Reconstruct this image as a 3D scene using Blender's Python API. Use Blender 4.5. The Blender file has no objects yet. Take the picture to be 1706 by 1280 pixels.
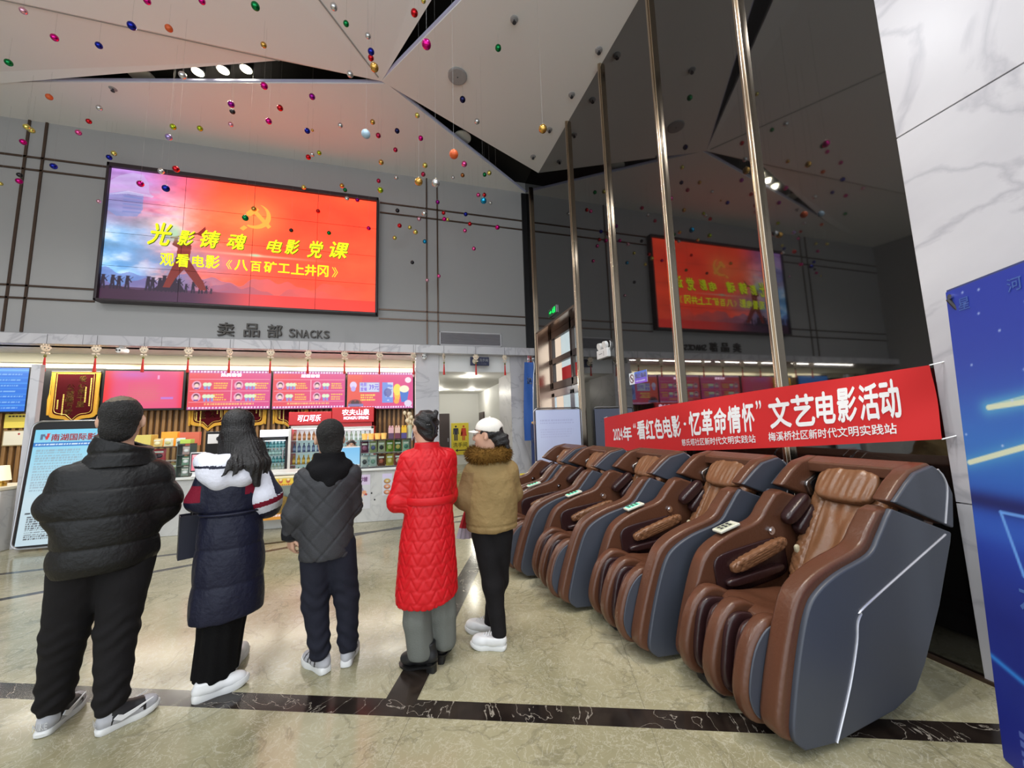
import bpy, bmesh, math, random
import numpy as np
from mathutils import Vector, Matrix, Euler

random.seed(7)
RNG = np.random.default_rng(11)
PI = math.pi
scene = bpy.context.scene
COL = scene.collection

# ------------------------------------------------------------------ camera
F_PX, PITCH, ROLL, YAW, CAM_H = 607.354, 0.1133657, -0.0306837, 0.2779232, 1.53
def cam_matrix():
    cp, sp, cy, sy = math.cos(PITCH), math.sin(PITCH), math.cos(YAW), math.sin(YAW)
    f = Vector((sy*cp, cy*cp, sp)); r0 = Vector((cy, -sy, 0)); u0 = r0.cross(f)
    r = math.cos(ROLL)*r0 + math.sin(ROLL)*u0
    u = -math.sin(ROLL)*r0 + math.cos(ROLL)*u0
    m = Matrix((( r.x, u.x, -f.x, 0), (r.y, u.y, -f.y, 0), (r.z, u.z, -f.z, CAM_H), (0, 0, 0, 1)))
    return m
cam_data = bpy.data.cameras.new('camera')
cam_data.sensor_width = 36.0
cam_data.lens = F_PX/1706*36.0
cam_data.clip_start = 0.05
cam_data.clip_end = 200
cam = bpy.data.objects.new('camera', cam_data)
COL.objects.link(cam)
cam.matrix_world = cam_matrix()
scene.camera = cam

# ------------------------------------------------------------------ world, lights, exposure
scene.view_settings.view_transform = 'Standard'
scene.view_settings.look = 'None'
scene.view_settings.exposure = 0.0
scene.view_settings.gamma = 1.0
scene.view_settings.use_curve_mapping = False
scene.cycles.max_bounces = 7
scene.cycles.diffuse_bounces = 4
scene.cycles.glossy_bounces = 4
scene.cycles.sample_clamp_indirect = 6.0
world = bpy.data.worlds.new('world')
scene.world = world
world.use_nodes = True
wn = world.node_tree.nodes['Background']
wn.inputs['Color'].default_value = (0.86, 0.93, 1.0, 1)
wn.inputs['Strength'].default_value = 2.2

def lamp(name, kind, loc, power, color=(1, 1, 1), radius=0.15, angle=2.6, blend=0.6, direction=(0, 0, -1), size=None):
    d = bpy.data.lights.new(name, kind)
    d.energy = power
    d.color = color
    if kind == 'SPOT':
        d.spot_size = angle; d.spot_blend = blend; d.shadow_soft_size = radius
    elif kind == 'POINT':
        d.shadow_soft_size = radius
    o = bpy.data.objects.new(name, d)
    o.location = loc
    o.rotation_euler = Vector(direction).to_track_quat('-Z', 'Y').to_euler()
    COL.objects.link(o)
    return o
WARM = (1.0, 0.90, 0.76)
# added fill spots high over the lobby, without fixtures, outside the mirror's view
for lx, ly, p in ((-6, 1.5, 620), (-2.5, 0.2, 620), (-4.5, 4.3, 480), (-1.2, 2.9, 440), (0.9, 1.6, 400), (1.4, 1.5, 420), (0.5, -1.6, 520), (-7.5, 5.0, 380)):
    lamp('lobby_fill_spot', 'SPOT', (lx, ly, 7.2), p*0.5, (0.96, 0.98, 1.0), 0.06)
# row of warm downlights along the glossy wall, above the massage chairs
for ly, dy in ((0.9, 0.02), (1.8, 0.03), (2.7, 0.05), (3.2, 0.16)):
    lamp('wall_spot', 'SPOT', (2.5, ly, 7.2), 190, (1.0, 0.84, 0.66), 0.05, 0.7, 0.6, (-0.06, dy, -1))

# ------------------------------------------------------------------ materials
def lin(c):
    c = c/255.0
    return c/12.92 if c <= 0.04045 else ((c+0.055)/1.055)**2.4
def L3(rgb):
    return tuple(lin(x) for x in rgb)
MATS = {}
def mat(name, rgb=(128, 128, 128), rough=0.5, metal=0.0, noise=None, bump=None, emit=None, estr=1.0,
        coat=0.0, spec=None, alpha=None, transmission=0.0, sheen=0.0, ior=None, fur=None):
    """principled material; noise=(scale, amount[, rgb2]) mottles the colour, bump=(scale, strength)"""
    if name in MATS: return MATS[name]
    m = bpy.data.materials.new(name); m.use_nodes = True
    nt = m.node_tree; b = nt.nodes['Principled BSDF']
    c = L3(rgb)+(1,)
    b.inputs['Base Color'].default_value = c
    b.inputs['Roughness'].default_value = rough
    b.inputs['Metallic'].default_value = metal
    if coat: b.inputs['Coat Weight'].default_value = coat
    if spec is not None: b.inputs['Specular IOR Level'].default_value = spec
    if ior: b.inputs['IOR'].default_value = ior
    if transmission: b.inputs['Transmission Weight'].default_value = transmission
    if sheen: b.inputs['Sheen Weight'].default_value = sheen
    if alpha is not None: b.inputs['Alpha'].default_value = alpha
    if emit is not None:
        b.inputs['Emission Color'].default_value = L3(emit)+(1,)
        b.inputs['Emission Strength'].default_value = estr
    if noise or bump:
        tc = nt.nodes.new('ShaderNodeTexCoord')
    if noise:
        n = nt.nodes.new('ShaderNodeTexNoise'); n.inputs['Scale'].default_value = noise[0]; n.inputs['Detail'].default_value = 5
        nt.links.new(tc.outputs['Object'], n.inputs['Vector'])
        mx = nt.nodes.new('ShaderNodeMix'); mx.data_type = 'RGBA'
        c2 = L3(noise[2])+(1,) if len(noise) > 2 else tuple(x*(1-noise[1]) for x in c[:3])+(1,)
        mx.inputs[6].default_value = c; mx.inputs[7].default_value = c2
        nt.links.new(n.outputs['Fac'], mx.inputs[0]); nt.links.new(mx.outputs[2], b.inputs['Base Color'])
    if bump:
        n = nt.nodes.new('ShaderNodeTexNoise'); n.inputs['Scale'].default_value = bump[0]; n.inputs['Detail'].default_value = 6
        nt.links.new(tc.outputs['Object'], n.inputs['Vector'])
        bp = nt.nodes.new('ShaderNodeBump'); bp.inputs['Strength'].default_value = bump[1]; bp.inputs['Distance'].default_value = 0.02
        nt.links.new(n.outputs['Fac'], bp.inputs['Height']); nt.links.new(bp.outputs['Normal'], b.inputs['Normal'])
    MATS[name] = m
    return m
def attr_mat(name, emit=0.0, rough=0.5):
    """material reading the per-vertex picture colours of a screen or a printed sheet"""
    if name in MATS: return MATS[name]
    m = bpy.data.materials.new(name); m.use_nodes = True
    nt = m.node_tree; b = nt.nodes['Principled BSDF']
    a = nt.nodes.new('ShaderNodeVertexColor'); a.layer_name = 'picture'
    b.inputs['Roughness'].default_value = rough
    if emit:
        b.inputs['Base Color'].default_value = (0.01, 0.01, 0.01, 1)
        nt.links.new(a.outputs['Color'], b.inputs['Emission Color'])
        b.inputs['Emission Strength'].default_value = emit
    else:
        nt.links.new(a.outputs['Color'], b.inputs['Base Color'])
    MATS[name] = m
    return m

# ------------------------------------------------------------------ object helpers
def thing(name, label, cat, loc=(0, 0, 0), rz=0.0, group=None):
    o = bpy.data.objects.new(name, None)
    o.empty_display_size = 0.1
    o.location = loc; o.rotation_euler = (0, 0, rz)
    o['label'] = label; o['category'] = cat
    if group: o['group'] = group
    COL.objects.link(o)
    return o
def tag(o, label, cat, group=None, kind=None):
    o['label'] = label; o['category'] = cat
    if group: o['group'] = group
    if kind: o['kind'] = kind
    return o
def struct(o):
    o['kind'] = 'structure'
    return o
def link(name, me, parent=None, loc=None, rot=None):
    o = bpy.data.objects.new(name, me)
    if parent: o.parent = parent
    if loc is not None: o.location = loc
    if rot is not None: o.rotation_euler = rot
    COL.objects.link(o)
    return o
def copy_tree(o, parent=None):
    c = o.copy(); COL.objects.link(c)
    if parent: c.parent = parent
    for ch in list(o.children): copy_tree(ch, c)
    return c

class MB:
    def __init__(s): s.v = []; s.f = []; s.m = []
    def add(s, vs, fs, mi=0):
        k = len(s.v); s.v += [tuple(p) for p in vs]
        s.f += [tuple(i+k for i in f) for f in fs]; s.m += [mi]*len(fs)
        return s
    def box(s, x0, x1, y0, y1, z0, z1, mi=0):
        v = [(x, y, z) for z in (z0, z1) for y in (y0, y1) for x in (x0, x1)]
        return s.add(v, [(0, 2, 3, 1), (4, 5, 7, 6), (0, 1, 5, 4), (2, 6, 7, 3), (0, 4, 6, 2), (1, 3, 7, 5)], mi)
    def prism(s, poly, a, b, axis='y', mi=0):
        """poly (p, q) extruded along axis; axis y: (p, q)=(x, z); x: (y, z); z: (x, y)"""
        n = len(poly)
        def pt(p, q, t): return {'y': (p, t, q), 'x': (t, p, q), 'z': (p, q, t)}[axis]
        v = [pt(p, q, a) for p, q in poly]+[pt(p, q, b) for p, q in poly]
        f = [tuple(range(n)), tuple(range(2*n-1, n-1, -1))]+[(i, i+n, (i+1) % n+n, (i+1) % n) for i in range(n)]
        return s.add(v, f, mi)
    def tube(s, path, r, n=8, mi=0, closed=False, caps=True):
        P = [Vector(p) for p in path]; k = len(P); rings = []
        R = r if isinstance(r, (list, tuple)) else [r]*k
        ref = None
        for i in range(k):
            if closed: t = P[(i+1) % k]-P[i-1]
            else: t = P[min(i+1, k-1)]-P[max(i-1, 0)]
            t.normalize()
            if ref is None:
                ref = t.orthogonal().normalized()
            else:
                ref = (ref-t*ref.dot(t)).normalized()
            bi = t.cross(ref)
            rings.append([P[i]+(ref*math.cos(2*PI*j/n)+bi*math.sin(2*PI*j/n))*R[i] for j in range(n)])
        return s.loft(rings, mi, caps and not closed, closed)
    def loft(s, rings, mi=0, caps=True, closed=False):
        n = len(rings[0]); k = len(rings)
        v = [p for r in rings for p in r]; f = []
        for i in range(k if closed else k-1):
            a, b = i*n, ((i+1) % k)*n
            for j in range(n): f.append((a+j, a+(j+1) % n, b+(j+1) % n, b+j))
        if caps:
            f.append(tuple(range(n-1, -1, -1))); f.append(tuple(range((k-1)*n, k*n)))
        return s.add(v, f, mi)
    def lathe(s, prof, n=16, c=(0, 0, 0), mi=0, caps=True):
        rings = [[(c[0]+r*math.cos(2*PI*j/n), c[1]+r*math.sin(2*PI*j/n), c[2]+z) for j in range(n)] for r, z in prof]
        return s.loft(rings, mi, caps)
    def ball(s, c, r, n=12, m=8, mi=0):
        rx, ry, rz = r if isinstance(r, (list, tuple)) else (r, r, r)
        rings = []
        for i in range(m+1):
            a = -PI/2+PI*max(0.02, min(0.98, i/m))
            rings.append([(c[0]+rx*math.cos(a)*math.cos(2*PI*j/n), c[1]+ry*math.cos(a)*math.sin(2*PI*j/n), c[2]+rz*math.sin(a)) for j in range(n)])
        return s.loft(rings, mi)
    def grid(s, fn, nu, nv, mi=0):
        v = [fn(i/(nu-1), j/(nv-1)) for j in range(nv) for i in range(nu)]
        return s.add(v, [(j*nu+i, j*nu+i+1, (j+1)*nu+i+1, (j+1)*nu+i) for j in range(nv-1) for i in range(nu-1)], mi)
    def mesh(s, name, mats, smooth=False, auto=None):
        me = bpy.data.meshes.new(name); me.from_pydata(s.v, [], s.f)
        for m in (mats if isinstance(mats, (list, tuple)) else [mats]): me.materials.append(m)
        if len(me.materials) > 1: me.polygons.foreach_set('material_index', s.m)
        bm = bmesh.new(); bm.from_mesh(me); bmesh.ops.recalc_face_normals(bm, faces=bm.faces); bm.to_mesh(me); bm.free()
        if smooth: me.polygons.foreach_set('use_smooth', [True]*len(me.polygons))
        if auto: me.set_sharp_from_angle(angle=auto)
        me.update()
        return me
    def build(s, name, mats, parent=None, smooth=False, bevel=0.0, seg=2, sub=0, auto=None, loc=None, rot=None):
        if smooth and auto is None and not sub: auto = 0.7
        me = s.mesh(name, mats, smooth or bevel > 0, auto if not bevel else None)
        o = link(name, me, parent, loc, rot)
        if bevel:
            m = o.modifiers.new('bevel', 'BEVEL'); m.width = bevel; m.segments = seg; m.limit_method = 'ANGLE'; m.angle_limit = 0.6
            m.harden_normals = False
            wn_ = o.modifiers.new('wn', 'WEIGHTED_NORMAL'); wn_.keep_sharp = True
        if sub:
            m = o.modifiers.new('sub', 'SUBSURF'); m.levels = sub; m.render_levels = sub
        return o
def rrect(w, h, r, n=4, cx=0, cy=0):
    p = []
    for sx, sy, a0 in ((1, 1, 0), (-1, 1, PI/2), (-1, -1, PI), (1, -1, 3*PI/2)):
        for i in range(n+1):
            a = a0+PI/2*i/n
            p.append((cx+sx*(w/2-r)+r*math.cos(a), cy+sy*(h/2-r)+r*math.sin(a)))
    return p
def smooth_path(pts, k=6, closed=False):
    P = [np.array(p, float) for p in pts]; n = len(P); out = []
    rng = range(n) if closed else range(n-1)
    for i in rng:
        p0 = P[i-1] if (i > 0 or closed) else P[i]; p1 = P[i]; p2 = P[(i+1) % n]
        p3 = P[(i+2) % n] if (closed or i+2 < n) else P[(i+1) % n]
        for j in range(k):
            t = j/k
            out.append(tuple(0.5*((2*p1)+(-p0+p2)*t+(2*p0-5*p1+4*p2-p3)*t*t+(-p0+3*p1-3*p2+p3)*t**3)))
    if not closed: out.append(tuple(P[-1]))
    return out

# ------------------------------------------------------------------ writing
_TXT = {}
def text_unit(s, bold=0.0, shear=0.0, vertical=False, spacing=1.0):
    key = (s, bold, shear, vertical, spacing)
    if key in _TXT: return _TXT[key]
    cu = bpy.data.curves.new('t', 'FONT')
    cu.body = '\n'.join(s) if vertical else s
    cu.size = 1.0; cu.offset = bold; cu.shear = shear; cu.resolution_u = 3; cu.space_character = spacing
    cu.align_x = 'CENTER' if vertical else 'LEFT'
    o = bpy.data.objects.new('t', cu); COL.objects.link(o)
    dg = bpy.context.evaluated_depsgraph_get()
    me = bpy.data.meshes.new_from_object(o.evaluated_get(dg))
    n = len(me.vertices); v = np.zeros(n*3); me.vertices.foreach_get('co', v); v = v.reshape(-1, 3)[:, :2]
    fs = [tuple(p.vertices) for p in me.polygons]
    bpy.data.objects.remove(o); bpy.data.curves.remove(cu); bpy.data.meshes.remove(me)
    lo, hi = v.min(0), v.max(0)
    _TXT[key] = ((v-lo)/(hi-lo), fs, (hi-lo)[0]/(hi-lo)[1])
    return _TXT[key]
def text_on(mb, s, x0, x1, y0, y1, fn, bold=0.0, shear=0.0, vertical=False, mi=0, fit=True, spacing=1.0):
    """write s into the rectangle, fn maps (x, y) to a point of the surface"""
    v, f, asp = text_unit(s, 0.0, shear, vertical, spacing)
    if not fit:
        w = (y1-y0)*asp
        if w < (x1-x0): cx = (x0+x1)/2; x0, x1 = cx-w/2, cx+w/2
    bx, by = bold*(x1-x0)*.5/max(1, len(s) if not vertical else 1), bold*(y1-y0)*.5/max(1, len(s) if vertical else 1)
    for dx, dy in (((0, 0),) if not bold else ((-bx, 0), (bx, 0), (0, by), (0, -by))):
        mb.add([fn(x0+(x1-x0)*p[0]+dx, y0+(y1-y0)*p[1]+dy) for p in v], f, mi)
    return mb

# ------------------------------------------------------------------ painted pictures (screens, prints)
class Canvas:
    def __init__(s, w, h, rgb=(255, 255, 255)):
        s.w, s.h = w, h
        s.a = np.zeros((h, w, 3)); s.a[:] = rgb
        s.y, s.x = np.mgrid[0:h, 0:w]
        s.x = (s.x+0.5)/w; s.y = (s.y+0.5)/h      # 0..1, y downward
    def put(s, mask, rgb, al=1.0):
        m = (mask.astype(float)*al)[..., None]
        s.a = s.a*(1-m)+np.array(rgb, float)*m
    def rect(s, x0, y0, x1, y1, rgb, al=1.0): s.put((s.x >= x0) & (s.x < x1) & (s.y >= y0) & (s.y < y1), rgb, al)
    def ell(s, cx, cy, rx, ry, rgb, al=1.0, soft=False):
        d = ((s.x-cx)/rx)**2+((s.y-cy)/ry)**2
        s.put(np.exp(-d*1.5) if soft else np.clip((1-np.sqrt(d))*min(rx*s.w, ry*s.h)+.5, 0, 1), rgb, al)
    def poly(s, pts, rgb, al=1.0):
        ins = np.zeros_like(s.x, bool); n = len(pts)
        for i in range(n):
            (xa, ya), (xb, yb) = pts[i], pts[i-1]
            if ya == yb: continue
            ins ^= ((ya > s.y) != (yb > s.y)) & (s.x < (xb-xa)*(s.y-ya)/(yb-ya)+xa)
        s.put(ins, rgb, al)
    def line(s, p, q, w, rgb, al=1.0, soft=False):
        asp = s.w/s.h
        px, py = (s.x-p[0])*asp, s.y-p[1]; dx, dy = (q[0]-p[0])*asp, q[1]-p[1]
        t = np.clip((px*dx+py*dy)/(dx*dx+dy*dy+1e-12), 0, 1)
        d = np.hypot(px-t*dx, py-t*dy)
        s.put(np.exp(-(d/w)**2) if soft else np.clip((w-d)*s.h+.5, 0, 1), rgb, al)
    def noise(s, scale, seed=0, oct=4):
        r = np.random.default_rng(seed); out = np.zeros((s.h, s.w)); amp = 1.0; tot = 0
        for o in range(oct):
            n = int(scale*2**o)+2
            g = r.random((n, n)); fx = s.x*(n-1.001); fy = s.y*(n-1.001)
            i, j = fx.astype(int), fy.astype(int); u, v = fx-i, fy-j
            u = u*u*(3-2*u); v = v*v*(3-2*v)
            out += amp*((g[j, i]*(1-u)+g[j, i+1]*u)*(1-v)+(g[j+1, i]*(1-u)+g[j+1, i+1]*u)*v); tot += amp; amp *= 0.5
        return out/tot
    def textlines(s, x0, y0, x1, y1, n, rgb, seed=0, fill=0.8, al=1.0):
        """rows of small blocks that read as body text too small to make out"""
        r = np.random.default_rng(seed); h = (y1-y0)/n
        for i in range(n):
            x = x0; end = x0+(x1-x0)*(fill+(1-fill)*r.random())
            while x < end:
                w = h*0.6*(0.6+0.7*r.random())*s.h/s.w
                s.rect(x, y0+i*h+h*0.15, min(x+w, end), y0+i*h+h*0.75, rgb, al); x += w*1.35
def picture(name, cv, w, h, m, parent=None, fn=None, sub=None, loc=None, rot=None, boost=0.0):
    """a sheet carrying a canvas: fn maps (u, v) in metres to a point; default stands in local XZ facing -Y"""
    a = cv.a if sub is None else cv.a[sub[0]:sub[1], sub[2]:sub[3]]
    H, W = a.shape[:2]
    us = np.linspace(0, w, W); vs = np.linspace(h, 0, H)
    U, V = np.meshgrid(us, vs)
    if fn is None: P = np.stack([U, np.zeros_like(U), V], -1).reshape(-1, 3)
    else: P = np.array([fn(u, v) for u, v in zip(U.ravel(), V.ravel())], float)
    idx = np.arange(W*H).reshape(H, W)
    F = np.stack([idx[1:, :-1], idx[1:, 1:], idx[:-1, 1:], idx[:-1, :-1]], -1).reshape(-1, 4)
    me = bpy.data.meshes.new(name)
    me.vertices.add(len(P)); me.vertices.foreach_set('co', P.ravel())
    me.loops.add(len(F)*4); me.loops.foreach_set('vertex_index', F.ravel())
    me.polygons.add(len(F)); me.polygons.foreach_set('loop_start', np.arange(len(F))*4)
    me.update(calc_edges=True)
    ca = me.color_attributes.new('picture', 'FLOAT_COLOR', 'POINT')
    c = a.reshape(-1, 3)/255.0
    c = np.where(c <= 0.04045, c/12.92, ((np.maximum(c, 0)+0.055)/1.055)**2.4)
    c[:, 0] *= 1+boost*np.clip((c[:, 0]-np.maximum(c[:, 1], c[:, 2]))*1.4, 0, 1)
    ca.data.foreach_set('color', np.concatenate([c, np.ones((len(c), 1))], 1).ravel())
    me.materials.append(m)
    return link(name, me, parent, loc, rot)

# ------------------------------------------------------------------ implicit surfaces for bodies and soft goods
class SDF:
    def __init__(s, lo, hi, h):
        s.lo = np.array(lo, float); s.h = h
        s.n = np.ceil((np.array(hi)-s.lo)/h).astype(int)+1
        s.f = np.full(s.n, 0.5, np.float32)
        s.ax = [s.lo[i]+h*np.arange(s.n[i], dtype=np.float32) for i in range(3)]
    def _blk(s, lo, hi):
        a = np.clip(np.floor((np.array(lo)-s.lo)/s.h).astype(int), 0, s.n-1)
        b = np.clip(np.ceil((np.array(hi)-s.lo)/s.h).astype(int)+1, 1, s.n)
        sl = tuple(slice(a[i], b[i]) for i in range(3))
        g = np.meshgrid(*[s.ax[i][sl[i]] for i in range(3)], indexing='ij', sparse=True)
        return sl, g
    def _mix(s, sl, d, k, op):
        f = s.f[sl]
        if op == 'add':
            if k <= 0: s.f[sl] = np.minimum(f, d)
            else:
                hh = np.maximum(k-np.abs(f-d), 0)/k
                s.f[sl] = np.minimum(f, d)-hh*hh*k*0.25
        else:
            d = -d
            if k <= 0: s.f[sl] = np.maximum(f, d)
            else:
                hh = np.maximum(k-np.abs(f-d), 0)/k
                s.f[sl] = np.maximum(f, d)+hh*hh*k*0.25
    def cap(s, a, b, ra, rb=None, k=0.02, sq=(1, 1, 1), op='add'):
        """tapered capsule; sq scales the section (values above 1 flatten along that axis)"""
        rb = ra if rb is None else rb
        a = np.array(a, float); b = np.array(b, float); m = max(ra, rb)/min(sq)+k+4*s.h
        sl, g = s._blk(np.minimum(a, b)-m, np.maximum(a, b)+m)
        q = [(g[i]-a[i])*sq[i] for i in range(3)]; ab = (b-a)*np.array(sq)
        t = np.clip((q[0]*ab[0]+q[1]*ab[1]+q[2]*ab[2])/max(ab @ ab, 1e-9), 0, 1)
        d = np.sqrt((q[0]-t*ab[0])**2+(q[1]-t*ab[1])**2+(q[2]-t*ab[2])**2)-(ra+(rb-ra)*t)
        s._mix(sl, d/max(sq), k, op); return s
    def ell(s, c, r, k=0.02, rot=None, op='add'):
        c = np.array(c, float); r = np.array(r, float); m = r.max()+k+4*s.h
        sl, g = s._blk(c-m, c+m)
        q = [g[i]-c[i] for i in range(3)]
        if rot is not None:
            R = np.array(rot)
            q = [R[0][i]*q[0]+R[1][i]*q[1]+R[2][i]*q[2] for i in range(3)]
        l = np.sqrt((q[0]/r[0])**2+(q[1]/r[1])**2+(q[2]/r[2])**2)
        s._mix(sl, (l-1)*r.min(), k, op); return s
    def chain(s, pts, k=0.02, sq=(1, 1, 1)):
        for (a, ra), (b, rb) in zip(pts[:-1], pts[1:]): s.cap(a, b, ra, rb, k, sq)
        return s
    def cut(s, n, off, k=0.0):
        """keep the side where n.p < off"""
        g = np.meshgrid(*s.ax, indexing='ij', sparse=True)
        d = g[0]*n[0]+g[1]*n[1]+g[2]*n[2]-off
        f = s.f
        if k > 0:
            hh = np.maximum(k-np.abs(f-d), 0)/k; s.f = np.maximum(f, d)+hh*hh*k*0.25
        else: s.f = np.maximum(f, d)
        return s
    def mesh(s):
        f = s.f.copy()
        f[0] = f[-1] = 0.5; f[:, 0] = f[:, -1] = 0.5; f[:, :, 0] = f[:, :, -1] = 0.5
        n = np.array(f.shape)-1
        ins = f < 0
        P = np.zeros((*n, 3), np.float32); C = np.zeros(n, np.int8)
        rg = [(0, 1)]*3
        for ax in range(3):
            o = [a for a in range(3) if a != ax]
            for i in (0, 1):
                for j in (0, 1):
                    st = [0, 0, 0]; st[o[0]] = i; st[o[1]] = j
                    en = list(st); en[ax] = 1
                    A = f[st[0]:st[0]+n[0], st[1]:st[1]+n[1], st[2]:st[2]+n[2]]
                    B = f[en[0]:en[0]+n[0], en[1]:en[1]+n[1], en[2]:en[2]+n[2]]
                    cr = (A < 0) != (B < 0)
                    t = np.where(cr, A/(np.where(cr, A-B, 1)), 0)
                    C += cr
                    for q in range(3):
                        P[..., q] += np.where(cr, t if q == ax else st[q], 0)
        act = C > 0
        idx = np.full(tuple(n), -1, np.int64); idx[act] = np.arange(act.sum())
        V = P[act]/C[act][:, None]+np.argwhere(act)
        V = V*s.h+s.lo
        Q = []
        for ax in range(3):
            o = [a for a in range(3) if a != ax]
            sl0 = [slice(1, n[i]) for i in range(3)]; sl0[ax] = slice(0, n[ax])
            sl1 = list(sl0); sl1[ax] = slice(1, n[ax]+1)
            A = ins[tuple(sl0)]; B = ins[tuple(sl1)]
            e = np.argwhere(A != B)
            if not len(e): continue
            flip = A[tuple(e.T)]
            c = e.copy()
            for a in o: c[:, a] += 1
            def cell(d0, d1):
                k = c.copy(); k[:, o[0]] -= d0; k[:, o[1]] -= d1
                return idx[tuple(k.T)]
            q = np.stack([cell(1, 1), cell(0, 1), cell(0, 0), cell(1, 0)], 1)
            if ax == 1: q = q[:, ::-1]
            q[~flip] = q[~flip][:, ::-1]
            Q.append(q)
        Q = np.concatenate(Q)
        return V.astype(np.float64), Q
def vnormals(V, Q):
    a, b, c, d = (V[Q[:, i]] for i in range(4))
    fn = np.cross(c-a, d-b); N = np.zeros_like(V)
    for i in range(4): np.add.at(N, Q[:, i], fn)
    return N/(np.linalg.norm(N, axis=1, keepdims=True)+1e-12)
def relax(V, Q, it=2, w=0.5):
    for _ in range(it):
        S = np.zeros_like(V); C = np.zeros(len(V))
        for i in range(4):
            for j in ((i+1) % 4, (i-1) % 4):
                np.add.at(S, Q[:, i], V[Q[:, j]]); np.add.at(C, Q[:, i], 1)
        V = V*(1-w)+w*S/np.maximum(C, 1)[:, None]
    return V
def np_mesh(name, V, Q, mats, mi=None, smooth=True):
    me = bpy.data.meshes.new(name)
    k = Q.shape[1]
    me.vertices.add(len(V)); me.vertices.foreach_set('co', V.ravel())
    me.loops.add(len(Q)*k); me.loops.foreach_set('vertex_index', Q.ravel())
    me.polygons.add(len(Q)); me.polygons.foreach_set('loop_start', np.arange(len(Q))*k)
    if mi is not None: me.polygons.foreach_set('material_index', mi.astype(np.int32))
    me.polygons.foreach_set('use_smooth', np.full(len(Q), smooth))
    for m in (mats if isinstance(mats, (list, tuple)) else [mats]): me.materials.append(m)
    me.update(calc_edges=True)
    return me
def soft(name, sdf, m, parent, disp=None, colour=None, it=2, loc=None):
    """mesh an implicit shape, smooth it, push it along its normals by disp(V, N), colour faces by colour(C)"""
    V, Q = sdf.mesh(); V = relax(V, Q, it)
    if disp is not None:
        N = vnormals(V, Q); V = V+N*np.asarray(disp(V, N))[:, None]
    mi = None
    if colour is not None: mi = colour(V[Q].mean(1))
    return link(name, np_mesh(name, V, Q, m, mi), parent, loc)
def vnoise(P, scale, seed=0):
    """cheap smooth noise from a few sines"""
    r = np.random.default_rng(seed); out = 0
    for _ in range(6):
        d = r.normal(size=3); d /= np.linalg.norm(d)
        out = out+np.sin((P @ d)*scale*(0.6+r.random())+r.random()*6.28)
    return out/6
# ================================================================== setting
XR = 3.17          # plane of the glossy black wall
YB = 9.12          # plane of the grey wall carrying the video wall
def nlink(nt, a, b): nt.links.new(a, b)
def marble_mat(name, base, dark, vein, scale=1.0, rough=0.25, vein_amt=0.6):
    m = bpy.data.materials.new(name); m.use_nodes = True
    nt = m.node_tree; N = nt.nodes; b = N['Principled BSDF']; b.inputs['Roughness'].default_value = rough
    tc = N.new('ShaderNodeTexCoord')
    n1 = N.new('ShaderNodeTexNoise'); n1.inputs['Scale'].default_value = 0.7*scale; n1.inputs['Detail'].default_value = 7; n1.inputs['Distortion'].default_value = 1.2
    n2 = N.new('ShaderNodeTexNoise'); n2.inputs['Scale'].default_value = 1.1*scale; n2.inputs['Detail'].default_value = 9; n2.inputs['Distortion'].default_value = 2.5
    for n in (n1, n2): nlink(nt, tc.outputs['Object'], n.inputs['Vector'])
    r1 = N.new('ShaderNodeValToRGB'); r1.color_ramp.elements[0].position = 0.35; r1.color_ramp.elements[1].position = 0.65
    r1.color_ramp.elements[0].color = L3(dark)+(1,); r1.color_ramp.elements[1].color = L3(base)+(1,)
    nlink(nt, n1.outputs['Fac'], r1.inputs['Fac'])
    r2 = N.new('ShaderNodeValToRGB'); e = r2.color_ramp.elements
    e[0].position = 0.47; e[0].color = (0, 0, 0, 1); e[1].position = 0.5; e[1].color = (1, 1, 1, 1)
    e2 = e.new(0.53); e2.color = (0, 0, 0, 1)
    nlink(nt, n2.outputs['Fac'], r2.inputs['Fac'])
    mu = N.new('ShaderNodeMath'); mu.operation = 'MULTIPLY'; mu.inputs[1].default_value = vein_amt
    nlink(nt, r2.outputs['Color'], mu.inputs[0])
    mx = N.new('ShaderNodeMix'); mx.data_type = 'RGBA'; mx.inputs[7].default_value = L3(vein)+(1,)
    nlink(nt, mu.outputs[0], mx.inputs[0]); nlink(nt, r1.outputs['Color'], mx.inputs[6]); nlink(nt, mx.outputs[2], b.inputs['Base Color'])
    MATS[name] = m
    return m
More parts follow.
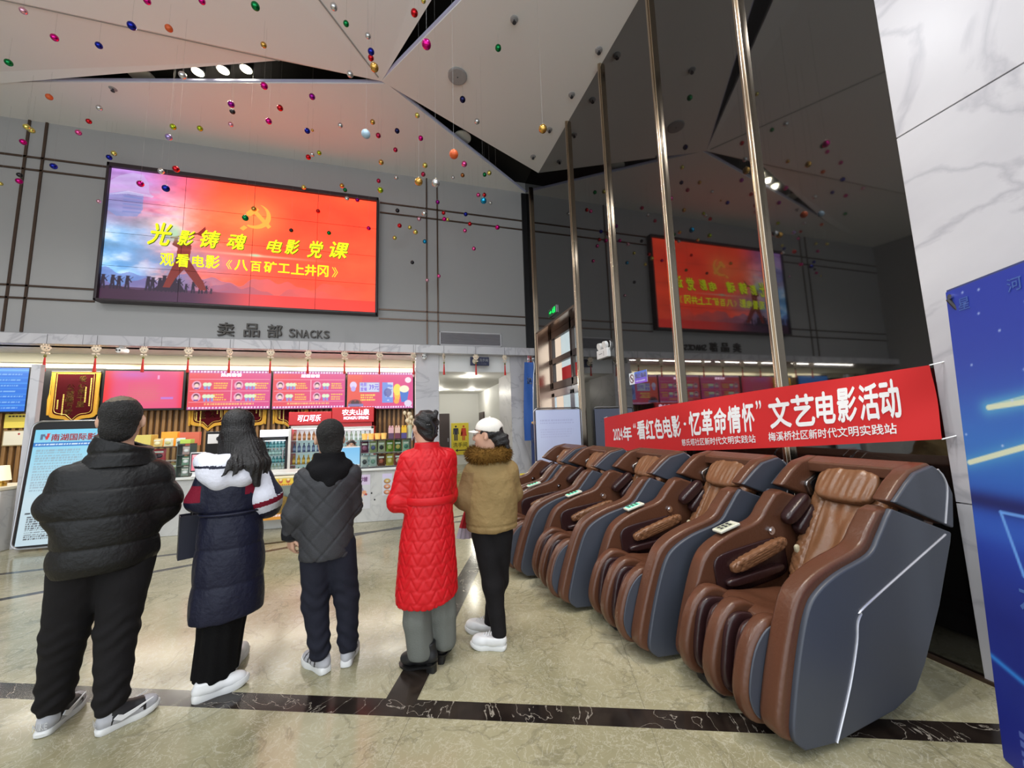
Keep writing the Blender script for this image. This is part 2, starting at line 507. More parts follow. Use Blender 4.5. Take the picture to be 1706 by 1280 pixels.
def floor_mat():
    m = bpy.data.materials.new('floor_marble'); m.use_nodes = True
    nt = m.node_tree; N = nt.nodes; b = N['Principled BSDF']
    tc = N.new('ShaderNodeTexCoord'); P = tc.outputs['Object']
    def noise(sc, det, dist=0.0, vec=None):
        n = N.new('ShaderNodeTexNoise'); n.inputs['Scale'].default_value = sc; n.inputs['Detail'].default_value = det; n.inputs['Distortion'].default_value = dist
        nlink(nt, vec or P, n.inputs['Vector']); return n.outputs['Fac']
    def math_(op, a, bb=None, c=None):
        n = N.new('ShaderNodeMath'); n.operation = op
        for i, x in enumerate((a, bb, c)):
            if x is None: continue
            if isinstance(x, (int, float)): n.inputs[i].default_value = x
            else: nlink(nt, x, n.inputs[i])
        return n.outputs[0]
    def ramp(f, stops):
        r = N.new('ShaderNodeValToRGB'); e = r.color_ramp.elements
        for i, (p, c) in enumerate(stops):
            q = e[i] if i < 2 else e.new(p)
            q.position = p; q.color = L3(c)+(1,) if len(c) == 3 else c
        nlink(nt, f, r.inputs['Fac']); return r.outputs['Color']
    def mix(f, a, c):
        n = N.new('ShaderNodeMix'); n.data_type = 'RGBA'
        nlink(nt, f, n.inputs[0]) if not isinstance(f, float) else setattr(n.inputs[0], 'default_value', f)
        for s, x in ((6, a), (7, c)):
            if isinstance(x, tuple): n.inputs[s].default_value = L3(x)+(1,)
            else: nlink(nt, x, n.inputs[s])
        return n.outputs[2]
    def line(nx, ny, off, w):
        d = N.new('ShaderNodeVectorMath'); d.operation = 'DOT_PRODUCT'; d.inputs[1].default_value = (nx, ny, 0); nlink(nt, P, d.inputs[0])
        return math_('LESS_THAN', math_('ABSOLUTE', math_('SUBTRACT', d.outputs['Value'], off)), w), d.outputs['Value']
    base = ramp(noise(0.9, 6, 1.0), [(0.3, (125, 120, 93)), (0.5, (154, 148, 119)), (0.72, (178, 172, 146))])
    # fine pale criss-cross veining, thin and feathery
    def veins(sc, dist, lo, width):
        f = noise(sc, 8, dist)
        return ramp(math_('ABSOLUTE', math_('SUBTRACT', f, lo)), [(0.0, (1, 1, 1, 1)), (width, (0, 0, 0, 1))])
    v = math_('MAXIMUM', math_('MAXIMUM', veins(3.4, 3.4, 0.5, 0.012), veins(8.0, 2.2, 0.48, 0.016)), veins(5.7, 4.0, 0.56, 0.010))
    col = mix(math_('MULTIPLY', v, 0.42), base, (200, 197, 180))
    dv = veins(1.7, 2.6, 0.44, 0.02)
    col = mix(math_('MULTIPLY', dv, 0.4), col, (92, 88, 70))
    # tile joints, set out along the dark bands
    sx, sy = 0.931, -0.364
    t = N.new('ShaderNodeVectorMath'); t.operation = 'DOT_PRODUCT'; t.inputs[1].default_value = (sx, sy, 0); nlink(nt, P, t.inputs[0])
    n_ = N.new('ShaderNodeVectorMath'); n_.operation = 'DOT_PRODUCT'; n_.inputs[1].default_value = (0.364, 0.931, 0); nlink(nt, P, n_.inputs[0])
    j1 = math_('LESS_THAN', math_('FRACT', math_('MULTIPLY', math_('ADD', t.outputs['Value'], 20.8), 0.8)), 0.003)
    j2 = math_('LESS_THAN', math_('FRACT', math_('MULTIPLY', math_('ADD', n_.outputs['Value'], 17.92), 0.8)), 0.003)
    col = mix(math_('MULTIPLY', math_('MAXIMUM', j1, j2), 0.55), col, (96, 92, 76))
    # dark bands
    b1, d1 = line(0.364, 0.931, 2.128, 0.062)
    b2, d2 = line(0.931, -0.364, -0.895, 0.092)
    b2 = math_('MULTIPLY', b2, math_('GREATER_THAN', d1, 2.128))
    b3, d3 = line(-0.316, 0.949, 5.93, 0.045)
    b3 = math_('MULTIPLY', b3, math_('GREATER_THAN', n_.outputs['Value'], 2.6))
    b4, d4 = line(-0.05, 0.999, 6.12, 0.04)
    band = math_('MAXIMUM', math_('MAXIMUM', b1, b2), math_('MAXIMUM', b3, b4))
    dk = ramp(noise(3.0, 6, 1.5), [(0.35, (24, 19, 17)), (0.7, (52, 44, 38))])
    dkv = veins(2.3, 2.8, 0.5, 0.006)
    dk = mix(math_('MULTIPLY', dkv, 0.7), dk, (190, 182, 168))
    col = mix(band, col, dk)
    nlink(nt, col, b.inputs['Base Color'])
    rr = math_('MULTIPLY_ADD', noise(6, 3), 0.10, 0.10)
    nlink(nt, rr, b.inputs['Roughness'])
    b.inputs['Specular IOR Level'].default_value = 0.45
    return m
M_FLOOR = floor_mat()
M_WHITE_MARBLE = marble_mat('white_marble', (206, 204, 206), (184, 182, 186), (146, 144, 152), 0.5, 0.3, 0.5)
M_COUNTER = marble_mat('counter_marble', (206, 205, 200), (182, 181, 178), (160, 160, 160), 1.2, 0.25, 0.35)
M_CEIL = mat('ceiling_white', (226, 224, 222), 0.75)
M_GREY = mat('grey_wall', (156, 155, 154), 0.55)
M_GLOSS = mat('black_gloss', (14, 13, 13), 0.03, ior=2.1)
M_DARK = mat('dark_void', (22, 19, 18), 0.8)
M_BRONZE = mat('bronze_strip', (96, 80, 70), 0.35, 0.8)
M_CHAMP = mat('champagne_metal', (186, 170, 150), 0.18, 1.0)
M_WHITE = mat('white_paint', (226, 226, 224), 0.6)
M_CREAM = mat('cream_paint', (232, 226, 200), 0.6)
M_STEEL = mat('steel', (170, 170, 172), 0.3, 1.0)
M_CHROME = mat('chrome', (215, 215, 218), 0.08, 1.0)
M_BLACK = mat('black_plastic', (20, 20, 22), 0.4)
M_DARKGREY = mat('dark_grey', (52, 52, 56), 0.5)
M_GLASS = mat('clear_glass', (240, 250, 248), 0.02, transmission=1.0, ior=1.1)
M_DOWNLIGHT = mat('lit_lamp', (255, 250, 235), 0.5, emit=(255, 244, 222), estr=9.0)
M_LETTER_W = mat('white_lettering', (240, 240, 240), 0.6)
M_GREENGLOW = mat('green_lit', (30, 200, 90), 0.5, emit=(20, 220, 90), estr=1.6)

# floor
struct(MB().box(-11, 3.5, -4, 18, -0.2, 0).build('floor', M_FLOOR))

# ---- ceiling of folded white panels with dark recesses between them
ZP = 7.9
Pc = (-0.49, 6.41, ZP); APX = (-2.15, 6.43, ZP)
G1L = (-11, 9.115, 7.98); G1U = (-7.07, 8.13, 7.93)
T1 = [(-0.40, 6.44, ZP), (3.17, 9.12, 8.05), (3.17, 9.6, 8.06), (-11, 9.6, 8.0), G1L]
T2 = [Pc, (3.17, 1.05, 7.32), (3.17, 8.06, 7.90)]
T3 = [Pc, (-7.8, -4, ZP), (3.17, -4, ZP), (3.17, -0.64, ZP-0.1)]
T4 = [APX, (-11, 6.24, 7.75), (-11, -4, 7.75), (-7.8, -4, ZP), Pc]
T5 = [APX, G1U, G1L, (-11, 6.24, 7.75)]
cm = MB()
for T in (T1, T2, T3, T4, T5):
    n = len(T); k = 0.06
    cm.add([p for p in T]+[(p[0], p[1], p[2]+k) for p in T], [tuple(range(n)), tuple(range(n, 2*n))]+[(i, (i+1) % n, n+(i+1) % n, n+i) for i in range(n)])
struct(cm.build('ceiling', M_CEIL))
# dark recess above the gaps
struct(MB().box(-11, 3.3, -4, 9.6, 8.35, 8.5).build('ceiling', M_DARK))
def seam(a, b, w=0.014):
    return struct(MB().tube([a, b], w, 6).build('trim_1', mat('seam_grey', (150, 146, 142), 0.8)))
seam((APX[0], APX[1], ZP), (-11, 6.24, 7.75)); seam((Pc[0]-.05, Pc[1]-.07, ZP), (-7.8, -4, ZP))
# pale edge trims of the recesses
for a, b in ((T1[0], T1[1]), (T1[0], T1[4]), (T2[0], T2[1])):
    a, b = Vector(a), Vector(b)
    struct(MB().tube([a+Vector((0, 0, .05)), b+Vector((0, 0, .05))], 0.03, 6).build('trim_2', mat('lilac_trim', (178, 178, 205), 0.5)))

# ---- grey wall with bronze strips
struct(MB().box(-11, XR, YB, YB+0.25, 3.38, 8.5).build('wall_back', M_GREY))
bars = []
for x in (-7.42, -7.15): bars.append((x-.02, x+.02, 3.6, 8.02))
for x in (0.44, 0.71): bars.append((x-.018, x+.018, 3.6, 8.04))
for x0, x1, a, b_ in ((-11, -6.02, 7.2, 7.2), (-11, -6.02, 6.93, 6.93), (-11, -6.1, 4.52, 4.52), (-11, -6.1, 4.27, 4.27),
                      (-0.7, 3.14, 7.19, 7.19), (-0.7, 3.14, 6.93, 6.93), (-0.7, 3.14, 4.43, 4.43), (-0.7, 3.14, 4.2, 4.2)):
    bars.append((x0, x1, a-.018, a+.018))
for x0, x1, z0, z1 in bars:
    struct(MB().box(x0, x1, YB-0.022, YB+0.01, z0, z1).build('trim_3', M_BRONZE))

# ---- glossy black wall with door opening, then white marble
DY0, DY1, DZ = 6.34, 8.6, 3.88
wm = MB()
wm.box(XR, XR+0.25, 1.45, DY0, 0.0, 8.5); wm.box(XR, XR+0.25, DY1, 9.5, 0.0, 8.5); wm.box(XR, XR+0.25, DY0, DY1, DZ, 8.5)
struct(wm.build('wall_right', M_GLOSS))
mw = MB()
zz = (0.0, 0.99, 3.37, 5.75, 8.5)
for i in range(4):
    for y0, y1 in ((-4, -0.2), (-0.2, 1.45)):
        mw.box(XR-0.015, XR+0.25, y0+0.003, y1-0.003 if y1 < 1 else y1, zz[i]+0.004, zz[i+1]-0.004)
mw.box(XR, XR+0.25, -4, 1.44, 0, 8.5)
struct(mw.build('wall_right', M_WHITE_MARBLE, bevel=0.002, seg=1))
struct(MB().box(XR-0.03, XR, 0.0, DY0, 0.0, 0.02).build('baseboard_right', M_BRONZE))
for y in (2.43, 3.65, 4.93, 6.28, 8.66):
    t = MB().box(XR-0.045, XR+0.01, y-0.032, y+0.032, 0, 7.9)
    t.box(XR-0.065, XR-0.04, y-0.016, y+0.016, 0, 7.9)
    struct(t.build('trim_4', M_CHAMP, bevel=0.008, seg=3))
# dark corner strip between the grey wall and the black wall
struct(MB().box(XR-0.14, XR, YB-0.05, YB+0.05, 3.55, 8.0).build('trim_5', M_BLACK))

# ---- left wall (seen only in reflections), and the rear facade posts of the glazed entrance side
struct(MB().box(-11.25, -11, -4, 12, 0, 8.5).build('wall_left', M_GREY))

# ---- white fascia, soffit and the back of the snack bar
YF = 8.85
fm = MB()
x = -11.0
while x < XR-0.02:
    x1 = min(x+1.24, XR)
    fm.box(x+0.004, x1-0.004, YF, YF+0.2, 3.33, 3.525); x += 1.24
fm.box(-11, XR, YF+0.01, YB+0.1, 3.332, 3.52)
struct(fm.build('trim_6', M_WHITE_MARBLE, bevel=0.004, seg=1))
struct(MB().box(-11, 0.2, YF+0.2, 9.9, 3.332, 3.42).build('ceiling', M_WHITE_MARBLE))
struct(MB().box(-11, 0.2, 9.9, 10.0, 3.14, 3.42).build('trim_7', M_CREAM))
struct(MB().box(-11, 0.2, 10.0, 11.2, 3.2, 3.3).build('ceiling', M_CREAM))
# slatted timber wall behind the bar
M_SLAT = mat('timber_slat', (152, 112, 66), 0.45, noise=(4, 0.35))
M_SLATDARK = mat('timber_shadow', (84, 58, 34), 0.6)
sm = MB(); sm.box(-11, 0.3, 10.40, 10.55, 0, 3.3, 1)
x = -9.5
while x < 0.28:
    sm.box(x, x+0.062, 10.34, 10.41, 0, 3.02, 0); x += 0.118
struct(sm.build('wall_kiosk', [M_SLAT, M_SLATDARK], bevel=0.008, seg=1))
struct(MB().box(-11, 0.2, 10.30, 10.42, 3.02, 3.22).build('trim_7', M_CREAM))
# marble piers and the passage to the restrooms
struct(MB().box(0.16, 0.72, YB-0.02, 10.6, 0, 3.34).build('pillar_left', M_WHITE_MARBLE, bevel=0.006, seg=1))
struct(MB().box(2.56, 3.04, YB-0.02, 10.4, 0, 3.34).build('pillar_right', M_WHITE_MARBLE, bevel=0.006, seg=1))
struct(MB().box(-5.43, -5.32, 7.12, 7.2, 0, 2.66).build('pillar_kiosk', M_WHITE_MARBLE, bevel=0.006, seg=1))
PZ = 2.92
struct(MB().box(0.1, 3.1, YB+0.02, 15.6, PZ, PZ+0.1).build('ceiling', M_WHITE))
struct(MB().box(0.72, 2.56, YB+0.02, YB+0.1, PZ+0.1, 3.34).build('trim_8', M_WHITE))
struct(MB().box(0.4, 3.3, 15.3, 15.5, 0, PZ).build('wall_passage_back', M_WHITE))
struct(MB().box(2.85, 2.95, 10.4, 15.3, 0, PZ).build('wall_passage_right', M_WHITE))
struct(MB().box(0.4, 0.5, 10.6, 15.3, 0, PZ).build('wall_passage_left', M_WHITE))
struct(MB().box(XR, 4.6, YB, YB+0.2, 0, 5).build('wall_outside', M_WHITE))
def door(n, x0, x1, y0, y1, h, m, hx):
    d = struct(MB().box(x0, x1, y0, y1, 0, h).build('door_%d' % n, m, bevel=0.01))
    MB().box(hx-0.015, hx+0.015, y0-0.06, y0, 0.95, 1.1).build('door_handle', M_STEEL, d)
M_DOORBROWN = mat('dark_brown_door', (62, 50, 50), 0.45)
door(1, 0.98, 1.62, 15.22, 15.3, 2.1, M_DOORBROWN, 1.55)
door(2, 2.79, 2.86, 14.0, 14.9, 2.1, M_DOORBROWN, 2.8)

# ---- glazed entrance in the black wall: steel jamb, transom lights with mullions
m_frame = mat('brown_steel_frame', (70, 58, 54), 0.3, 0.6)
M_JAMB = mat('jamb_metal', (190, 160, 140), 0.2, 1.0)
jb = MB()
jb.box(XR-0.03, XR+0.62, DY1-0.06, DY1, 0, DZ); jb.box(XR-0.03, XR+0.62, DY0, DY0+0.04, 0, DZ)
jb.box(XR-0.03, XR+0.62, DY0, DY1, DZ-0.05, DZ)
struct(jb.build('trim_9', M_JAMB, bevel=0.006))
GX = XR+0.36
wf = MB()
for z0, z1 in ((3.66, 3.83), (3.02, 3.16), (2.38, 2.56)): wf.box(GX-0.05, GX+0.05, DY0+0.04, DY1-0.06, z0, z1)
for y in (DY1-0.12, 7.32, DY0+0.09): wf.box(GX-0.05, GX+0.05, y-0.05, y+0.05, 2.4, 3.83)
w1 = struct(wf.build('window_1', m_frame, bevel=0.006))
MB().box(GX-0.006, GX+0.006, DY0+0.05, DY1-0.07, 2.5, 3.7).build('pane', M_GLASS, w1)
df = MB()
for y0, y1 in ((DY1-0.16, DY1-0.06), (7.42, 7.52), (7.30, 7.40), (DY0+0.04, DY0+0.14)): df.box(GX-0.03, GX+0.03, y0, y1, 0, 2.3)
for y0, y1 in ((DY0+0.04, 7.40), (7.42, DY1-0.06)):
    df.box(GX-0.03, GX+0.03, y0, y1, 2.2, 2.38); df.box(GX-0.03, GX+0.03, y0, y1, 0, 0.12)
d3 = struct(df.build('door_3', M_STEEL, bevel=0.005))
MB().box(GX-0.006, GX+0.006, DY0+0.1, DY1-0.1, 0.1, 2.25).build('pane', M_GLASS, d3)
MB().tube([(GX-0.1, 7.6, 0.8), (GX-0.1, 7.6, 1.5)], 0.02).build('door_handle', M_CHROME, d3)
# daylit street outside the entrance
struct(MB().box(3.42, 22, -4, 18, -0.2, -0.01).build('ground_outside', mat('paving', (170, 170, 172), 0.8)))
fo = MB().box(14, 15, 4, 22, 0, 14)
for zf in (2.6, 5.6, 8.6):
    for yf in range(5, 21, 2): fo.box(13.96, 14.02, yf, yf+1.1, zf, zf+1.6, 1)
tag(fo.build('building', [mat('pale_facade', (222, 218, 214), 0.8), mat('facade_window', (120, 130, 140), 0.2)]), 'pale building across the street seen through the entrance glass', 'building')
# ================================================================== video wall
def video_canvas():
    W, H = 640, 364
    c = Canvas(W, H, (246, 80, 46)); x, y = c.x, c.y
    n1 = c.noise(4, 3, 5); n2 = c.noise(9, 5, 5); n3 = c.noise(3, 9, 4)
    def mixin(rgb, w): c.a = c.a*(1-w[..., None])+np.array(rgb, float)*w[..., None]
    sm = lambda a, b, t: np.clip((t-a)/(b-a), 0, 1)**2*(3-2*np.clip((t-a)/(b-a), 0, 1))
    mixin((250, 100, 56), sm(0.3, 0.8, n3)*0.6)
    mixin((206, 96, 140), sm(0.42, 0.18, x+0.15*(n1-.5))*sm(0.75, 0.05, y))                      # mauve sky, top left
    mixin((178, 130, 205), sm(0.26, 0.02, x+0.2*(n1-.5))*sm(0.6, 0.0, y))
    mixin((120, 178, 232), sm(0.34, 0.06, x+0.22*(n2-.5))*sm(0.22, 0.5, y+0.2*(n1-.5)))          # blue, lower left
    mixin((150, 200, 238), sm(0.45, 0.8, n2)*sm(0.36, 0.1, x)*sm(0.3, 0.6, y)*0.7)
    mixin((226, 206, 214), np.exp(-(((x-.20)/.11)**2+((y-.40)/.22)**2))*sm(0.3, 0.65, n2+0.12)*0.95)  # smoke
    mixin((190, 150, 180), np.exp(-(((x-.32)/.18)**2+((y-.66)/.14)**2))*0.75)
    mixin((238, 150, 90), np.exp(-(((x-.40)/.15)**2+((y-.34)/.22)**2))*(0.35+0.5*n2))
    n4 = c.noise(14, 21, 5); lf = np.clip(1.25-x*2.6, 0, 1)
    c.a = c.a*(1+(lf*(n4-.40)*.6)[..., None]); mixin((236, 240, 250), lf*sm(.52, .78, n4*.6+n2*.4)*sm(.1, .45, y)*.75); mixin((84, 156, 228), lf*sm(.60, .40, n4)*sm(.45, .8, y)*.5)
    rt = np.clip(x*2.2-.6, 0, 1); c.a = c.a*(1+(rt*(n2-.5)*.22)[..., None])
    # pale cloud sweeps at top left
    for k in range(6):
        c.line((0.0, 0.07+0.05*k), (0.10+0.03*k, 0.03+0.06*k), 0.012, (214, 190, 232), 0.35, True)
    c.poly([(0.0, .20), (.05, .17), (.11, .18), (.112, .30), (.095, .36), (.03, .37), (0, .33)], (118, 150, 214), 0.55)
    for k in range(5): c.line((.05, .21+.03*k), (.105, .215+.028*k), .006, (92, 120, 190), .4, True)
    c.poly([(0.0, .10), (.03, .05), (.07, .015), (.105, .03), (.125, .09), (.128, .16), (.145, .19), (.06, .175), (0, .21)], (206, 196, 240), 0.45); c.poly([(0, .21), (.06, .165), (.145, .185), (.14, .20), (.06, .19)], (226, 220, 250), .5)
    # distant ridges
    for base, amp, col, al, s in ((.80, .05, (110, 120, 190), .6, 1), (.86, .05, (130, 80, 130), .45, 4)):
        prof = base-amp*(0.5*np.sin(x*23+s)+0.3*np.sin(x*47+2*s)+0.2*np.sin(x*91))
        c.put(y > prof, col, al*np.clip(1.25-x*1.3, 0, 1))
    c.put(y > 0.905-0.012*np.sin(x*40), (40, 26, 52), np.clip(1.3-x*3.0, 0, 1))
    c.put(y > 0.90, (70, 30, 60), 0.75*np.clip((0.5-x)*5, 0, 1))
    c.put((y > .90), (214, 48, 40), 0.7*np.clip((x-.3)*3, 0, 1))
    # crowd silhouettes on the hill
    def man(cx, base, h, rgb=(38, 22, 48)):
        a = c.h/c.w
        c.ell(cx, base-h*.90, h*.085*a*1.1, h*.075, rgb); c.ell(cx+h*.01*a, base-h*.955, h*.12*a, h*.035, rgb)
        c.line((cx, base-h*.78), (cx-h*.02*a, base-h*.45), h*.105, rgb); c.line((cx-h*.05*a, base-h*.45), (cx-h*.10*a, base), h*.06, rgb); c.line((cx+h*.05*a, base-h*.45), (cx+h*.09*a, base), h*.055, rgb)
        c.line((cx+h*.08*a, base-h*.74), (cx+h*.22*a, base-h*.52), h*.035, rgb); c.line((cx-h*.05*a, base-h*.5), (cx+h*.3*a, base-h*.9), h*.014, rgb)
    for cx, h in ((.008, .10), (.038, .10), (.058, .095), (.084, .10), (.150, .105), (.165, .10), (.188, .10), (.202, .12), (.215, .09), (.236, .12), (.252, .10), (.276, .065), (.300, .085), (.326, .10), (.345, .06), (.362, .04)):
        man(cx, .915, h)
    c.poly([(.165, .915), (.20, .83), (.255, .85), (.275, .915)], (44, 22, 48))
    # bugler standing over them
    R = (120, 40, 34)
    T = lambda q: (.21+(q[0]-.34)*.78, .89-(.935-q[1])*.77)
    poly = lambda pts, col: c.poly([T(q) for q in pts], col)
    ell = lambda a, b, rx, ry, col: c.ell(*T((a, b)), rx*.78, ry*.77, col)
    line = lambda a, b, w, col: c.line(T(a), T(b), w*.77, col)
    poly([(.372, .64), (.43, .64), (.50, .86), (.515, .94), (.485, .94), (.41, .74), (.375, .84), (.355, .93), (.325, .93), (.345, .80)], R)
    poly([(.372, .66), (.428, .66), (.435, .52), (.43, .47), (.40, .46), (.375, .52)], (132, 46, 38))
    poly([(.425, .66), (.37, .66), (.368, .62), (.428, .61)], (60, 24, 24))
    ell(.400, .435, .016, .032, (110, 40, 40)); poly([(.383, .42), (.418, .41), (.416, .385), (.386, .395)], (96, 34, 36))
    line((.425, .50), (.365, .47), .018, R); line((.365, .47), (.366, .42), .014, R); line((.39, .52), (.36, .49), .016, R)
    line((.345, .425), (.46, .36), .008, (120, 30, 30)); poly([(.455, .37), (.462, .345), (.49, .28), (.50, .36), (.475, .385)], (138, 34, 26))
    # glow, streak of light
    c.ell(.225, .46, .03, .08, (190, 240, 190), 0.8, True)
    c.ell(.52, .585, .22, .012, (250, 200, 170), 0.75, True); c.ell(.514, .582, .025, .014, (190, 250, 200), .8, True)
    c.ell(.515, .27, .09, .17, (250, 190, 90), 0.45, True)
    return c
VW_X0, VW_X1, VW_Z0, VW_Z1 = -6.0, -0.72, 4.24, 7.2
vw = thing('video_wall', 'large video wall of sixteen panels showing a red and blue film poster', 'screen', ((VW_X0+VW_X1)/2, YB-0.15, VW_Z0))
VW, VH = VW_X1-VW_X0, VW_Z1-VW_Z0
fr = MB()
fr.box(-VW/2, VW/2, 0.02, 0.15, 0, VH); fr.box(-VW/2, VW/2, -0.06, 0.03, VH-0.09, VH); fr.box(-VW/2, VW/2, -0.06, 0.03, 0, 0.05)
fr.box(-VW/2, -VW/2+0.05, -0.06, 0.03, 0, VH); fr.box(VW/2-0.05, VW/2, -0.06, 0.03, 0, VH)
fr.build('bezel', mat('bezel_dark', (44, 34, 38), 0.4), vw, bevel=0.01)
vcv = video_canvas()
M_VIDEO = attr_mat('video_picture', 1.05)
pw, ph = (VW-0.1)/4, (VH-0.14)/4
for j in range(4):
    for i in range(4):
        picture('display_panel', vcv, pw-0.007, ph-0.007, M_VIDEO, vw, None, (j*91, j*91+91, i*160, i*160+160), (-VW/2+0.05+i*pw+0.0035, 0.0, 0.05+(3-j)*ph+0.0035), None, 0.7)
M_YELLOW_TXT = mat('yellow_lit_text', (190, 200, 30), 0.5, emit=(214, 222, 44), estr=0.95)
M_YELLOW_EDGE = mat('dark_yellow_edge', (80, 120, 20), 0.5, emit=(110, 130, 20), estr=0.5)
def vpos(u, v):    # u, v fractions of the picture, v downward
    return -VW/2+0.05+u*(VW-0.1), 0.05+(1-v)*(VH-0.14)
tb = MB(); te = MB()
for ch, u0, u1, v0, v1 in (('光', 0.138, 0.214, 0.391, 0.564), ('影', 0.237, 0.293, 0.435, 0.551), ('铸', 0.315, 0.382, 0.416, 0.553), ('魂', 0.409, 0.477, 0.420, 0.548), ('电', 0.555, 0.613, 0.442, 0.545), ('影', 0.625, 0.681, 0.427, 0.546), ('党', 0.714, 0.776, 0.418, 0.559), ('课', 0.803, 0.881, 0.408, 0.547)):
    (xa, zb), (xb, za) = vpos(u0, v0), vpos(u1, v1)
    text_on(te, ch, xa+.012, xb+.012, za-.012, zb-.012, lambda a, b: (a, -0.008, b), 0.05, 0.25)
    text_on(tb, ch, xa, xb, za, zb, lambda a, b: (a, -0.014, b), 0.05, 0.25)
te.build('title_shadow', M_YELLOW_EDGE, vw); tb.build('title_lettering', M_YELLOW_TXT, vw)
tb = MB()
for ch, u0, u1, v0, v1 in (('观', 0.184, 0.229, 0.626, 0.721), ('看', 0.237, 0.280, 0.622, 0.722), ('电', 0.292, 0.332, 0.624, 0.712), ('影', 0.338, 0.386, 0.615, 0.715), ('《', 0.410, 0.431, 0.638, 0.713), ('八', 0.441, 0.488, 0.630, 0.715), ('百', 0.499, 0.537, 0.635, 0.715), ('矿', 0.549, 0.596, 0.626, 0.716), ('工', 0.603, 0.646, 0.636, 0.708), ('上', 0.653, 0.703, 0.627, 0.713), ('井', 0.707, 0.751, 0.626, 0.716), ('冈', 0.758, 0.800, 0.623, 0.716), ('》', 0.815, 0.840, 0.629, 0.715)):
    (xa, zb), (xb, za) = vpos(u0, v0), vpos(u1, v1)
    text_on(tb, ch, xa, xb, za, zb, lambda a, b: (a, -0.012, b), 0.0 if ch in '《》' else 0.05, 0)
tb.build('subtitle_lettering', M_YELLOW_TXT, vw)
# emblem: sickle and hammer
eb = MB()
ex, ez = vpos(.509, .258); r = 0.295
def arc(a0, a1, r0f, r1f, n=24, cx=0, cz=0, y=-0.011):
    pts = []
    for i in range(n+1):
        a = a0+(a1-a0)*i/n; pts.append((ex+cx+r0f(i/n)*math.cos(a), y, ez+cz+r0f(i/n)*math.sin(a)))
    for i in range(n+1):
        a = a1+(a0-a1)*i/n; pts.append((ex+cx+r1f(1-i/n)*math.cos(a), y, ez+cz+r1f(1-i/n)*math.sin(a)))
    k = n+1
    eb.add(pts, [(i, i+1, 2*k-2-i, 2*k-1-i) for i in range(n)])
arc(math.radians(-125), math.radians(75), lambda t: r, lambda t: r-0.10*math.sin(PI*min(1, t*0.9+0.1))-0.005)
def quad(pts, y=-0.012): eb.add([(ex+a, y, ez+b) for a, b in pts], [tuple(range(len(pts)))])
quad([(-.30, -.32), (-.22, -.24), (-.15, -.29), (-.23, -.37)])                       # sickle handle
quad([(-.06, .09), (.25, -.27), (.31, -.21), (.0, .15)], -0.0125)                   # hammer shaft
quad([(-.19, .07), (-.03, .23), (.06, .16), (-.10, -.01), (-.19, -.0)], -0.013)      # hammer head
eb.build('emblem', mat('emblem_gold', (200, 120, 40), 0.5, emit=(246, 170, 70), estr=1.0), vw)

# raised lettering under the video wall
sl = thing('wall_lettering', 'dark metal lettering for the snack counter under the video wall', 'sign', (-2.9, YB-0.02, 3.64))
def letter(s, x0, x1, z0, z1):
    mb = MB(); v, f, a = text_unit(s, 0.012)
    n = len(v); P = [(x0+(x1-x0)*p[0], 0.0, z0+(z1-z0)*p[1]) for p in v]
    mb.add(P, f); o = mb.build('letter', mat('dark_letter', (70, 66, 62), 0.4, 0.5), sl)
    md = o.modifiers.new('solid', 'SOLIDIFY'); md.thickness = 0.05; md.offset = 0
for ch, xa, xb in (('卖', -1.07, -.76), ('品', -.58, -.28), ('部', -.13, .16)): letter(ch, xa, xb, 0.0, 0.30)
for k, ch in enumerate('SNACKS'): letter(ch, .30+k*.142, .30+k*.142+.12, 0.02, 0.20 if k else 0.22)

# air grille
gr = thing('air_vent', 'wide louvred air vent at the right foot of the grey wall', 'vent', (1.54, YB-0.02, 3.58))
g = MB(); g.box(-.8, .8, -.02, .02, 0, .03); g.box(-.8, .8, -.02, .02, .33, .36); g.box(-.8, -.77, -.02, .02, 0, .36); g.box(.77, .8, -.02, .02, 0, .36)
g.build('frame', mat('vent_frame', (190, 188, 190), 0.5), gr, bevel=.004)
g = MB()
for k in range(10): g.box(-.77, .77, -.014, .012, .036+k*.03, .053+k*.03)
g.build('louvre', mat('vent_louvre', (142, 138, 142), 0.5), gr)
MB().box(-.77, .77, .015, .022, .03, .33).build('backing', M_BLACK, gr)

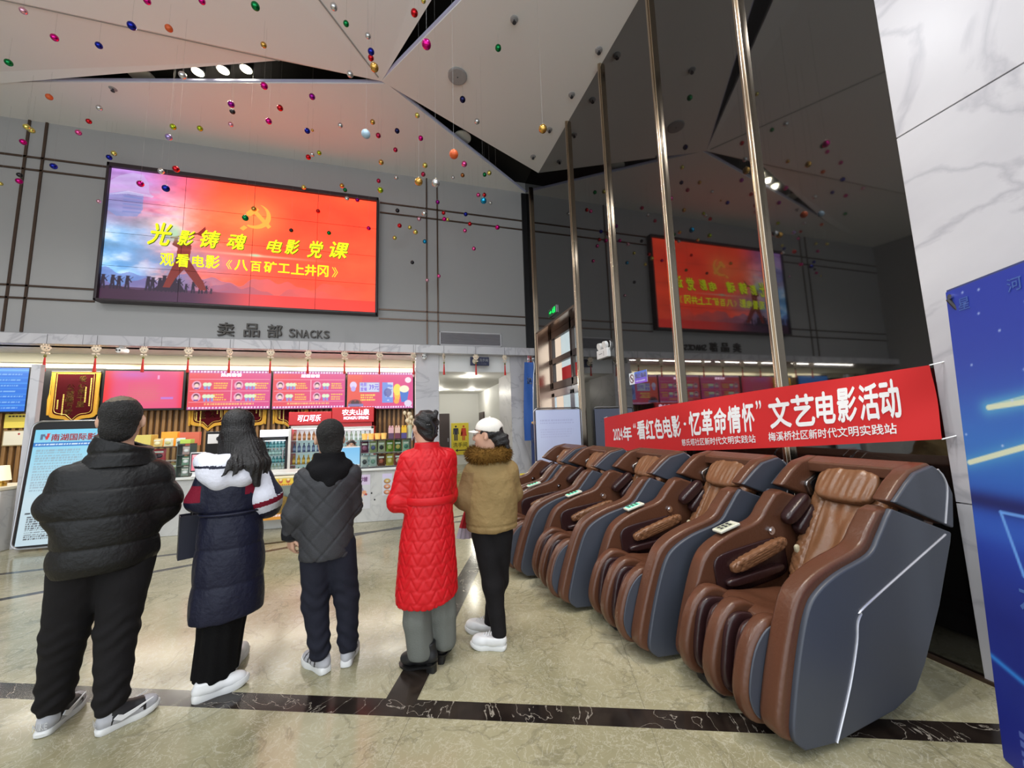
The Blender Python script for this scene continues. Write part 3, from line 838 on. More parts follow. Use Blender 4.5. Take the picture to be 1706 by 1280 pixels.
# ================================================================== menu screens over the bar
def burst(c, seed=0):
    pass
M_SCREEN = attr_mat('screen_picture', 1.0, 0.35)
def menu_base(W=150, H=86):
    c = Canvas(W, H, (226, 66, 118)); n = c.noise(2, 4, 3)
    c.put(np.clip(1-c.x*2.2+n*.4, 0, 1), (236, 74, 70), .7); c.put(np.clip(c.x*1.2-.4, 0, 1), (214, 70, 160), .6)
    for yy in (.035, .955):
        c.rect(0, yy-.03, 1, yy+.03, (190, 70, 160))
        for k in range(25): c.rect(.02+k*.039, yy-.022, .042+k*.039, yy+.022, (250, 214, 240))
    return c
def menu_grid(seed):
    c = menu_base(); r = np.random.default_rng(seed)
    for yy in (.22, .52, .80): c.rect(.02, yy, .98, yy+.014, (250, 170, 190))
    c.rect(.51, .23, .518, .80, (250, 170, 190))
    for i, (x0, y0) in enumerate(((.03, .25), (.53, .25), (.03, .55), (.53, .55))):
        c.ell(x0+.07, y0+.13, .055, .11, (238, 170, 200)); c.ell(x0+.07, y0+.11, .032, .06, (90, 40, 60)); c.ell(x0+.07, y0+.14, .026, .05, (250, 214, 200)); c.rect(x0+.045, y0+.19, x0+.095, y0+.23, (120, 70, 150))
        for k in range(1+int(r.integers(1, 3))):
            xx = x0+.15+.045*k; c.poly([(xx, y0+.12), (xx+.04, y0+.12), (xx+.034, y0+.24), (xx+.006, y0+.24)], (150, 140, 214)); c.ell(xx+.02, y0+.11, .03, .05, (222, 240, 200))
        c.textlines(x0+.27, y0+.05, x0+.44, y0+.23, 3, (250, 190, 80), seed*9+i, .7)
    c.textlines(.2, .83, .8, .9, 1, (250, 180, 120), seed+3)
    return c
def menu_offer():
    c = menu_base()
    c.rect(0, .08, .22, .92, (236, 96, 60), .6)
    c.ell(.09, .36, .05, .10, (226, 210, 244)); c.ell(.09, .46, .035, .07, (190, 170, 236))
    c.rect(.18, .28, .48, .55, (150, 160, 206)); c.rect(.19, .295, .47, .535, (206, 214, 236))
    c.textlines(.20, .60, .42, .79, 3, (250, 206, 90), 4, .7)
    c.ell(.12, .86, .10, .12, (150, 60, 60)); c.ell(.09, .84, .03, .07, (70, 40, 46)); c.ell(.15, .84, .03, .07, (70, 40, 46)); c.rect(.02, .86, .24, .93, (130, 120, 170))
    c.rect(.52, .28, .69, .84, (120, 150, 226)); n = c.noise(10, 6, 3); c.put((c.x > .52) & (c.x < .69) & (c.y > .28) & (c.y < .84) & (n > .52), (216, 228, 250), .8)
    c.ell(.605, .56, .06, .12, (80, 80, 150), .7)
    c.poly([(.70, .60), (.80, .60), (.78, .78), (.72, .78)], (250, 190, 70)); c.ell(.75, .48, .06, .16, (250, 224, 90))
    c.poly([(.79, .52), (.93, .52), (.905, .82), (.815, .82)], (70, 120, 206)); c.ell(.86, .46, .075, .10, (250, 240, 206)); c.ell(.74, .80, .04, .07, (246, 170, 70))
    c.ell(.92, .21, .05, .08, (250, 226, 236)); c.ell(.92, .86, .06, .09, (226, 214, 236))
    return c
def menu_haze():
    c = Canvas(150, 86, (236, 76, 130)); n = c.noise(3, 8, 4)
    c.put(np.exp(-((c.x)/.10)**2), (250, 40, 40), .9); c.put(np.exp(-((c.x-1)/.06)**2), (250, 40, 70), .9)
    c.ell(.5, .65, .4, .4, (230, 130, 130), .5, True); c.ell(.35, .1, .3, .15, (200, 110, 210), .6, True)
    c.textlines(.3, .3, .7, .8, 9, (220, 110, 110), 2, .8, .35); c.rect(.72, .70, .88, .76, (190, 130, 230), .8); c.rect(.66, .12, .69, .22, (244, 200, 240), .7)
    return c
def blue_board():
    c = Canvas(96, 70, (46, 118, 226)); c.put(np.clip(1-c.y, 0, 1), (60, 140, 240), .5)
    for k in range(7): c.rect(0, .10+k*.125, 1, .115+k*.125, (90, 170, 250), .7); c.textlines(.05, .14+k*.125, .96, .19+k*.125, 1, (170, 216, 255), k, .9, .7)
    c.rect(0, .04, 1, .09, (110, 190, 255), .8)
    return c
M_BEZEL = mat('screen_bezel', (18, 16, 18), 0.35)
def tv(name, label, x0, x1, z0, z1, cv, y=10.16, marg=0.02, brk=0.11):
    t = thing(name, label, 'screen', ((x0+x1)/2, y, z0)); w, h = x1-x0, z1-z0
    MB().box(-w/2, w/2, 0.004, 0.07, 0, h).build('casing', M_BEZEL, t, bevel=.006)
    picture('display', cv, w-2*marg, h-2*marg, M_SCREEN, t, None, None, (-w/2+marg, 0.0, marg))
    br = MB().box(-.12, .12, .06, brk, h*.4, h*.6); br.build('wall_bracket', M_DARKGREY, t)
    return t
tv('menu_screen', 'hazy pink menu screen, leftmost of the pink menu screens', -6.53, -5.0, 2.12, 3.06, menu_haze(), marg=0.045, brk=0.178)
t2 = tv('menu_screen', 'pink menu screen with four meal sets, directly right of the hazy one', -4.96, -3.24, 2.10, 3.06, menu_grid(1))
t3 = tv('menu_screen', 'pink menu screen with four meal sets, beside the cup and poster offer', -3.23, -1.56, 2.09, 3.06, menu_grid(2))
t4 = tv('menu_screen', 'pink menu screen offering a blue cup for 39, rightmost over the counter', -1.545, 0.13, 2.06, 3.055, menu_offer())
M_TXTWHITE = mat('lit_white_text', (250, 240, 250), 0.5, emit=(255, 236, 250), estr=1.0)
M_TXTPURPLE = mat('lit_purple_text', (110, 70, 170), 0.5, emit=(110, 80, 180), estr=1.0)
fl = lambda a, b: (a, -0.006, b)
mb = MB(); text_on(mb, '热卖套餐', -.2, .22, .80, .88, fl, .03); mb.build('heading', M_TXTWHITE, t2)
mb = MB(); text_on(mb, '超值套餐', -.2, .22, .80, .88, fl, .03); mb.build('heading', M_TXTWHITE, t3)
mb = MB(); text_on(mb, '电影', -.5, -.34, .60, .70, fl, .02); text_on(mb, '套餐', -.5, -.34, .48, .58, fl, .02); text_on(mb, '39元', -.29, -.05, .51, .66, fl, .02)
mb.build('price_lettering', M_TXTPURPLE, t4)
tv('schedule_screen', 'blue film schedule screen at the far left over the ticket counter', -9.3, -7.74, 2.11, 3.09, blue_board(), marg=0.03, brk=0.178)
tag(MB().box(-7.62, -6.55, 10.28, 10.33, 1.86, 3.09).build('backing_panel', M_BLACK, bevel=.005), 'black wall panel behind the maroon pennant', 'panel')
# ================================================================== massage chairs
M_LEATHER = mat('brown_leather', (94, 59, 42), 0.30, bump=(45, 0.12), noise=(5, 0.25))
M_LEATHER_LIT = mat('leather_lit', (130, 90, 62), 0.30, bump=(14, 0.35), noise=(4, 0.3))  # the brown leather again, its highlights put into a lighter colour
M_OXBLOOD = mat('oxblood_leather', (46, 26, 27), 0.28, bump=(30, 0.15))
M_SHELL = mat('slate_shell', (63, 67, 77), 0.42)
M_CHBLACK = mat('chair_black', (26, 24, 26), 0.5)
M_BOLSTER_LIT = mat('bolster_lit', (196, 186, 156), 0.5)  # tan side bolsters made paler, the light they catch put into the colour
M_STRIPE = mat('silver_stripe', (214, 214, 220), 0.25, 0.6)
M_REMOTE = mat('remote_body', (206, 206, 190), 0.4)
M_REMSCR = mat('remote_green_display', (120, 220, 180), 0.4, emit=(90, 220, 170), estr=0.9)
M_REMPALE = mat('remote_pale_display', (190, 196, 170), 0.4)
M_CABLE = mat('pale_cable', (196, 192, 176), 0.5)

def pillow(name, size, c, m, parent, pitch=0.0, n=4.0, N=16, disp=None, yaw=0.0):
    """rounded cushion; pitch turns it about the local Y axis, disp(local unit coords) pushes it outwards"""
    lin_ = np.linspace(-1, 1, N); A, B = np.meshgrid(lin_, lin_, indexing='ij'); A = A.ravel(); B = B.ravel(); O = np.ones_like(A)
    V = []; Q = []; k = 0
    idx = np.arange(N*N).reshape(N, N)
    q0 = np.stack([idx[:-1, :-1], idx[1:, :-1], idx[1:, 1:], idx[:-1, 1:]], -1).reshape(-1, 4)
    for f, (P, fl) in enumerate((((O, A, B), 0), ((-O, A, B), 1), ((A, O, B), 1), ((A, -O, B), 0), ((A, B, O), 0), ((A, B, -O), 1))):
        V.append(np.stack(P, 1)); Q.append((q0[:, ::-1] if fl else q0)+k); k += N*N
    V = np.concatenate(V); Q = np.concatenate(Q)
    # weld the seams between faces
    key = np.round(V*1000).astype(np.int64); _, first, inv = np.unique(key, axis=0, return_index=True, return_inverse=True)
    V = V[first]; Q = inv.ravel()[Q]
    r = (np.abs(V)**n).sum(1)**(1/n); U = V/r[:, None]
    P = U*np.array(size)
    if disp is not None:
        Nn = np.sign(U)*np.abs(U)**(n-1)/np.array(size); Nn /= np.linalg.norm(Nn, axis=1, keepdims=True)
        P = P+Nn*np.asarray(disp(U, P))[:, None]
    cp, sp, cy, sy = math.cos(pitch), math.sin(pitch), math.cos(yaw), math.sin(yaw)
    P = P @ np.array([[cp, 0, sp], [0, 1, 0], [-sp, 0, cp]]).T @ np.array([[cy, -sy, 0], [sy, cy, 0], [0, 0, 1]]).T+np.array(c)
    return link(name, np_mesh(name, P, Q, m), parent)
def quilt(a, b, pitch, depth, w=0.28):
    s1 = np.sin(PI*(a+b)/pitch); s2 = np.sin(PI*(a-b)/pitch)
    return -depth*(np.exp(-(s1/w)**2)+np.exp(-(s2/w)**2))
CW = 0.72
G_FRONT = [(.06, .035), (.0, .10), (.03, .25), (.10, .46), (.17, .61), (.25, .685), (.40, .75), (.63, .81), (.72, .89), (.80, .98)]
G_REST = [(.845, 1.022), (1.305, .852), (1.285, .80), (1.11, .49), (.93, .235), (.83, .125), (.66, .07), (.24, .022)]
C_FRONT = [(.05, .045), (-.055, .11), (-.03, .26), (.045, .47), (.125, .64), (.22, .725), (.39, .79), (.60, .845), (.69, .93), (.775, 1.01)]
C_REST = [(.84, 1.026), (1.29, .86), (1.26, .80), (1.09, .49), (.91, .235), (.82, .13), (.66, .08), (.24, .035)]
H_OUT = [(.875, 1.052), (1.0, 1.145), (1.08, 1.195), (1.24, 1.228), (1.325, 1.18), (1.378, 1.06), (1.335, .87)]
HC_OUT = [(.855, 1.055), (.97, 1.15), (1.07, 1.212), (1.24, 1.245), (1.33, 1.19), (1.375, 1.06), (1.32, .88)]
def chair_profile(front, rest): return smooth_path(front, 4)+rest
def make_chair(label):
    t = thing('massage_chair', label, 'massage chair', (0, 0, 0), 0, 'massage chairs along the black wall')
    for side in (0, 1):
        f = (lambda v: v) if side == 0 else (lambda v: CW-v)
        v0, v1 = sorted((f(.022), f(.125)))
        MB().prism(chair_profile(C_FRONT, C_REST), v0, v1).build('armrest', M_LEATHER, t, bevel=.022, seg=3)
        v0, v1 = sorted((f(-.002), f(.03)))
        p = MB().prism(chair_profile(G_FRONT, G_REST), v0, v1).build('side_panel', M_SHELL, t, bevel=.010, seg=3)
        st = smooth_path([(1.24, .848), (.56, .585), (.507, .547), (.473, .505), (.45, .42), (.369, .242), (.244, .03)], 4)
        MB().tube([(a, f(-.004), b) for a, b in st], .006, 6).build('trim_line', M_STRIPE, p, smooth=True)
        v0, v1 = sorted((f(.02), f(.105)))
        hs = MB().prism(HC_OUT, v0, v1).build('head_side', M_LEATHER, t, bevel=.02, seg=3)
        v0, v1 = sorted((f(.0), f(.03)))
        h2 = MB().prism(H_OUT, v0, v1).build('head_panel', M_SHELL, t, bevel=.010, seg=3)
        st = smooth_path([(1.27, 1.205), (1.315, 1.15), (1.322, 1.08), (1.26, .905)], 5)
        MB().tube([(a, f(-.002), b) for a, b in st], .005, 6).build('trim_line', M_STRIPE, h2, smooth=True)
        # speaker set into the inner face of the head side
        sx = .105 if side == 0 else CW-.105
        sg = 1 if side == 0 else -1
        ca, sa = math.cos(.42), math.sin(.42)
        rot = lambda p: (1.17+p[0]*ca-p[1]*sa, 1.05+p[0]*sa+p[1]*ca)
        fr_ = [rot(p) for p in rrect(.20, .115, .03)]; inn = [rot(p) for p in rrect(.15, .085, .02, cx=.012)]
        v0, v1 = sorted((sx-.004*sg, sx+.022*sg)); s_ = MB().prism(fr_, v0, v1).build('speaker', M_STEEL, t, bevel=.006)
        v0, v1 = sorted((sx+.020*sg, sx+.026*sg)); MB().prism(inn, v0, v1).build('speaker_grille', M_BLACK, s_)
        # inner arm: dark cavity, quilted arm cushion, control knob, shoulder airbags
        pillow('arm_lining', (.30, .012, .13), (.50, f(.128), .575), M_OXBLOOD, t, -.12, 5, 10)
        pillow('arm_cushion', (.245, .035, .042), (.545, f(.150), .645), M_LEATHER_LIT, t, -.26, 3.5, 26,
               disp=lambda U, P: quilt(P[:, 0], P[:, 2]*1.3, .06, .006)*(np.abs(U[:, 0]) < .93))
        pillow('hand_cushion', (.24, .032, .028), (.50, f(.150), .525), M_OXBLOOD, t, -.10, 3.5, 10)
        kb = MB(); kb.tube([(.69, f(.118), .775), (.69, f(.138), .775)], .027, 16); kb.tube([(.69, f(.138), .775), (.69, f(.145), .775)], .016, 14)
        kb.build('control_knob', M_CHROME, t, smooth=True)
        pillow('shoulder_airbag', (.135, .045, .045), (.90, f(.155), .905), M_OXBLOOD, t, -.62, 3.2, 12)
        pillow('shoulder_airbag', (.120, .045, .05), (.965, f(.165), .83), M_OXBLOOD, t, -.75, 3.2, 12)
        pillow('lumbar_bolster', (.026, .018, .15), (.885, f(.185), .545), M_BOLSTER_LIT, t, -.42, 3.5, 10)
    MB().prism([(1.13, 1.205), (1.24, 1.243), (1.335, 1.192), (1.385, 1.06), (1.345, .86), (1.27, .86), (1.30, 1.04), (1.255, 1.13), (1.19, 1.155), (1.13, 1.135)], .09, CW-.09).build('hood', M_LEATHER, t, bevel=.012, seg=3)
    MB().prism([(.62, .11), (.80, .14), (.90, .25), (1.08, .49), (1.25, .80), (1.33, .88), (1.30, 1.03), (1.2, .98), (.98, .52), (.80, .30)], .10, CW-.10).build('back_shell', M_CHBLACK, t, bevel=.02)
    def back_disp(U, P):
        q = np.clip((np.abs(P[:, 1])-.115)/.01, 0, 1)
        front = (U[:, 0] < -.2)
        seam = -.012*np.exp(-((np.abs(P[:, 1])-.118)/.007)**2)-.010*np.exp(-((P[:, 2]-.255)/.008)**2)
        wr = .010*vnoise(P*np.array([1, 1.6, .5]), 46, 3)*(1-q)
        return front*(q*quilt(P[:, 1], P[:, 2], .062, .007)+seam+wr)
    pillow('backrest', (.07, .215, .45), (1.0, CW/2, .79), M_LEATHER_LIT, t, .60, 5, 64, back_disp)
    pillow('head_pillow', (.034, .170, .120), (1.085, CW/2, 1.075), M_LEATHER_LIT, t, .62, 3.6, 34, lambda U, P: .009*vnoise(P*np.array([1, 2.2, .6]), 60, 5)*(U[:, 0] < 0))
    pillow('seat_cushion', (.34, .205, .065), (.47, CW/2, .405), M_LEATHER, t, .10, 4.5, 30, lambda U, P: (.007*vnoise(P, 34, 8)-.02*np.exp(-((P[:, 0])/.15)**2-(P[:, 1]/.12)**2))*(U[:, 2] > .3))
    pillow('lower_back_cushion', (.05, .19, .10), (.83, CW/2, .475), M_LEATHER_LIT, t, .25, 4, 24, lambda U, P: -.008*np.abs(np.sin(P[:, 1]*60))*(U[:, 0] < 0))
    MB().prism([(.08, .12), (.84, .14), (.86, .36), (.10, .34)], .125, CW-.125).build('seat_frame', M_OXBLOOD, t, bevel=.01)
    # legrest: three upright fins with dark calf pads between them
    FIN = smooth_path([(-.125, .185), (-.112, .29), (-.06, .42), (.02, .505), (.10, .53), (.20, .50), (.28, .43), (.27, .26), (.12, .07), (.02, .055), (-.08, .09)], 3, True)
    lr = None
    for k, (v0, v1) in enumerate(((.128, .212), (.315, .405), (.508, .592))):
        fin = MB().prism(FIN, v0, v1).build('legrest_fin', M_LEATHER, t, bevel=.028, seg=4)
        for sg, vv in ((-1, v0), (1, v1)):
            if (k == 0 and sg < 0) or (k == 2 and sg > 0):
                gp = [(.075+(p[0]-.075)*.86, .285+(p[1]-.285)*.88) for p in FIN]
                a, b = sorted((vv-.004*sg, vv+.008*sg)); MB().prism(gp, a, b).build('outer_plate', M_SHELL, fin, bevel=.005)
            else:
                pillow('calf_pad', (.135, .03, .20), (.07, vv+.012*sg, .285), M_OXBLOOD, fin, .22, 3.2, 14)
    MB().prism([(.14, .10), (.26, .30), (.27, .46), (.20, .47), (.10, .14)], .20, .52).build('calf_rest', M_OXBLOOD, t, bevel=.02)
    MB().prism([(.0, .0), (.16, .0), (.22, .12), (.03, .11), (-.02, .05)], .40, .585).build('foot_pad', M_CHBLACK, t, bevel=.015)
    MB().prism([(.16, .0), (.98, .0), (1.02, .03), (.98, .14), (.80, .17), (.30, .14)], .10, CW-.10).build('base', M_CHBLACK, t, bevel=.02)
    # remote control on the far arm
    ca, sa = math.cos(.24), math.sin(.24)
    q = [(.385+x*ca-z*sa, .803+x*sa+z*ca) for x, z in ((-.085, 0), (.085, 0), (.085, .018), (-.085, .018))]
    rm = MB().prism(q, .615, .69).build('remote_control', M_REMOTE, t, bevel=.006)
    q = [(.385+x*ca-z*sa, .803+x*sa+z*ca) for x, z in ((-.07, .016), (.05, .016), (.05, .0205), (-.07, .0205))]
    MB().prism(q, .626, .679).build('display', M_REMSCR, rm)
    k = MB()
    for i in range(3):
        for j in range(2):
            x0, x1, v0 = -.060+.036*i, -.034+.036*i, .632+.024*j
            k.prism([(.385+x*ca-z*sa, .803+x*sa+z*ca) for x, z in ((x0, .0195), (x1, .0195), (x1, .0215), (x0, .0215))], v0, v0+.018)
    k.build('button_pad', M_DARKGREY, rm)
    cb = smooth_path([(1.24, .70, .46), (1.36, .72, .36), (1.40, .70, .20), (1.30, .74, .06), (1.1, .72, .012), (.9, .70, .012)], 5)
    MB().tube(cb, .008, 6).build('power_cable', M_CABLE, t, smooth=True)
    return t
CHAIRS = [(1.66, 1.40, 'brown massage chair beside the blue advertising stand, its remote pale'),
          (1.47, 2.165, 'second brown massage chair from the blue advertising stand'),
          (1.26, 2.91, 'middle one of the five brown massage chairs in the row'),
          (1.08, 3.65, 'brown massage chair fourth from the blue advertising stand'),
          (1.00, 4.39, 'brown massage chair at the entrance end of the row')]
first_chair = make_chair(CHAIRS[0][2]); first_chair.location = (CHAIRS[0][0], CHAIRS[0][1], 0)
for cx, cy, lab in CHAIRS[1:]:
    c = copy_tree(first_chair); c.location = (cx, cy, 0); c['label'] = lab
for ch in first_chair.children_recursive:
    if ch.name.startswith('display'):
        ch.data = ch.data.copy(); ch.data.materials[0] = M_REMPALE
# ================================================================== snack bar
def cbox(name, mats, label, cat, x0, x1, y0, y1, z0, z1, bev=.004, group=None, parent=None):
    o = MB().box(x0, x1, y0, y1, z0, z1).build(name, mats, parent, bevel=bev, seg=2)
    if label: tag(o, label, cat, group)
    return o
# counters
ct = thing('snack_counter', 'white marble snack counter with printed stickers on its front', 'counter', (0, 0, 0))
cp = [(-5.14, 7.22), (0.10, 6.66), (0.10, 7.25), (-5.14, 7.85)]
MB().prism(cp, 0.0, 0.84, 'z').build('body', M_COUNTER, ct, bevel=.008)
MB().prism([(-5.16, 7.19), (0.13, 6.62), (0.13, 7.27), (-5.16, 7.87)], 0.84, 0.88, 'z').build('worktop', mat('worktop', (222, 222, 216), .25), ct, bevel=.008)
def cf(x): return 7.22-(x+5.14)*(0.56/5.24)          # front face of the counter
st = Canvas(90, 110, (204, 202, 204))
st.rect(.02, .0, .98, .30, (214, 196, 220)); st.rect(.42, .02, .60, .10, (120, 70, 140), .5)
for r_, cl in ((.40, (150, 140, 170)), (.35, (226, 220, 226)), (.31, (108, 104, 124)), (.25, (220, 208, 224))):
    d = np.hypot((st.x-.42)*1.0, (st.y-.62)*1.0); st.put((d < r_) & (st.y < .62), cl)
for cx, cy, rr, cl in ((.80, .52, .07, (226, 160, 120)), (.86, .58, .04, (180, 70, 60)), (.74, .60, .05, (240, 200, 170)), (.62, .74, .12, (226, 110, 70)), (.66, .86, .12, (236, 150, 90)), (.60, .80, .06, (244, 220, 200)), (.30, .84, .08, (130, 200, 170)), (.24, .78, .05, (160, 214, 190)), (.44, .76, .06, (150, 120, 180)), (.10, .90, .07, (200, 110, 130)), (.63, .86, .05, (180, 40, 40))):
    st.ell(cx, cy, rr, rr*.8, cl)
st.textlines(.1, .955, .6, .985, 1, (90, 90, 90), 3, .9)
M_PRINT = attr_mat('printed_sheet', 0.0, 0.45)
sx0 = -1.12
pst = picture('sticker', st, .50, .56, M_PRINT, ct, lambda u, v: (sx0+u, cf(sx0+u)-.004, .22+v))
mb = MB(); text_on(mb, '影院新增', sx0+.05, sx0+.45, .665, .745, lambda a, b: (a, cf(a)-.007, b), .03); mb.build('sticker_lettering', mat('purple_ink', (150, 90, 150)), ct)
s2 = Canvas(40, 70, (206, 206, 212)); s2.rect(0, 0, 1, .2, (210, 200, 226))
for k in range(3):
    s2.ell(.5, .35+.25*k, .33, .11, (150, 90, 60)); s2.ell(.5, .33+.25*k, .27, .085, (220, 150, 110) if k else (200, 170, 90)); s2.ell(.5, .34+.25*k, .10, .03, (206, 206, 212))
picture('sticker', s2, .16, .36, M_PRINT, ct, lambda u, v: (-.43+u, cf(-.43+u)-.004, .42+v))
for a, b in ((-.60, .47), (-.55, .36)): MB().tube([(a, cf(a)-.001, b), (a, cf(a)-.006, b)], .014, 10).build('cap_screw', M_DARKGREY, ct)
tcn = thing('ticket_counter', 'white marble ticket counter beside the kiosk pillar', 'counter', (0, 0, 0))
MB().box(-9.5, -5.46, 6.95, 7.6, 0, .84).build('body', M_COUNTER, tcn, bevel=.01)
MB().box(-9.5, -5.45, 6.92, 7.63, .84, .89).build('worktop', mat('cream_top', (232, 226, 200), .3), tcn, bevel=.01)
lp = thing('desk_lamp', 'small cream lamp on the ticket counter', 'lamp', (-5.62, 7.15, .89))
MB().lathe([(.05, 0), (.05, .05), (.03, .06), (.03, .09)], 16).build('base', mat('brass', (190, 150, 70), .3, .9), lp, smooth=True)
MB().lathe([(.085, .08), (.055, .29)], 20).build('lamp_shade', mat('cream_shade', (244, 238, 206), .6, emit=(250, 240, 200), estr=.35), lp, smooth=True)

# popcorn cabinet let into the counter
pc = thing('popcorn_cabinet', 'yellow popcorn cabinet built into the counter front', 'popcorn cabinet', (0, 0, 0))
M_YEL = mat('popcorn_yellow', (230, 196, 40), .4)
M_POP = mat('popcorn_tan', (214, 160, 70), .7, noise=(40, .6, (120, 76, 30)))
py = cf(-1.9)-.225
k = MB(); k.box(-2.34, -1.28, py, py+.14, .20, .26); k.box(-2.34, -1.28, py, py+.14, .70, .80); k.box(-2.34, -2.12, py, py+.14, .2, .8); k.box(-1.36, -1.28, py, py+.14, .2, .8)
k.build('casing', M_YEL, pc, bevel=.006)
cv = Canvas(120, 14, (236, 200, 60))
for i in range(9): cv.ell(.08+.1*i, .35, .028, .32, (190, 90, 50)); cv.ell(.08+.1*i, .2, .02, .18, (244, 220, 150))
cv.textlines(.1, .72, .9, .98, 1, (200, 70, 50), 4, .9); picture('header_print', cv, 1.04, .11, M_PRINT, pc, None, None, (-2.33, py-.003, .70))
cv = Canvas(120, 10, (222, 150, 50)); cv.textlines(.1, .1, .8, .6, 1, (250, 226, 220), 5, .9); picture('footer_print', cv, 1.04, .09, M_PRINT, pc, None, None, (-2.33, py-.003, .19))
k = MB(); k.grid(lambda u, v: (-2.17+u*.8, py+.03+v*.1, .27+.14*(.5+.5*math.sin(u*5+1))*v+.14*v), 30, 8); k.build('popcorn', M_POP, pc, smooth=True)['kind'] = 'stuff'
MB().box(-2.18, -1.36, py+.005, py+.012, .26, .70).build('glass', M_GLASS, pc)
k = MB(); k.box(-2.32, -1.30, py+.0, py+.12, .80, .836); k.build('lid', mat('pale_lid', (226, 214, 170), .4), pc, bevel=.01)

# glass show case with snack bags
def showcase(name, label, x0, x1, y0, d, z0, z1, nshelf=1):
    t = thing(name, label, 'display case', ((x0+x1)/2, y0+d/2, z0)); w = x1-x0; h = z1-z0
    k = MB()
    for sx in (-w/2, w/2-.014):
        for sy in (-d/2, d/2-.014): k.box(sx, sx+.014, sy, sy+.014, 0, h)
    for zz in (0, h-.014): k.box(-w/2, w/2, -d/2, -d/2+.014, zz, zz+.014); k.box(-w/2, w/2, d/2-.014, d/2, zz, zz+.014); 
    k.build('frame', M_DARKGREY, t)
    for i in range(nshelf+1): MB().box(-w/2+.01, w/2-.01, -d/2+.01, d/2-.01, .004+i*h/(nshelf+1), .012+i*h/(nshelf+1)).build('shelf', mat('shelf_grey', (150, 150, 150), .3), t)
    MB().box(-w/2, w/2, -d/2, d/2, h-.006, h).build('top_glass', mat('top_glass', (190, 196, 190), .1), t)
    MB().box(-w/2+.01, w/2-.01, -d/2+.002, -d/2+.006, .01, h-.01).build('front_glass', M_GLASS, t)
    return t
def bag(label, cat, x, y, z, w, h, c1, c2, grp, name='snack_bag', d=.05, c3=(240, 236, 220)):
    k = MB(); n = 9
    def fn(s):
        return lambda u, v: (x+(u-.5)*w*(1-.06*math.sin(v*PI)), y+s*d*.5*max(0, math.sin(PI*u))**.5*max(0, math.sin(PI*v))**.6, z+v*h)
    k.grid(fn(-1), n, n, 0); k.grid(fn(1), n, n, 0)
    k.ball((x, y-d*.45, z+h*.42), (w*.30, .012, h*.2), 12, 6, 1)
    k.box(x-w*.34, x+w*.34, y-d*.5, y-d*.42, z+h*.68, z+h*.82, 2)
    return tag(k.build(name, [mat('bag_%d_%d_%d' % c1, c1, .3), mat('bag_%d_%d_%d' % c2, c2, .3), mat('bag_%d_%d_%d' % c3, c3, .3)], smooth=True), label, cat, grp)
showcase('glass_showcase', 'glass snack showcase on the counter beside the woman in the red coat', -.80, .04, 6.78, .30, .88, 1.36)
sn = [((96, 40, 66), (170, 100, 130), 'maroon and pink'), ((168, 176, 120), (90, 90, 140), 'pale olive'), ((190, 190, 150), (60, 60, 60), 'cream'), ((120, 150, 50), (200, 200, 120), 'leaf green'), ((60, 110, 50), (220, 190, 90), 'dark green'), ((170, 200, 170), (80, 130, 110), 'mint')]
for i, (a, b, nm) in enumerate(sn):
    bag('%s snack bag on the upper shelf of the glass showcase' % nm, 'snack bag', -.735+i*.138, 6.90, 1.135, .125, .20, a, b, 'snack bags in the glass showcase')
sn = [((196, 200, 196), (70, 70, 70), 'grey and white'), ((200, 210, 200), (120, 150, 130), 'white smiling'), ((110, 60, 40), (190, 90, 60), 'chestnut brown'), ((200, 176, 70), (230, 210, 130), 'mustard yellow'), ((130, 40, 40), (210, 190, 160), 'dark red'), ((90, 50, 40), (160, 110, 70), 'cocoa brown')]
for i, (a, b, nm) in enumerate(sn):
    bag('%s snack bag on the lower shelf of the glass showcase' % nm, 'snack bag', -.735+i*.138, 6.90, .897, .125, .20, a, b, 'snack bags in the glass showcase')
for i in range(4):
    k = MB(); k.lathe([(.04, 0), (.05, .10), (.044, .105)], 14, (-.74+i*.105, 6.92, 1.362))
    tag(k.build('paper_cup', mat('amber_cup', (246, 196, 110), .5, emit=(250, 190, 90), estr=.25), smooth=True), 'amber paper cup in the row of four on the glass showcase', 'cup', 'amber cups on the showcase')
for i, (x, cl, cc, nm) in enumerate(((-.30, (226, 176, 180), (90, 60, 90), 'pink carton on the glass showcase, next to the amber cups'), (-.19, (230, 190, 170), (110, 50, 70), 'peach carton on the glass showcase between pink carton and yellow box'), (-.08, (240, 190, 40), (80, 70, 130), 'yellow and purple carton on the glass showcase'))):
    k = MB(); k.box(x-.045, x+.045, 6.86, 6.95, 1.362, 1.46, 1); k.box(x-.045, x+.045, 6.86, 6.95, 1.46, 1.56, 0)
    k.ball((x-.022, 6.905, 1.575), .02, 8, 5, 0); k.ball((x+.022, 6.905, 1.575), .02, 8, 5, 0)
    tag(k.build('snack_carton', [mat('carton_%d' % i, cl, .5), mat('cartonb_%d' % i, cc, .5)], bevel=.004), nm, 'carton', 'cartons on the showcase')
pl_ = thing('lollipop_tree', 'tall cream bunch of paper wrapped sweets on the glass showcase', 'sweet stand', (.02, 6.95, 1.362))
MB().lathe([(.05, 0), (.045, .22), (.02, .24)], 14).build('jar', mat('jar_pale', (196, 200, 170), .25), pl_, smooth=True)
rr = np.random.default_rng(5)
for i in range(16):
    a = rr.random()*6.28; q = rr.random(); p = (.10*q*math.cos(a), .08*q*math.sin(a), .26+.22*rr.random())
    k = MB(); k.tube([(0, 0, .2), p], .004, 5); k.ball(p, (.03, .022, .04), 8, 6); k.build('sweet', mat('cream_wrap', (226, 206, 170), .4), pl_, smooth=True)
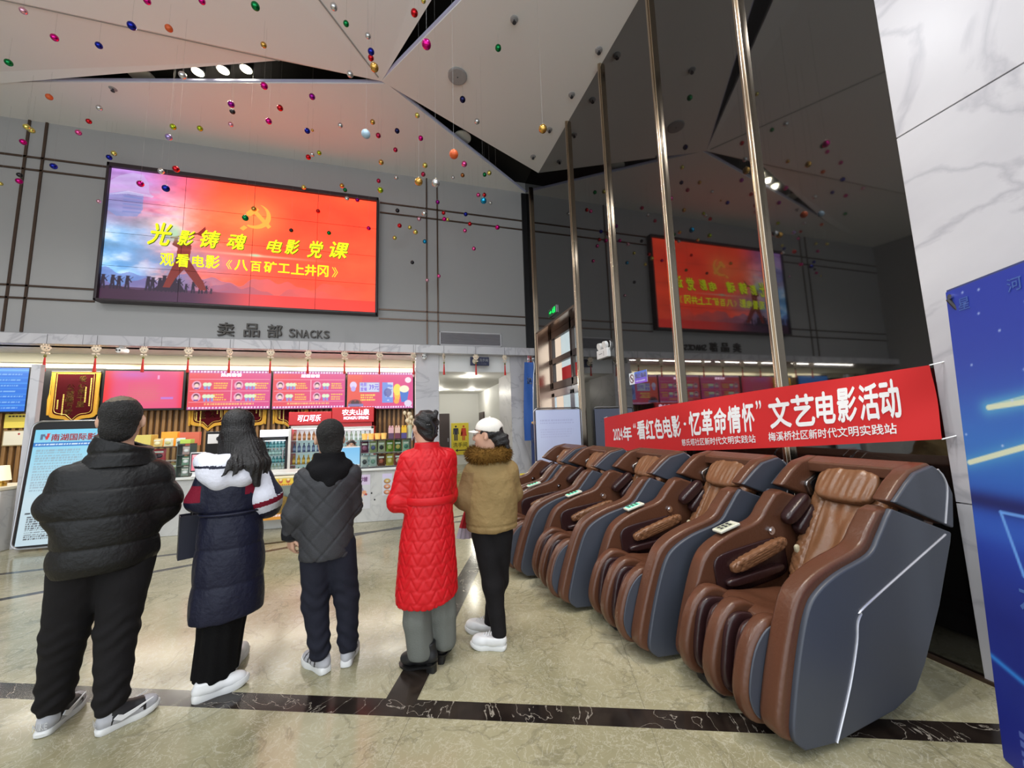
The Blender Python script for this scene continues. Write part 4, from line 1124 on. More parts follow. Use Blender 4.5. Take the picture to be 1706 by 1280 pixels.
# monitor with its white rim, facing the lobby
mo = thing('counter_display', 'small white framed display with pale blue picture on the counter', 'display', (-.97, 7.0, .88))
MB().box(-.17, .17, -.01, .03, .04, .37).build('casing', M_WHITE, mo, bevel=.01)
cv = Canvas(30, 28, (150, 206, 240)); cv.put(1-cv.y, (120, 190, 236)); picture('display', cv, .30, .29, M_SCREEN, mo, None, None, (-.15, -.012, .06))
MB().box(-.08, .08, -.03, .06, 0, .05).build('stand', M_WHITE, mo, bevel=.005)

# counter left of the woman in navy: showcase, boxes, acrylic rack, tablet
showcase('glass_showcase', 'glass snack showcase on the counter behind the man in the black jacket', -4.45, -3.52, 7.22, .32, .88, 1.36)
for i, (a, b, nm) in enumerate((((190, 160, 80), (120, 60, 40), 'tan'), ((170, 40, 50), (230, 220, 220), 'scarlet'), ((200, 60, 70), (60, 30, 40), 'crimson and black'), ((200, 180, 120), (90, 110, 60), 'straw yellow'))):
    bag('%s snack bag inside the showcase behind the man in the black jacket' % nm, 'snack bag', -4.32+i*.21, 7.36, .90 if i % 2 else 1.135, .18, .19, a, b, 'snack bags behind the black jacket')
cbox('yellow_carton', mat('carton_yellow', (230, 210, 110), .5), 'yellow carton with a torn lid on the snack showcase', 'carton', -4.22, -3.98, 7.26, 7.44, 1.362, 1.56)
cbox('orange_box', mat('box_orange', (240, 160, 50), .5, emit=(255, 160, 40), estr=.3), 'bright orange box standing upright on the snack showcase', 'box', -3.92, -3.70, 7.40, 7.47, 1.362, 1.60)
cbox('coral_box', mat('box_coral', (226, 110, 80), .5), 'coral box leaning behind pale bags on the snack showcase', 'box', -3.68, -3.40, 7.42, 7.48, 1.362, 1.585)
for i, (x, a, b, nm) in enumerate(((-4.05, (190, 150, 140), (120, 80, 60), 'dusty pink'), (-3.90, (226, 196, 120), (250, 236, 190), 'pale amber'), (-3.76, (230, 226, 190), (200, 190, 120), 'cream'), (-3.60, (214, 224, 214), (90, 110, 100), 'white and green'))):
    bag('%s snack bag lying on the snack showcase before the orange box' % nm, 'snack bag', x, 7.30, 1.364, .13, .13, a, b, 'bags on top of the snack showcase')
ar = thing('acrylic_rack', 'clear three tier rack with dark edges on the counter', 'rack', (-3.43, 7.15, .88))
k = MB()
for sx in (-.085, .079): k.box(sx, sx+.006, -.10, .10, 0, .52)
for zz in (0, .17, .34, .51): k.box(-.085, .085, -.10, .10, zz, zz+.006)
k.build('frame', mat('smoky_acrylic', (70, 80, 74), .15), ar)
for i, (cl, nm) in enumerate((((180, 196, 180), 'pale grey sachet on the lowest tier of the clear rack'), ((150, 190, 160), 'mint green sachet on the middle tier of the clear rack'), ((220, 190, 180), 'pale pink sachet on the topmost tier of the clear rack'))):
    bag(nm, 'sachet', -3.43, 7.15, .89+i*.17, .13, .14, cl, (236, 236, 230), 'sachets in the clear rack', 'sachet')
cbox('lime_carton', mat('carton_lime', (196, 220, 90), .5), 'lime green carton on top of the clear rack', 'carton', -3.50, -3.36, 7.08, 7.2, 1.402, 1.47)
tb_ = thing('payment_tablet', 'white order tablet with pink screen on the counter', 'tablet', (-3.22, 7.03, .88))
ca_, sa_ = math.cos(.25), math.sin(.25)
MB().box(-.10, .10, -.012, .012, .06, .38).build('casing', M_WHITE, tb_, bevel=.008)
MB().box(-.088, .088, -.0145, -.0115, .075, .365).build('bezel', M_BLACK, tb_)
cv = Canvas(20, 30, (236, 120, 140)); cv.rect(.1, .05, .9, .2, (250, 190, 196)); picture('display', cv, .15, .25, M_SCREEN, tb_, None, None, (-.075, -.016, .095))
MB().prism([(-.06, 0), (.10, 0), (.06, .03), (.02, .10), (-.01, .10), (-.02, .03)], -.06, .06, 'x').build('stand', M_WHITE, tb_, bevel=.004)
cm_ = thing('coffee_machine', 'black coffee machine with pale control panel on the back counter', 'coffee machine', (-3.92, 9.55, .92))
MB().box(-.26, .26, -.2, .25, 0, .68).build('casing', M_BLACK, cm_, bevel=.02)
MB().box(-.21, .21, -.215, -.2, .42, .62).build('panel', M_LETTER_W, cm_, bevel=.005)
MB().tube([(0, -.215, .52), (0, -.23, .52)], .05, 16).build('dial', M_DARKGREY, cm_)
cbox('back_counter', M_COUNTER, 'long back counter along the timber slat wall', 'counter', -5.1, -3.3, 9.3, 10.0, 0, .92, .01)

# drinks fridges
def bottle_mesh(col, cap, name, h=.21, r=.032):
    k = MB(); k.lathe([(r*.9, 0), (r, .01), (r, h*.6), (r*.4, h*.82), (r*.4, h*.9)], 8, (0, 0, 0), 0); k.lathe([(r*.45, h*.9), (r*.45, h)], 8, (0, 0, 0), 1); k.lathe([(r*1.03, h*.22), (r*1.03, h*.5)], 8, (0, 0, 0), 2)
    return k.mesh(name, [mat('drink_%d_%d_%d' % col, col, .2), mat('cap_%d_%d_%d' % cap, cap, .4), mat('label_%d_%d_%d' % tuple(min(255, c+60) for c in col), tuple(min(255, c+60) for c in col), .5)], True, .7)
def fridge(name, label, cx, yf, w, d, h, zb, body, header, hh, rows, n, glassz):
    t = thing(name, label, 'fridge', (cx, yf, 0))
    k = MB(); k.box(-w/2, w/2, .45, d, zb, h); k.box(-w/2, -w/2+.05, 0.03, d, zb, h); k.box(w/2-.05, w/2, 0.03, d, zb, h); k.box(-w/2, w/2, .03, d, zb, glassz[0]); k.box(-w/2, w/2, .03, d, glassz[1], h)
    k.build('casing', body, t, bevel=.008)
    f = MB(); a, b = glassz
    f.box(-w/2+.0, -w/2+.055, -.01, .03, a, b); f.box(w/2-.055, w/2, -.01, .03, a, b); f.box(-w/2, w/2, -.01, .03, a, a+.06); f.box(-w/2, w/2, -.01, .03, b-.06, b)
    dr = f.build('door', mat(name+'_door', (226, 226, 222) if 'black' not in name else (30, 30, 34), .4), t, bevel=.005)
    MB().box(-w/2+.05, w/2-.05, .008, .014, a+.05, b-.05).build('glass', M_GLASS, dr)
    MB().box(w/2-.10, w/2-.07, -.05, -.01, a+(b-a)*.4, a+(b-a)*.65).build('handle', M_STEEL, dr, bevel=.004)
    hd = MB().box(-w/2, w/2, -.03, .03, h-hh, h).build('header', header, t, bevel=.012)
    MB().box(-w/2+.06, w/2-.06, .12, .20, b-.075, b-.062).build('light_strip', mat('fridge_light', (250, 252, 255), .5, emit=(235, 248, 255), estr=5.0), t)
    MB().box(-w/2+.05, w/2-.05, .44, .449, a, b).build('back_liner', mat('liner', (216, 226, 226), .5, emit=(200, 225, 230), estr=.35), t)
    nr = len(rows)
    for i, (me, lb) in enumerate(rows):
        z = a+.06+(b-a-.12)*(nr-1-i)/nr
        MB().box(-w/2+.05, w/2-.05, .05, .44, z-.012, z).build('shelf', mat('fridge_shelf', (230, 234, 236), .4), t)
        for j in range(n):
            o = link('drink_bottle', me, None, (cx-w/2+.10+(w-.2)*j/(n-1), yf+.12, z+.002))
            tag(o, lb, 'bottle', lb.replace('bottle', 'bottles', 1))
    return t, hd
M_RED = mat('fridge_red', (206, 30, 34), .35)
b_cola = bottle_mesh((40, 24, 26), (190, 30, 30), 'cola'); b_amber = bottle_mesh((200, 150, 50), (220, 190, 60), 'amber'); b_green = bottle_mesh((30, 150, 100), (30, 120, 60), 'green'); b_water = bottle_mesh((170, 200, 200), (220, 50, 50), 'water'); b_teal = bottle_mesh((80, 150, 160), (60, 110, 160), 'teal'); b_can = bottle_mesh((190, 120, 70), (200, 200, 190), 'mixed'); b_milk = bottle_mesh((200, 214, 190), (90, 120, 90), 'milk')
b_teal_s = bottle_mesh((80, 150, 160), (60, 110, 160), 'teal', .145); b_water_s = bottle_mesh((170, 200, 200), (220, 50, 50), 'water', .145); b_milk_s = bottle_mesh((200, 214, 190), (90, 120, 90), 'milk', .145)
b_blue = bottle_mesh((90, 100, 140), (40, 40, 60), 'blue')
fridge('black_drinks_fridge', 'small black drinks fridge with white lit header by the red fridges', -2.93, 9.5, .56, .55, 1.60, 0, M_BLACK, mat('lit_header', (230, 232, 236), .4, emit=(235, 240, 250), estr=.8), .16,
       [(b_teal_s, 'teal bottle on the top shelf of the small black fridge'), (b_water_s, 'clear bottle on the second shelf of the small black fridge'), (b_teal_s, 'teal bottle on the third shelf of the small black fridge'), (b_milk_s, 'pale bottle on the lowest shelf of the small black fridge')], 6, (.62, 1.42))
f2, h2 = fridge('cola_drinks_fridge', 'red cola fridge with white script header, beside the small black fridge', -2.20, 9.5, .90, .62, 1.99, 0, M_RED, M_RED, .30,
       [(b_can, 'orange bottle on the top shelf of the red cola fridge'), (b_blue, 'dark bottle on the second shelf of the red cola fridge'), (b_amber, 'amber bottle on the third shelf of the red cola fridge'), (b_green, 'green bottle on the lowest shelf of the red cola fridge')], 8, (.45, 1.67))
mb = MB(); text_on(mb, '可口可乐', -.26, .22, 1.77, 1.92, lambda a, b: (a, -.034, b), .04, .25); mb.build('header_lettering', M_TXTWHITE, h2)
f3, h3 = fridge('water_drinks_fridge', 'taller red fridge with spring water header, next to the timber slats', -1.27, 9.42, .92, .66, 2.08, 0, M_RED, M_RED, .36,
       [(b_milk, 'pale bottle on the top shelf of the spring water fridge'), (b_water, 'clear bottle on the second shelf of the spring water fridge'), (b_water, 'clear bottle on the third shelf of the spring water fridge'), (b_green, 'green bottle on the lowest shelf of the spring water fridge')], 8, (.45, 1.62))
mb = MB(); text_on(mb, '农夫山泉', -.24, .36, 1.89, 2.03, lambda a, b: (a, -.034, b), .05); text_on(mb, 'NONGFU SPRING', -.20, .34, 1.79, 1.86, lambda a, b: (a, -.034, b), .03); mb.build('header_lettering', M_TXTWHITE, h3)

# maroon presentation pennants
M_MAROON = mat('maroon_velvet', (66, 8, 16), .9, spec=.1); M_GOLD = mat('gold_fringe', (214, 160, 40), .6, noise=(60, .35)); M_GOLDTXT = mat('gold_text', (226, 196, 96), .5); M_ROD = mat('rod_dark', (40, 30, 30), .4)
def pennant(label, cx, y, z0, z1, w, cols):
    t = thing('pennant', label, 'pennant', (cx, y, 0), 0, 'maroon pennants'); h = z1-z0
    def outline(m):
        a, b = w/2-m, z0+m*1.2
        pts = [(-a, z1-m*.6), (a, z1-m*.6)]
        pts += smooth_path([(a, z1-m*.6-.1), (a*1.0, b+.30*h), (a*.98, b+.17*h), (a*.80, b+.125*h), (a*.35, b+.10*h), (0, b)], 4)
        pts += smooth_path([(-a*.35, b+.10*h), (-a*.80, b+.125*h), (-a*.98, b+.17*h), (-a, b+.30*h), (-a, z1-m*.6-.1)], 4)
        return pts
    MB().prism(outline(0), -.006, .006).build('fringe', M_GOLD, t)
    MB().prism(outline(.06), -.012, .0).build('cloth', M_MAROON, t)
    o = outline(.085); k = MB()
    k.tube([(p[0], -.014, p[1]) for p in o], .005, 4, closed=True); k.build('gold_border', M_GOLDTXT, t)
    MB().tube([(-w/2-.02, 0, z1), (w/2+.02, 0, z1)], .014, 8).build('rod', M_ROD, t)
    for sx in (-1, 1): MB().tube([(sx*(w/2+.012), 0, z1), (sx*(w/2+.015), -.01, z1-.5), (sx*(w/2+.01), -.01, z1-.62), (sx*(w/2+.01), -.01, z1-.95)], [.008, .008, .03, .02], 8).build('tassel', M_GOLD, t, smooth=True)
    k = MB()
    for s, x0, x1, za, zb in cols: text_on(k, s, x0, x1, za, zb, lambda a, b: (a, -.0135, b), .01, 0, True)
    for x, za, zb, sd in ((w*.34, z1-.14, z1-.80, 1), (w*.24, z1-.34, z1-.70, 2), (-w*.22, z1-.50, z1-.98, 3), (-w*.33, z1-.62, z1-.84, 4)):
        n = int((za-zb)/.035)
        for i in range(n): k.box(x-.012, x+.012, -.0138, -.0133, za-i*.035-.026, za-i*.035)
    k.build('lettering', M_GOLDTXT, t)
pennant('maroon pennant with gold edge hanging on the black panel', -7.03, 10.24, 1.84, 3.0, .80, (('爱心传千里', .05, .19, 2.22, 2.90), ('公益暖万家', -.14, 0, 2.05, 2.72)))
pennant('maroon pennant showing below the menu, beside the woman in navy', -4.57, 10.318, 1.62, 2.70, .72, (('敬业工人', .02, .14, 1.94, 2.5), ('爱岗事业', -.17, -.05, 1.92, 2.5)))
pennant('maroon pennant showing below the menu, behind the hair of the woman in navy', -3.76, 10.318, 1.60, 2.70, .72, (('服务一流', .0, .12, 1.95, 2.5),))
pennant('maroon pennant below the menu beside the red cola fridge', -2.84, 10.318, 1.62, 2.70, .72, (('热心为民', -.02, .1, 1.95, 2.5),))

# notices by the ticket counter
nt_ = thing('yellow_notice', 'yellow notice on the timber slats under the blue schedule screen', 'notice', (-7.93, 10.32, 1.80))
MB().box(-.26, .26, 0, .012, 0, .29).build('sheet', mat('notice_yellow', (226, 206, 90), .6), nt_)
k = MB(); [k.box(-.2+i*.055, -.16+i*.055, -.002, .001, .23, .26) for i in range(8)]; k.build('lettering', M_ROD, nt_)
ce = thing('certificate', 'pale certificate under the yellow notice', 'certificate', (-7.93, 10.32, 1.42))
MB().box(-.26, .26, 0, .015, 0, .33).build('frame', mat('cert_frame', (150, 130, 90), .4), ce, bevel=.004); MB().box(-.24, .24, -.003, .003, .02, .31).build('sheet', mat('cert_paper', (226, 220, 200), .6), ce)
MB().ball((0, -.004, .25), (.02, .004, .02), 8, 5).build('seal', mat('seal_red', (170, 40, 40), .5), ce)
rs_ = MB(); [rs_.ball((-7.74+.05*math.cos(i*1.26), 10.30, 1.95+.05*math.sin(i*1.26)), (.04, .02, .04), 8, 5) for i in range(5)]
tag(rs_.build('red_rosette', mat('rosette_red', (206, 40, 50), .6), smooth=True), 'red paper rosette by the yellow notice', 'rosette')

# poster stand before the counter
ps = thing('poster_stand', 'pale blue cinema notice stand behind the man in the black jacket', 'poster stand', (-4.80, 6.90, 0))
ps.rotation_euler = (-.07, 0, 0)
fr_ = rrect(.90, 1.76, .10, 6, 0, .92)
MB().tube([(a, .0, b) for a, b in fr_], .014, 8, closed=True).build('frame', M_STEEL, ps, smooth=True)
MB().prism(rrect(.88, 1.74, .10, 6, 0, .92), .002, .012).build('backing', M_BLACK, ps)
cv = Canvas(84, 160, (206, 226, 236)); cv.put(np.clip(1-cv.y*1.6, 0, 1), (128, 206, 236)); cv.rect(0, .12, 1, .155, (40, 120, 200)); cv.textlines(.04, .125, .96, .15, 1, (220, 236, 250), 2, .9)
cv.textlines(.06, .18, .9, .55, 16, (150, 170, 186), 3, .7, .7); cv.textlines(.2, .62, .85, .68, 3, (226, 120, 130), 5, .8); cv.textlines(.06, .72, .9, .74, 1, (60, 64, 70), 6, .7); cv.textlines(.1, .755, .92, .955, 11, (96, 100, 106), 7, .7)
cv.poly([(.08, .045), (.115, .045), (.115, .095), (.08, .095)], (90, 110, 140)); cv.poly([(.10, .045), (.135, .045), (.19, .085), (.155, .085)], (90, 110, 140)); cv.poly([(.165, .04), (.21, .04), (.19, .095), (.155, .09)], (214, 50, 50))
picture('printed_sheet', cv, .82, 1.60, M_PRINT, ps, None, None, (-.41, -.004, .08))
k = MB(); text_on(k, '南湖国际影城', -.22, .39, 1.515, 1.615, lambda a, b: (a, -.008, b), .03); k.build('lettering', mat('poster_red', (206, 60, 60), .5), ps)
MB().tube([(-.3, .02, 1.2), (-.3, .19, .02)], .01, 6).tube([(.3, .02, 1.2), (.3, .19, .02)], .01, 6).build('rear_leg', M_STEEL, ps)

# lucky charms hung along the fascia
M_CHARM = mat('charm_cream', (236, 216, 190), .5); M_TASSEL = mat('tassel_red', (196, 40, 36), .7); M_BEAD = mat('bead_green', (120, 110, 40), .4)
def charm(x, rz, label):
    t = thing('hanging_charm', label, 'hanging charm', (x, 8.80, 3.505), rz, 'charms along the fascia')
    MB().tube([(0, 0, 0), (0, 0, -.19)], .0035, 5).build('cord', M_DARKGREY, t)
    k = MB(); k.ball((0, 0, -.28), (.062, .016, .058), 14, 8); k.ball((-.056, 0, -.255), (.022, .012, .028), 8, 6); k.ball((.056, 0, -.255), (.022, .012, .028), 8, 6)
    for a in (-.036, 0, .036): k.ball((a, 0, -.212), (.014, .011, .022), 8, 6)
    k.ball((-.034, 0, -.365), (.030, .012, .018), 8, 6); k.ball((.034, 0, -.365), (.030, .012, .018), 8, 6)
    k.build('face', M_CHARM, t, smooth=True)
    k = MB(); k.ball((-.025, -.015, -.27), (.010, .005, .010), 8, 5); k.ball((.025, -.015, -.27), (.010, .005, .010), 8, 5); k.ball((0, -.016, -.298), (.008, .004, .005), 6, 4); k.build('eye', M_BLACK, t, smooth=True)
    MB().ball((0, 0, -.42), (.022, .02, .03), 10, 6).build('bead', M_BEAD, t, smooth=True)
    MB().lathe([(.006, -.44), (.012, -.46), (.026, -.70), (.026, -.71)], 10).build('tassel', M_TASSEL, t, smooth=True)
CH = ((-6.53, 1.15, 'first cream charm with red tassel, above the kiosk pillar'), (-5.79, .1, 'cream charm with red tassel above the maroon pennant on black panel'), (-5.05, -.1, 'cream charm hanging in front of the hazy pink screen'), (-4.31, .2, 'cream charm before the gap between the hazy screen and the next'), (-3.60, 1.2, 'cream charm seen edge-on, before the menu screen above the woman in navy'), (-2.85, .3, 'cream charm before the join of the two menu screens with meal sets'), (-2.13, -.2, 'cream charm above the red cola fridge'), (-1.39, .5, 'cream charm above the spring water fridge'), (-.65, .3, 'cream charm before the menu screen with the 39 offer'), (.11, .6, 'cream charm at the marble pier beside the passage'), (.82, 1.1, 'cream charm in the passage opening, beside the marble pier'), (1.60, .1, 'cream charm in front of the blue restroom sign'), (2.34, .4, 'cream charm in the passage opening nearest the black wall'))
for x, rz, lb in CH: charm(x, rz, lb)
# surveillance cameras under the soffit
for x, lb in ((-5.5, 'white surveillance camera above the black panel'), (.36, 'white surveillance camera above the marble pier')):
    t = thing('surveillance_camera', lb, 'camera', (x, 8.98, 3.33))
    MB().lathe([(.05, 0), (.05, -.03)], 14).build('mount', M_WHITE, t, smooth=True)
    k = MB(); k.tube([(.02, .08, -.07), (-.01, -.09, -.09)], .05, 14); k.build('body', M_WHITE, t, smooth=True)
    k = MB(); k.ball((-.035, -.095, -.085), .016, 8, 6); k.ball((.015, -.095, -.09), .016, 8, 6); k.build('lens', M_BLACK, t, smooth=True)

# passage: signs, lamps
t = thing('restroom_sign', 'navy hanging sign with white restroom writing at the passage', 'sign', (1.72, 8.93, 3.05))
MB().box(-.24, .24, -.012, .012, 0, .22).build('board', mat('sign_navy', (24, 30, 66), .4), t, bevel=.004)
k = MB(); text_on(k, '洗手间', -.01, .21, .10, .18, lambda a, b: (a, -.014, b), .03); text_on(k, 'Toilet', .03, .17, .03, .075, lambda a, b: (a, -.014, b), .02); k.build('lettering', M_LETTER_W, t)
k = MB(); k.ball((-.13, -.013, .11), (.06, .003, .07), 14, 6); k.build('pictogram', mat('sign_tan', (206, 196, 170), .5), t, smooth=True)
for sx in (-.2, .2): MB().tube([(sx, 0, .22), (sx, 0, .29)], .004, 5).build('hanger', M_STEEL, t)
t = thing('restroom_poster', 'yellow restroom poster with man and woman figures and arrow', 'poster', (2.05, 15.27, .40))
MB().box(-.36, .36, 0, .02, 0, 1.30).build('sheet', mat('poster_yellow', (226, 206, 60), .5), t)
def figure(k, x, z, s, skirt):
    f = lambda p: [(x+a*s, z+b*s) for a, b in p]
    k.add([(x+.07*s*math.cos(i*PI/6), -.004, z+.93*s+.07*s*math.sin(i*PI/6)) for i in range(12)], [tuple(range(12))])
    body = [(-.14, .82), (.14, .82), (.19, .45), (.13, .45), (.09, .70), (.22, .30), (.09, .30), (.09, 0), (.02, 0), (.02, .30), (-.02, .30), (-.02, 0), (-.09, 0), (-.09, .30), (-.22, .30), (-.09, .70), (-.13, .45), (-.19, .45)] if skirt else [(-.16, .82), (.16, .82), (.19, .42), (.13, .42), (.11, .72), (.11, 0), (.02, 0), (.02, .40), (-.02, .40), (-.02, 0), (-.11, 0), (-.11, .72), (-.13, .42), (-.19, .42)]
    k.add([(a, -.004, b) for a, b in f(body)], [tuple(range(len(body)))])
k = MB(); figure(k, -.17, .58, .62, False); k.build('pictogram', mat('ink_navy', (30, 32, 60), .5), t)
k = MB(); figure(k, .15, .58, .62, True); k.build('pictogram', mat('ink_red', (206, 60, 40), .5), t)
k = MB(); text_on(k, '洗手间', -.29, .29, .31, .50, lambda a, b: (a, -.004, b), .02); k.add([(a, -.004, b) for a, b in ((-.2, .18), (-.1, .25), (-.1, .20), (.24, .20), (.24, .16), (-.1, .16), (-.1, .11))], [tuple(range(7))]); k.build('lettering', M_ROD, t)
tag(MB().box(2.835, 2.85, 9.82+.6, 10.27+.6, 1.15, 1.83).build('yellow_poster', mat('poster_yellow2', (206, 206, 70), .5)), 'narrow yellow poster on the passage wall by the marble pier', 'poster')
for x, y, lb in ((1.65, 9.95, 'round lit downlight in the passage ceiling just behind the restroom sign'), (1.1, 13.5, 'round lit downlight deep in the passage, towards the brown door'), (2.30, 13.6, 'round lit downlight deep in the passage, by the marble pier side')):
    t = thing('ceiling_downlight', lb, 'downlight', (x, y, PZ), 0, 'downlights in the passage')
    MB().lathe([(.13, 0), (.13, -.015), (.10, -.02)], 18).build('rim', M_WHITE, t, smooth=True)
    MB().lathe([(.10, -.012), (.098, -.022)], 18).build('diffuser', M_DOWNLIGHT, t)
    lamp('passage_lamp', 'POINT', (x, y, PZ-.12), 20, (1, .96, .84), .09)
# cove lamps over the bar (strip lighting behind the fascia)
for x in (-7.6, -4.4, -1.3):
    o = lamp('bar_lamp', 'AREA', (x, 10.12, 3.188), 60, (1, .93, .78)); o.data.shape = 'RECTANGLE'; o.data.size = 2.9; o.data.size_y = .10
    o = lamp('bar_lamp', 'AREA', (x, 9.15, 3.325), 42, (1, .95, .85)); o.data.shape = 'RECTANGLE'; o.data.size = 2.9; o.data.size_y = .05

# things by the entrance
t = thing('feather_flag', 'blue feather flag beside the marble pier and the entrance', 'flag', (2.86, 8.6, 0))
k = MB(); k.grid(lambda u, v: (-.13+.24*u+.06*v*v, .015*math.sin(u*6+v*5), 1.15+1.95*v), 8, 24); o = k.build('cloth', mat('flag_blue', (36, 84, 160), .6), t, smooth=True)
MB().tube(smooth_path([(.12, .02, .02), (.12, .02, 1.6), (.16, .02, 2.6), (.20, .02, 3.05), (.12, .02, 3.16), (-.02, .02, 3.12)], 6), .012, 6).build('pole', M_STEEL, t, smooth=True)
k = MB(); text_on(k, '达', -.06, .07, 2.55, 2.72, lambda a, b: (a+.04, -.022, b), .02); k.build('lettering', M_LETTER_W, t)
MB().lathe([(.16, 0), (.15, .02), (.03, .03)], 16, (.12, .02, 0)).build('base', M_BLACK, t, smooth=True)
t = thing('navy_banner_stand', 'narrow navy stand below the blue feather flag', 'banner stand', (2.92, 8.35, 0))
MB().box(-.10, .10, 0, .02, .05, 1.55).build('panel', mat('stand_navy', (44, 56, 100), .5), t)
MB().box(-.12, .12, -.08, .1, 0, .05).build('base', M_DARKGREY, t, bevel=.01)
k = MB(); text_on(k, 'EXIT', -.07, .07, 1.12, 1.18, lambda a, b: (a, -.003, b), .02); k.build('lettering', M_LETTER_W, t)
MB().ball((-.02, -.01, 1.58), (.07, .03, .04), 10, 6).build('ornament', mat('tan_knot', (200, 160, 110), .5), t, smooth=True)
t = thing('hanging_streamers', 'pink and red streamers hanging at the corner of the black wall', 'streamers', (3.0, 8.75, 0))
for i, cl in enumerate(((210, 60, 90), (170, 120, 110), (190, 70, 60), (150, 110, 100))):
    MB().tube([(-.05+.035*i, .01*i, 3.3), (-.05+.035*i+.012*math.sin(i), .01*i, 2.6), (-.05+.035*i, .01*i, 1.75+.1*i)], .009, 6).build('streamer', mat('streamer_%d' % i, cl, .6), t, smooth=True)
t = thing('notice_stand', 'pale lilac notice stand with thin metal frame before the entrance', 'notice stand', (2.60, 6.15, 0), -.06)
MB().tube([(a, .0, b) for a, b in rrect(.90, 1.74, .08, 6, 0, .95)], .012, 8, closed=True).build('frame', M_STEEL, t, smooth=True)
cv = Canvas(80, 160, (196, 204, 236)); cv.put(np.clip(cv.y-.2, 0, 1), (206, 210, 232)); cv.put(np.clip(1-cv.x*3, 0, 1), (216, 226, 250), .6)
cv.textlines(.1, .10, .9, .16, 2, (170, 176, 214), 2, .9, .6); cv.textlines(.1, .2, .85, .3, 4, (180, 186, 220), 4, .8, .6); cv.textlines(.1, .62, .6, .9, 9, (170, 178, 214), 5, .8, .6); cv.rect(.42, .60, .60, .66, (170, 180, 214), .7)
picture('printed_sheet', cv, .84, 1.68, M_PRINT, t, None, None, (-.42, -.008, .11))
MB().prism(rrect(.86, 1.70, .05, 4, 0, .95), -.004, .006).build('backing', M_DARKGREY, t)
k = MB(); k.tube([(-.42, 0, .09), (-.42, -.22, .012), (-.42, .25, .012)], .012, 6); k.tube([(.42, 0, .09), (.42, -.22, .012), (.42, .25, .012)], .012, 6); k.build('foot', M_STEEL, t)
t = thing('caution_board', 'low yellow caution board on the floor behind the row of massage chairs', 'caution sign', (2.62, 8.25, 0))
MB().prism([(-.14, 0), (-.13, .02), (-.005, .42), (.005, .42), (.13, .02), (.14, 0)], -.14, .14, 'x').build('board', mat('caution_yellow', (236, 206, 40), .5), t, bevel=.004)
k = MB(); text_on(k, '小心', -.10, .10, .18, .28, lambda a, b: (a, -.145+b*.31, b), .02); k.build('lettering', mat('ink_red', (206, 60, 40), .5), t)
for y0, y1, lb in ((7.42, 7.95, 'red paper sheet on the entrance glass, beside the steel jamb'), (6.85, 7.22, 'red paper sheet on the entrance glass, beside the metal strip')):
    tag(MB().box(GX-.014, GX-.008, y0, y1, 2.54, 2.86).build('red_paper', mat('paper_red', (206, 36, 40), .6)), lb, 'paper sign')
# exit sign, emergency lamp, no smoking sign on the black wall: local x runs towards the viewer's right, i.e. along -Y
def wall_thing(name, label, cat, y, z):
    return thing(name, label, cat, (XR, y, z), -PI/2)
t = wall_thing('exit_sign', 'green lit emergency exit sign above the entrance', 'sign', 7.49, 4.0)
MB().box(-.23, .23, -.03, 0, 0, .17).build('housing', M_STEEL, t, bevel=.004); MB().box(-.22, .22, -.034, -.03, .01, .16).build('panel', mat('exit_dark', (10, 60, 34), .4, emit=(10, 90, 40), estr=.5), t)
k = MB(); yy = -.036
k.add([(a, yy, b) for a, b in ((-.17, .10), (-.09, .10), (-.09, .13), (-.03, .085), (-.09, .04), (-.09, .07), (-.17, .07))], [tuple(range(7))])
k.add([(.07+.017*math.cos(i*PI/5), yy, .135+.017*math.sin(i*PI/5)) for i in range(10)], [tuple(range(10))])
for p, q in (((.07, .118), (.05, .075)), ((.05, .075), (.02, .05)), ((.05, .075), (.085, .055)), ((.085, .055), (.075, .02)), ((.065, .11), (.03, .095)), ((.065, .11), (.10, .085))): k.tube([(p[0], yy, p[1]), (q[0], yy, q[1])], .009, 5)
k.add([(a, yy, b) for a, b in ((.12, .02), (.18, .02), (.18, .15), (.12, .15))], [(0, 1, 2, 3)]); k.build('pictogram', M_GREENGLOW, t)
t = wall_thing('emergency_light', 'white emergency lamp box with two round heads on the black wall', 'emergency light', 5.35, 2.60)
MB().box(-.17, .17, -.07, 0, 0, .15).build('housing', M_WHITE, t, bevel=.008)
for sx in (-.09, .08): MB().tube([(sx, -.02, .215), (sx, -.07, .205)], .062, 16).build('lamp_head', M_WHITE, t, smooth=True)
MB().tube(smooth_path([(.17, -.03, .12), (.21, -.03, .16), (.20, -.02, .24), (.15, 0, .26)], 4), .006, 6).build('cable', M_WHITE, t, smooth=True)
k = MB(); [k.ball((-.08+.04*i, -.071, .075), .008, 6, 4) for i in range(3)]; k.box(.06, .065, -.072, -.069, .03, .11); k.build('button', M_DARKGREY, t)
t = wall_thing('no_smoking_sign', 'blue and violet no smoking sign on the black wall', 'sign', 4.50, 2.075)
cv = Canvas(60, 24, (70, 120, 220)); cv.put(cv.y, (150, 90, 220)); cv.put(np.clip(1-cv.x*3, 0, 1)*cv.y, (110, 220, 220)); cv.rect(0, 0, .32, 1, (226, 236, 240)); cv.ell(.16, .5, .125, .36, (90, 40, 50)); cv.ell(.16, .5, .095, .27, (236, 240, 244)); cv.line((.09, .3), (.23, .72), .05, (90, 40, 50)); cv.rect(.10, .46, .22, .54, (60, 50, 60)); cv.textlines(.38, .74, .94, .88, 1, (220, 226, 250), 3, .9)
picture('panel', cv, .42, .17, attr_mat('glossy_print', 0, .25), t, None, None, (-.21, -.006, 0)); MB().box(-.21, .21, -.005, 0, 0, .17).build('backing', M_WHITE, t)
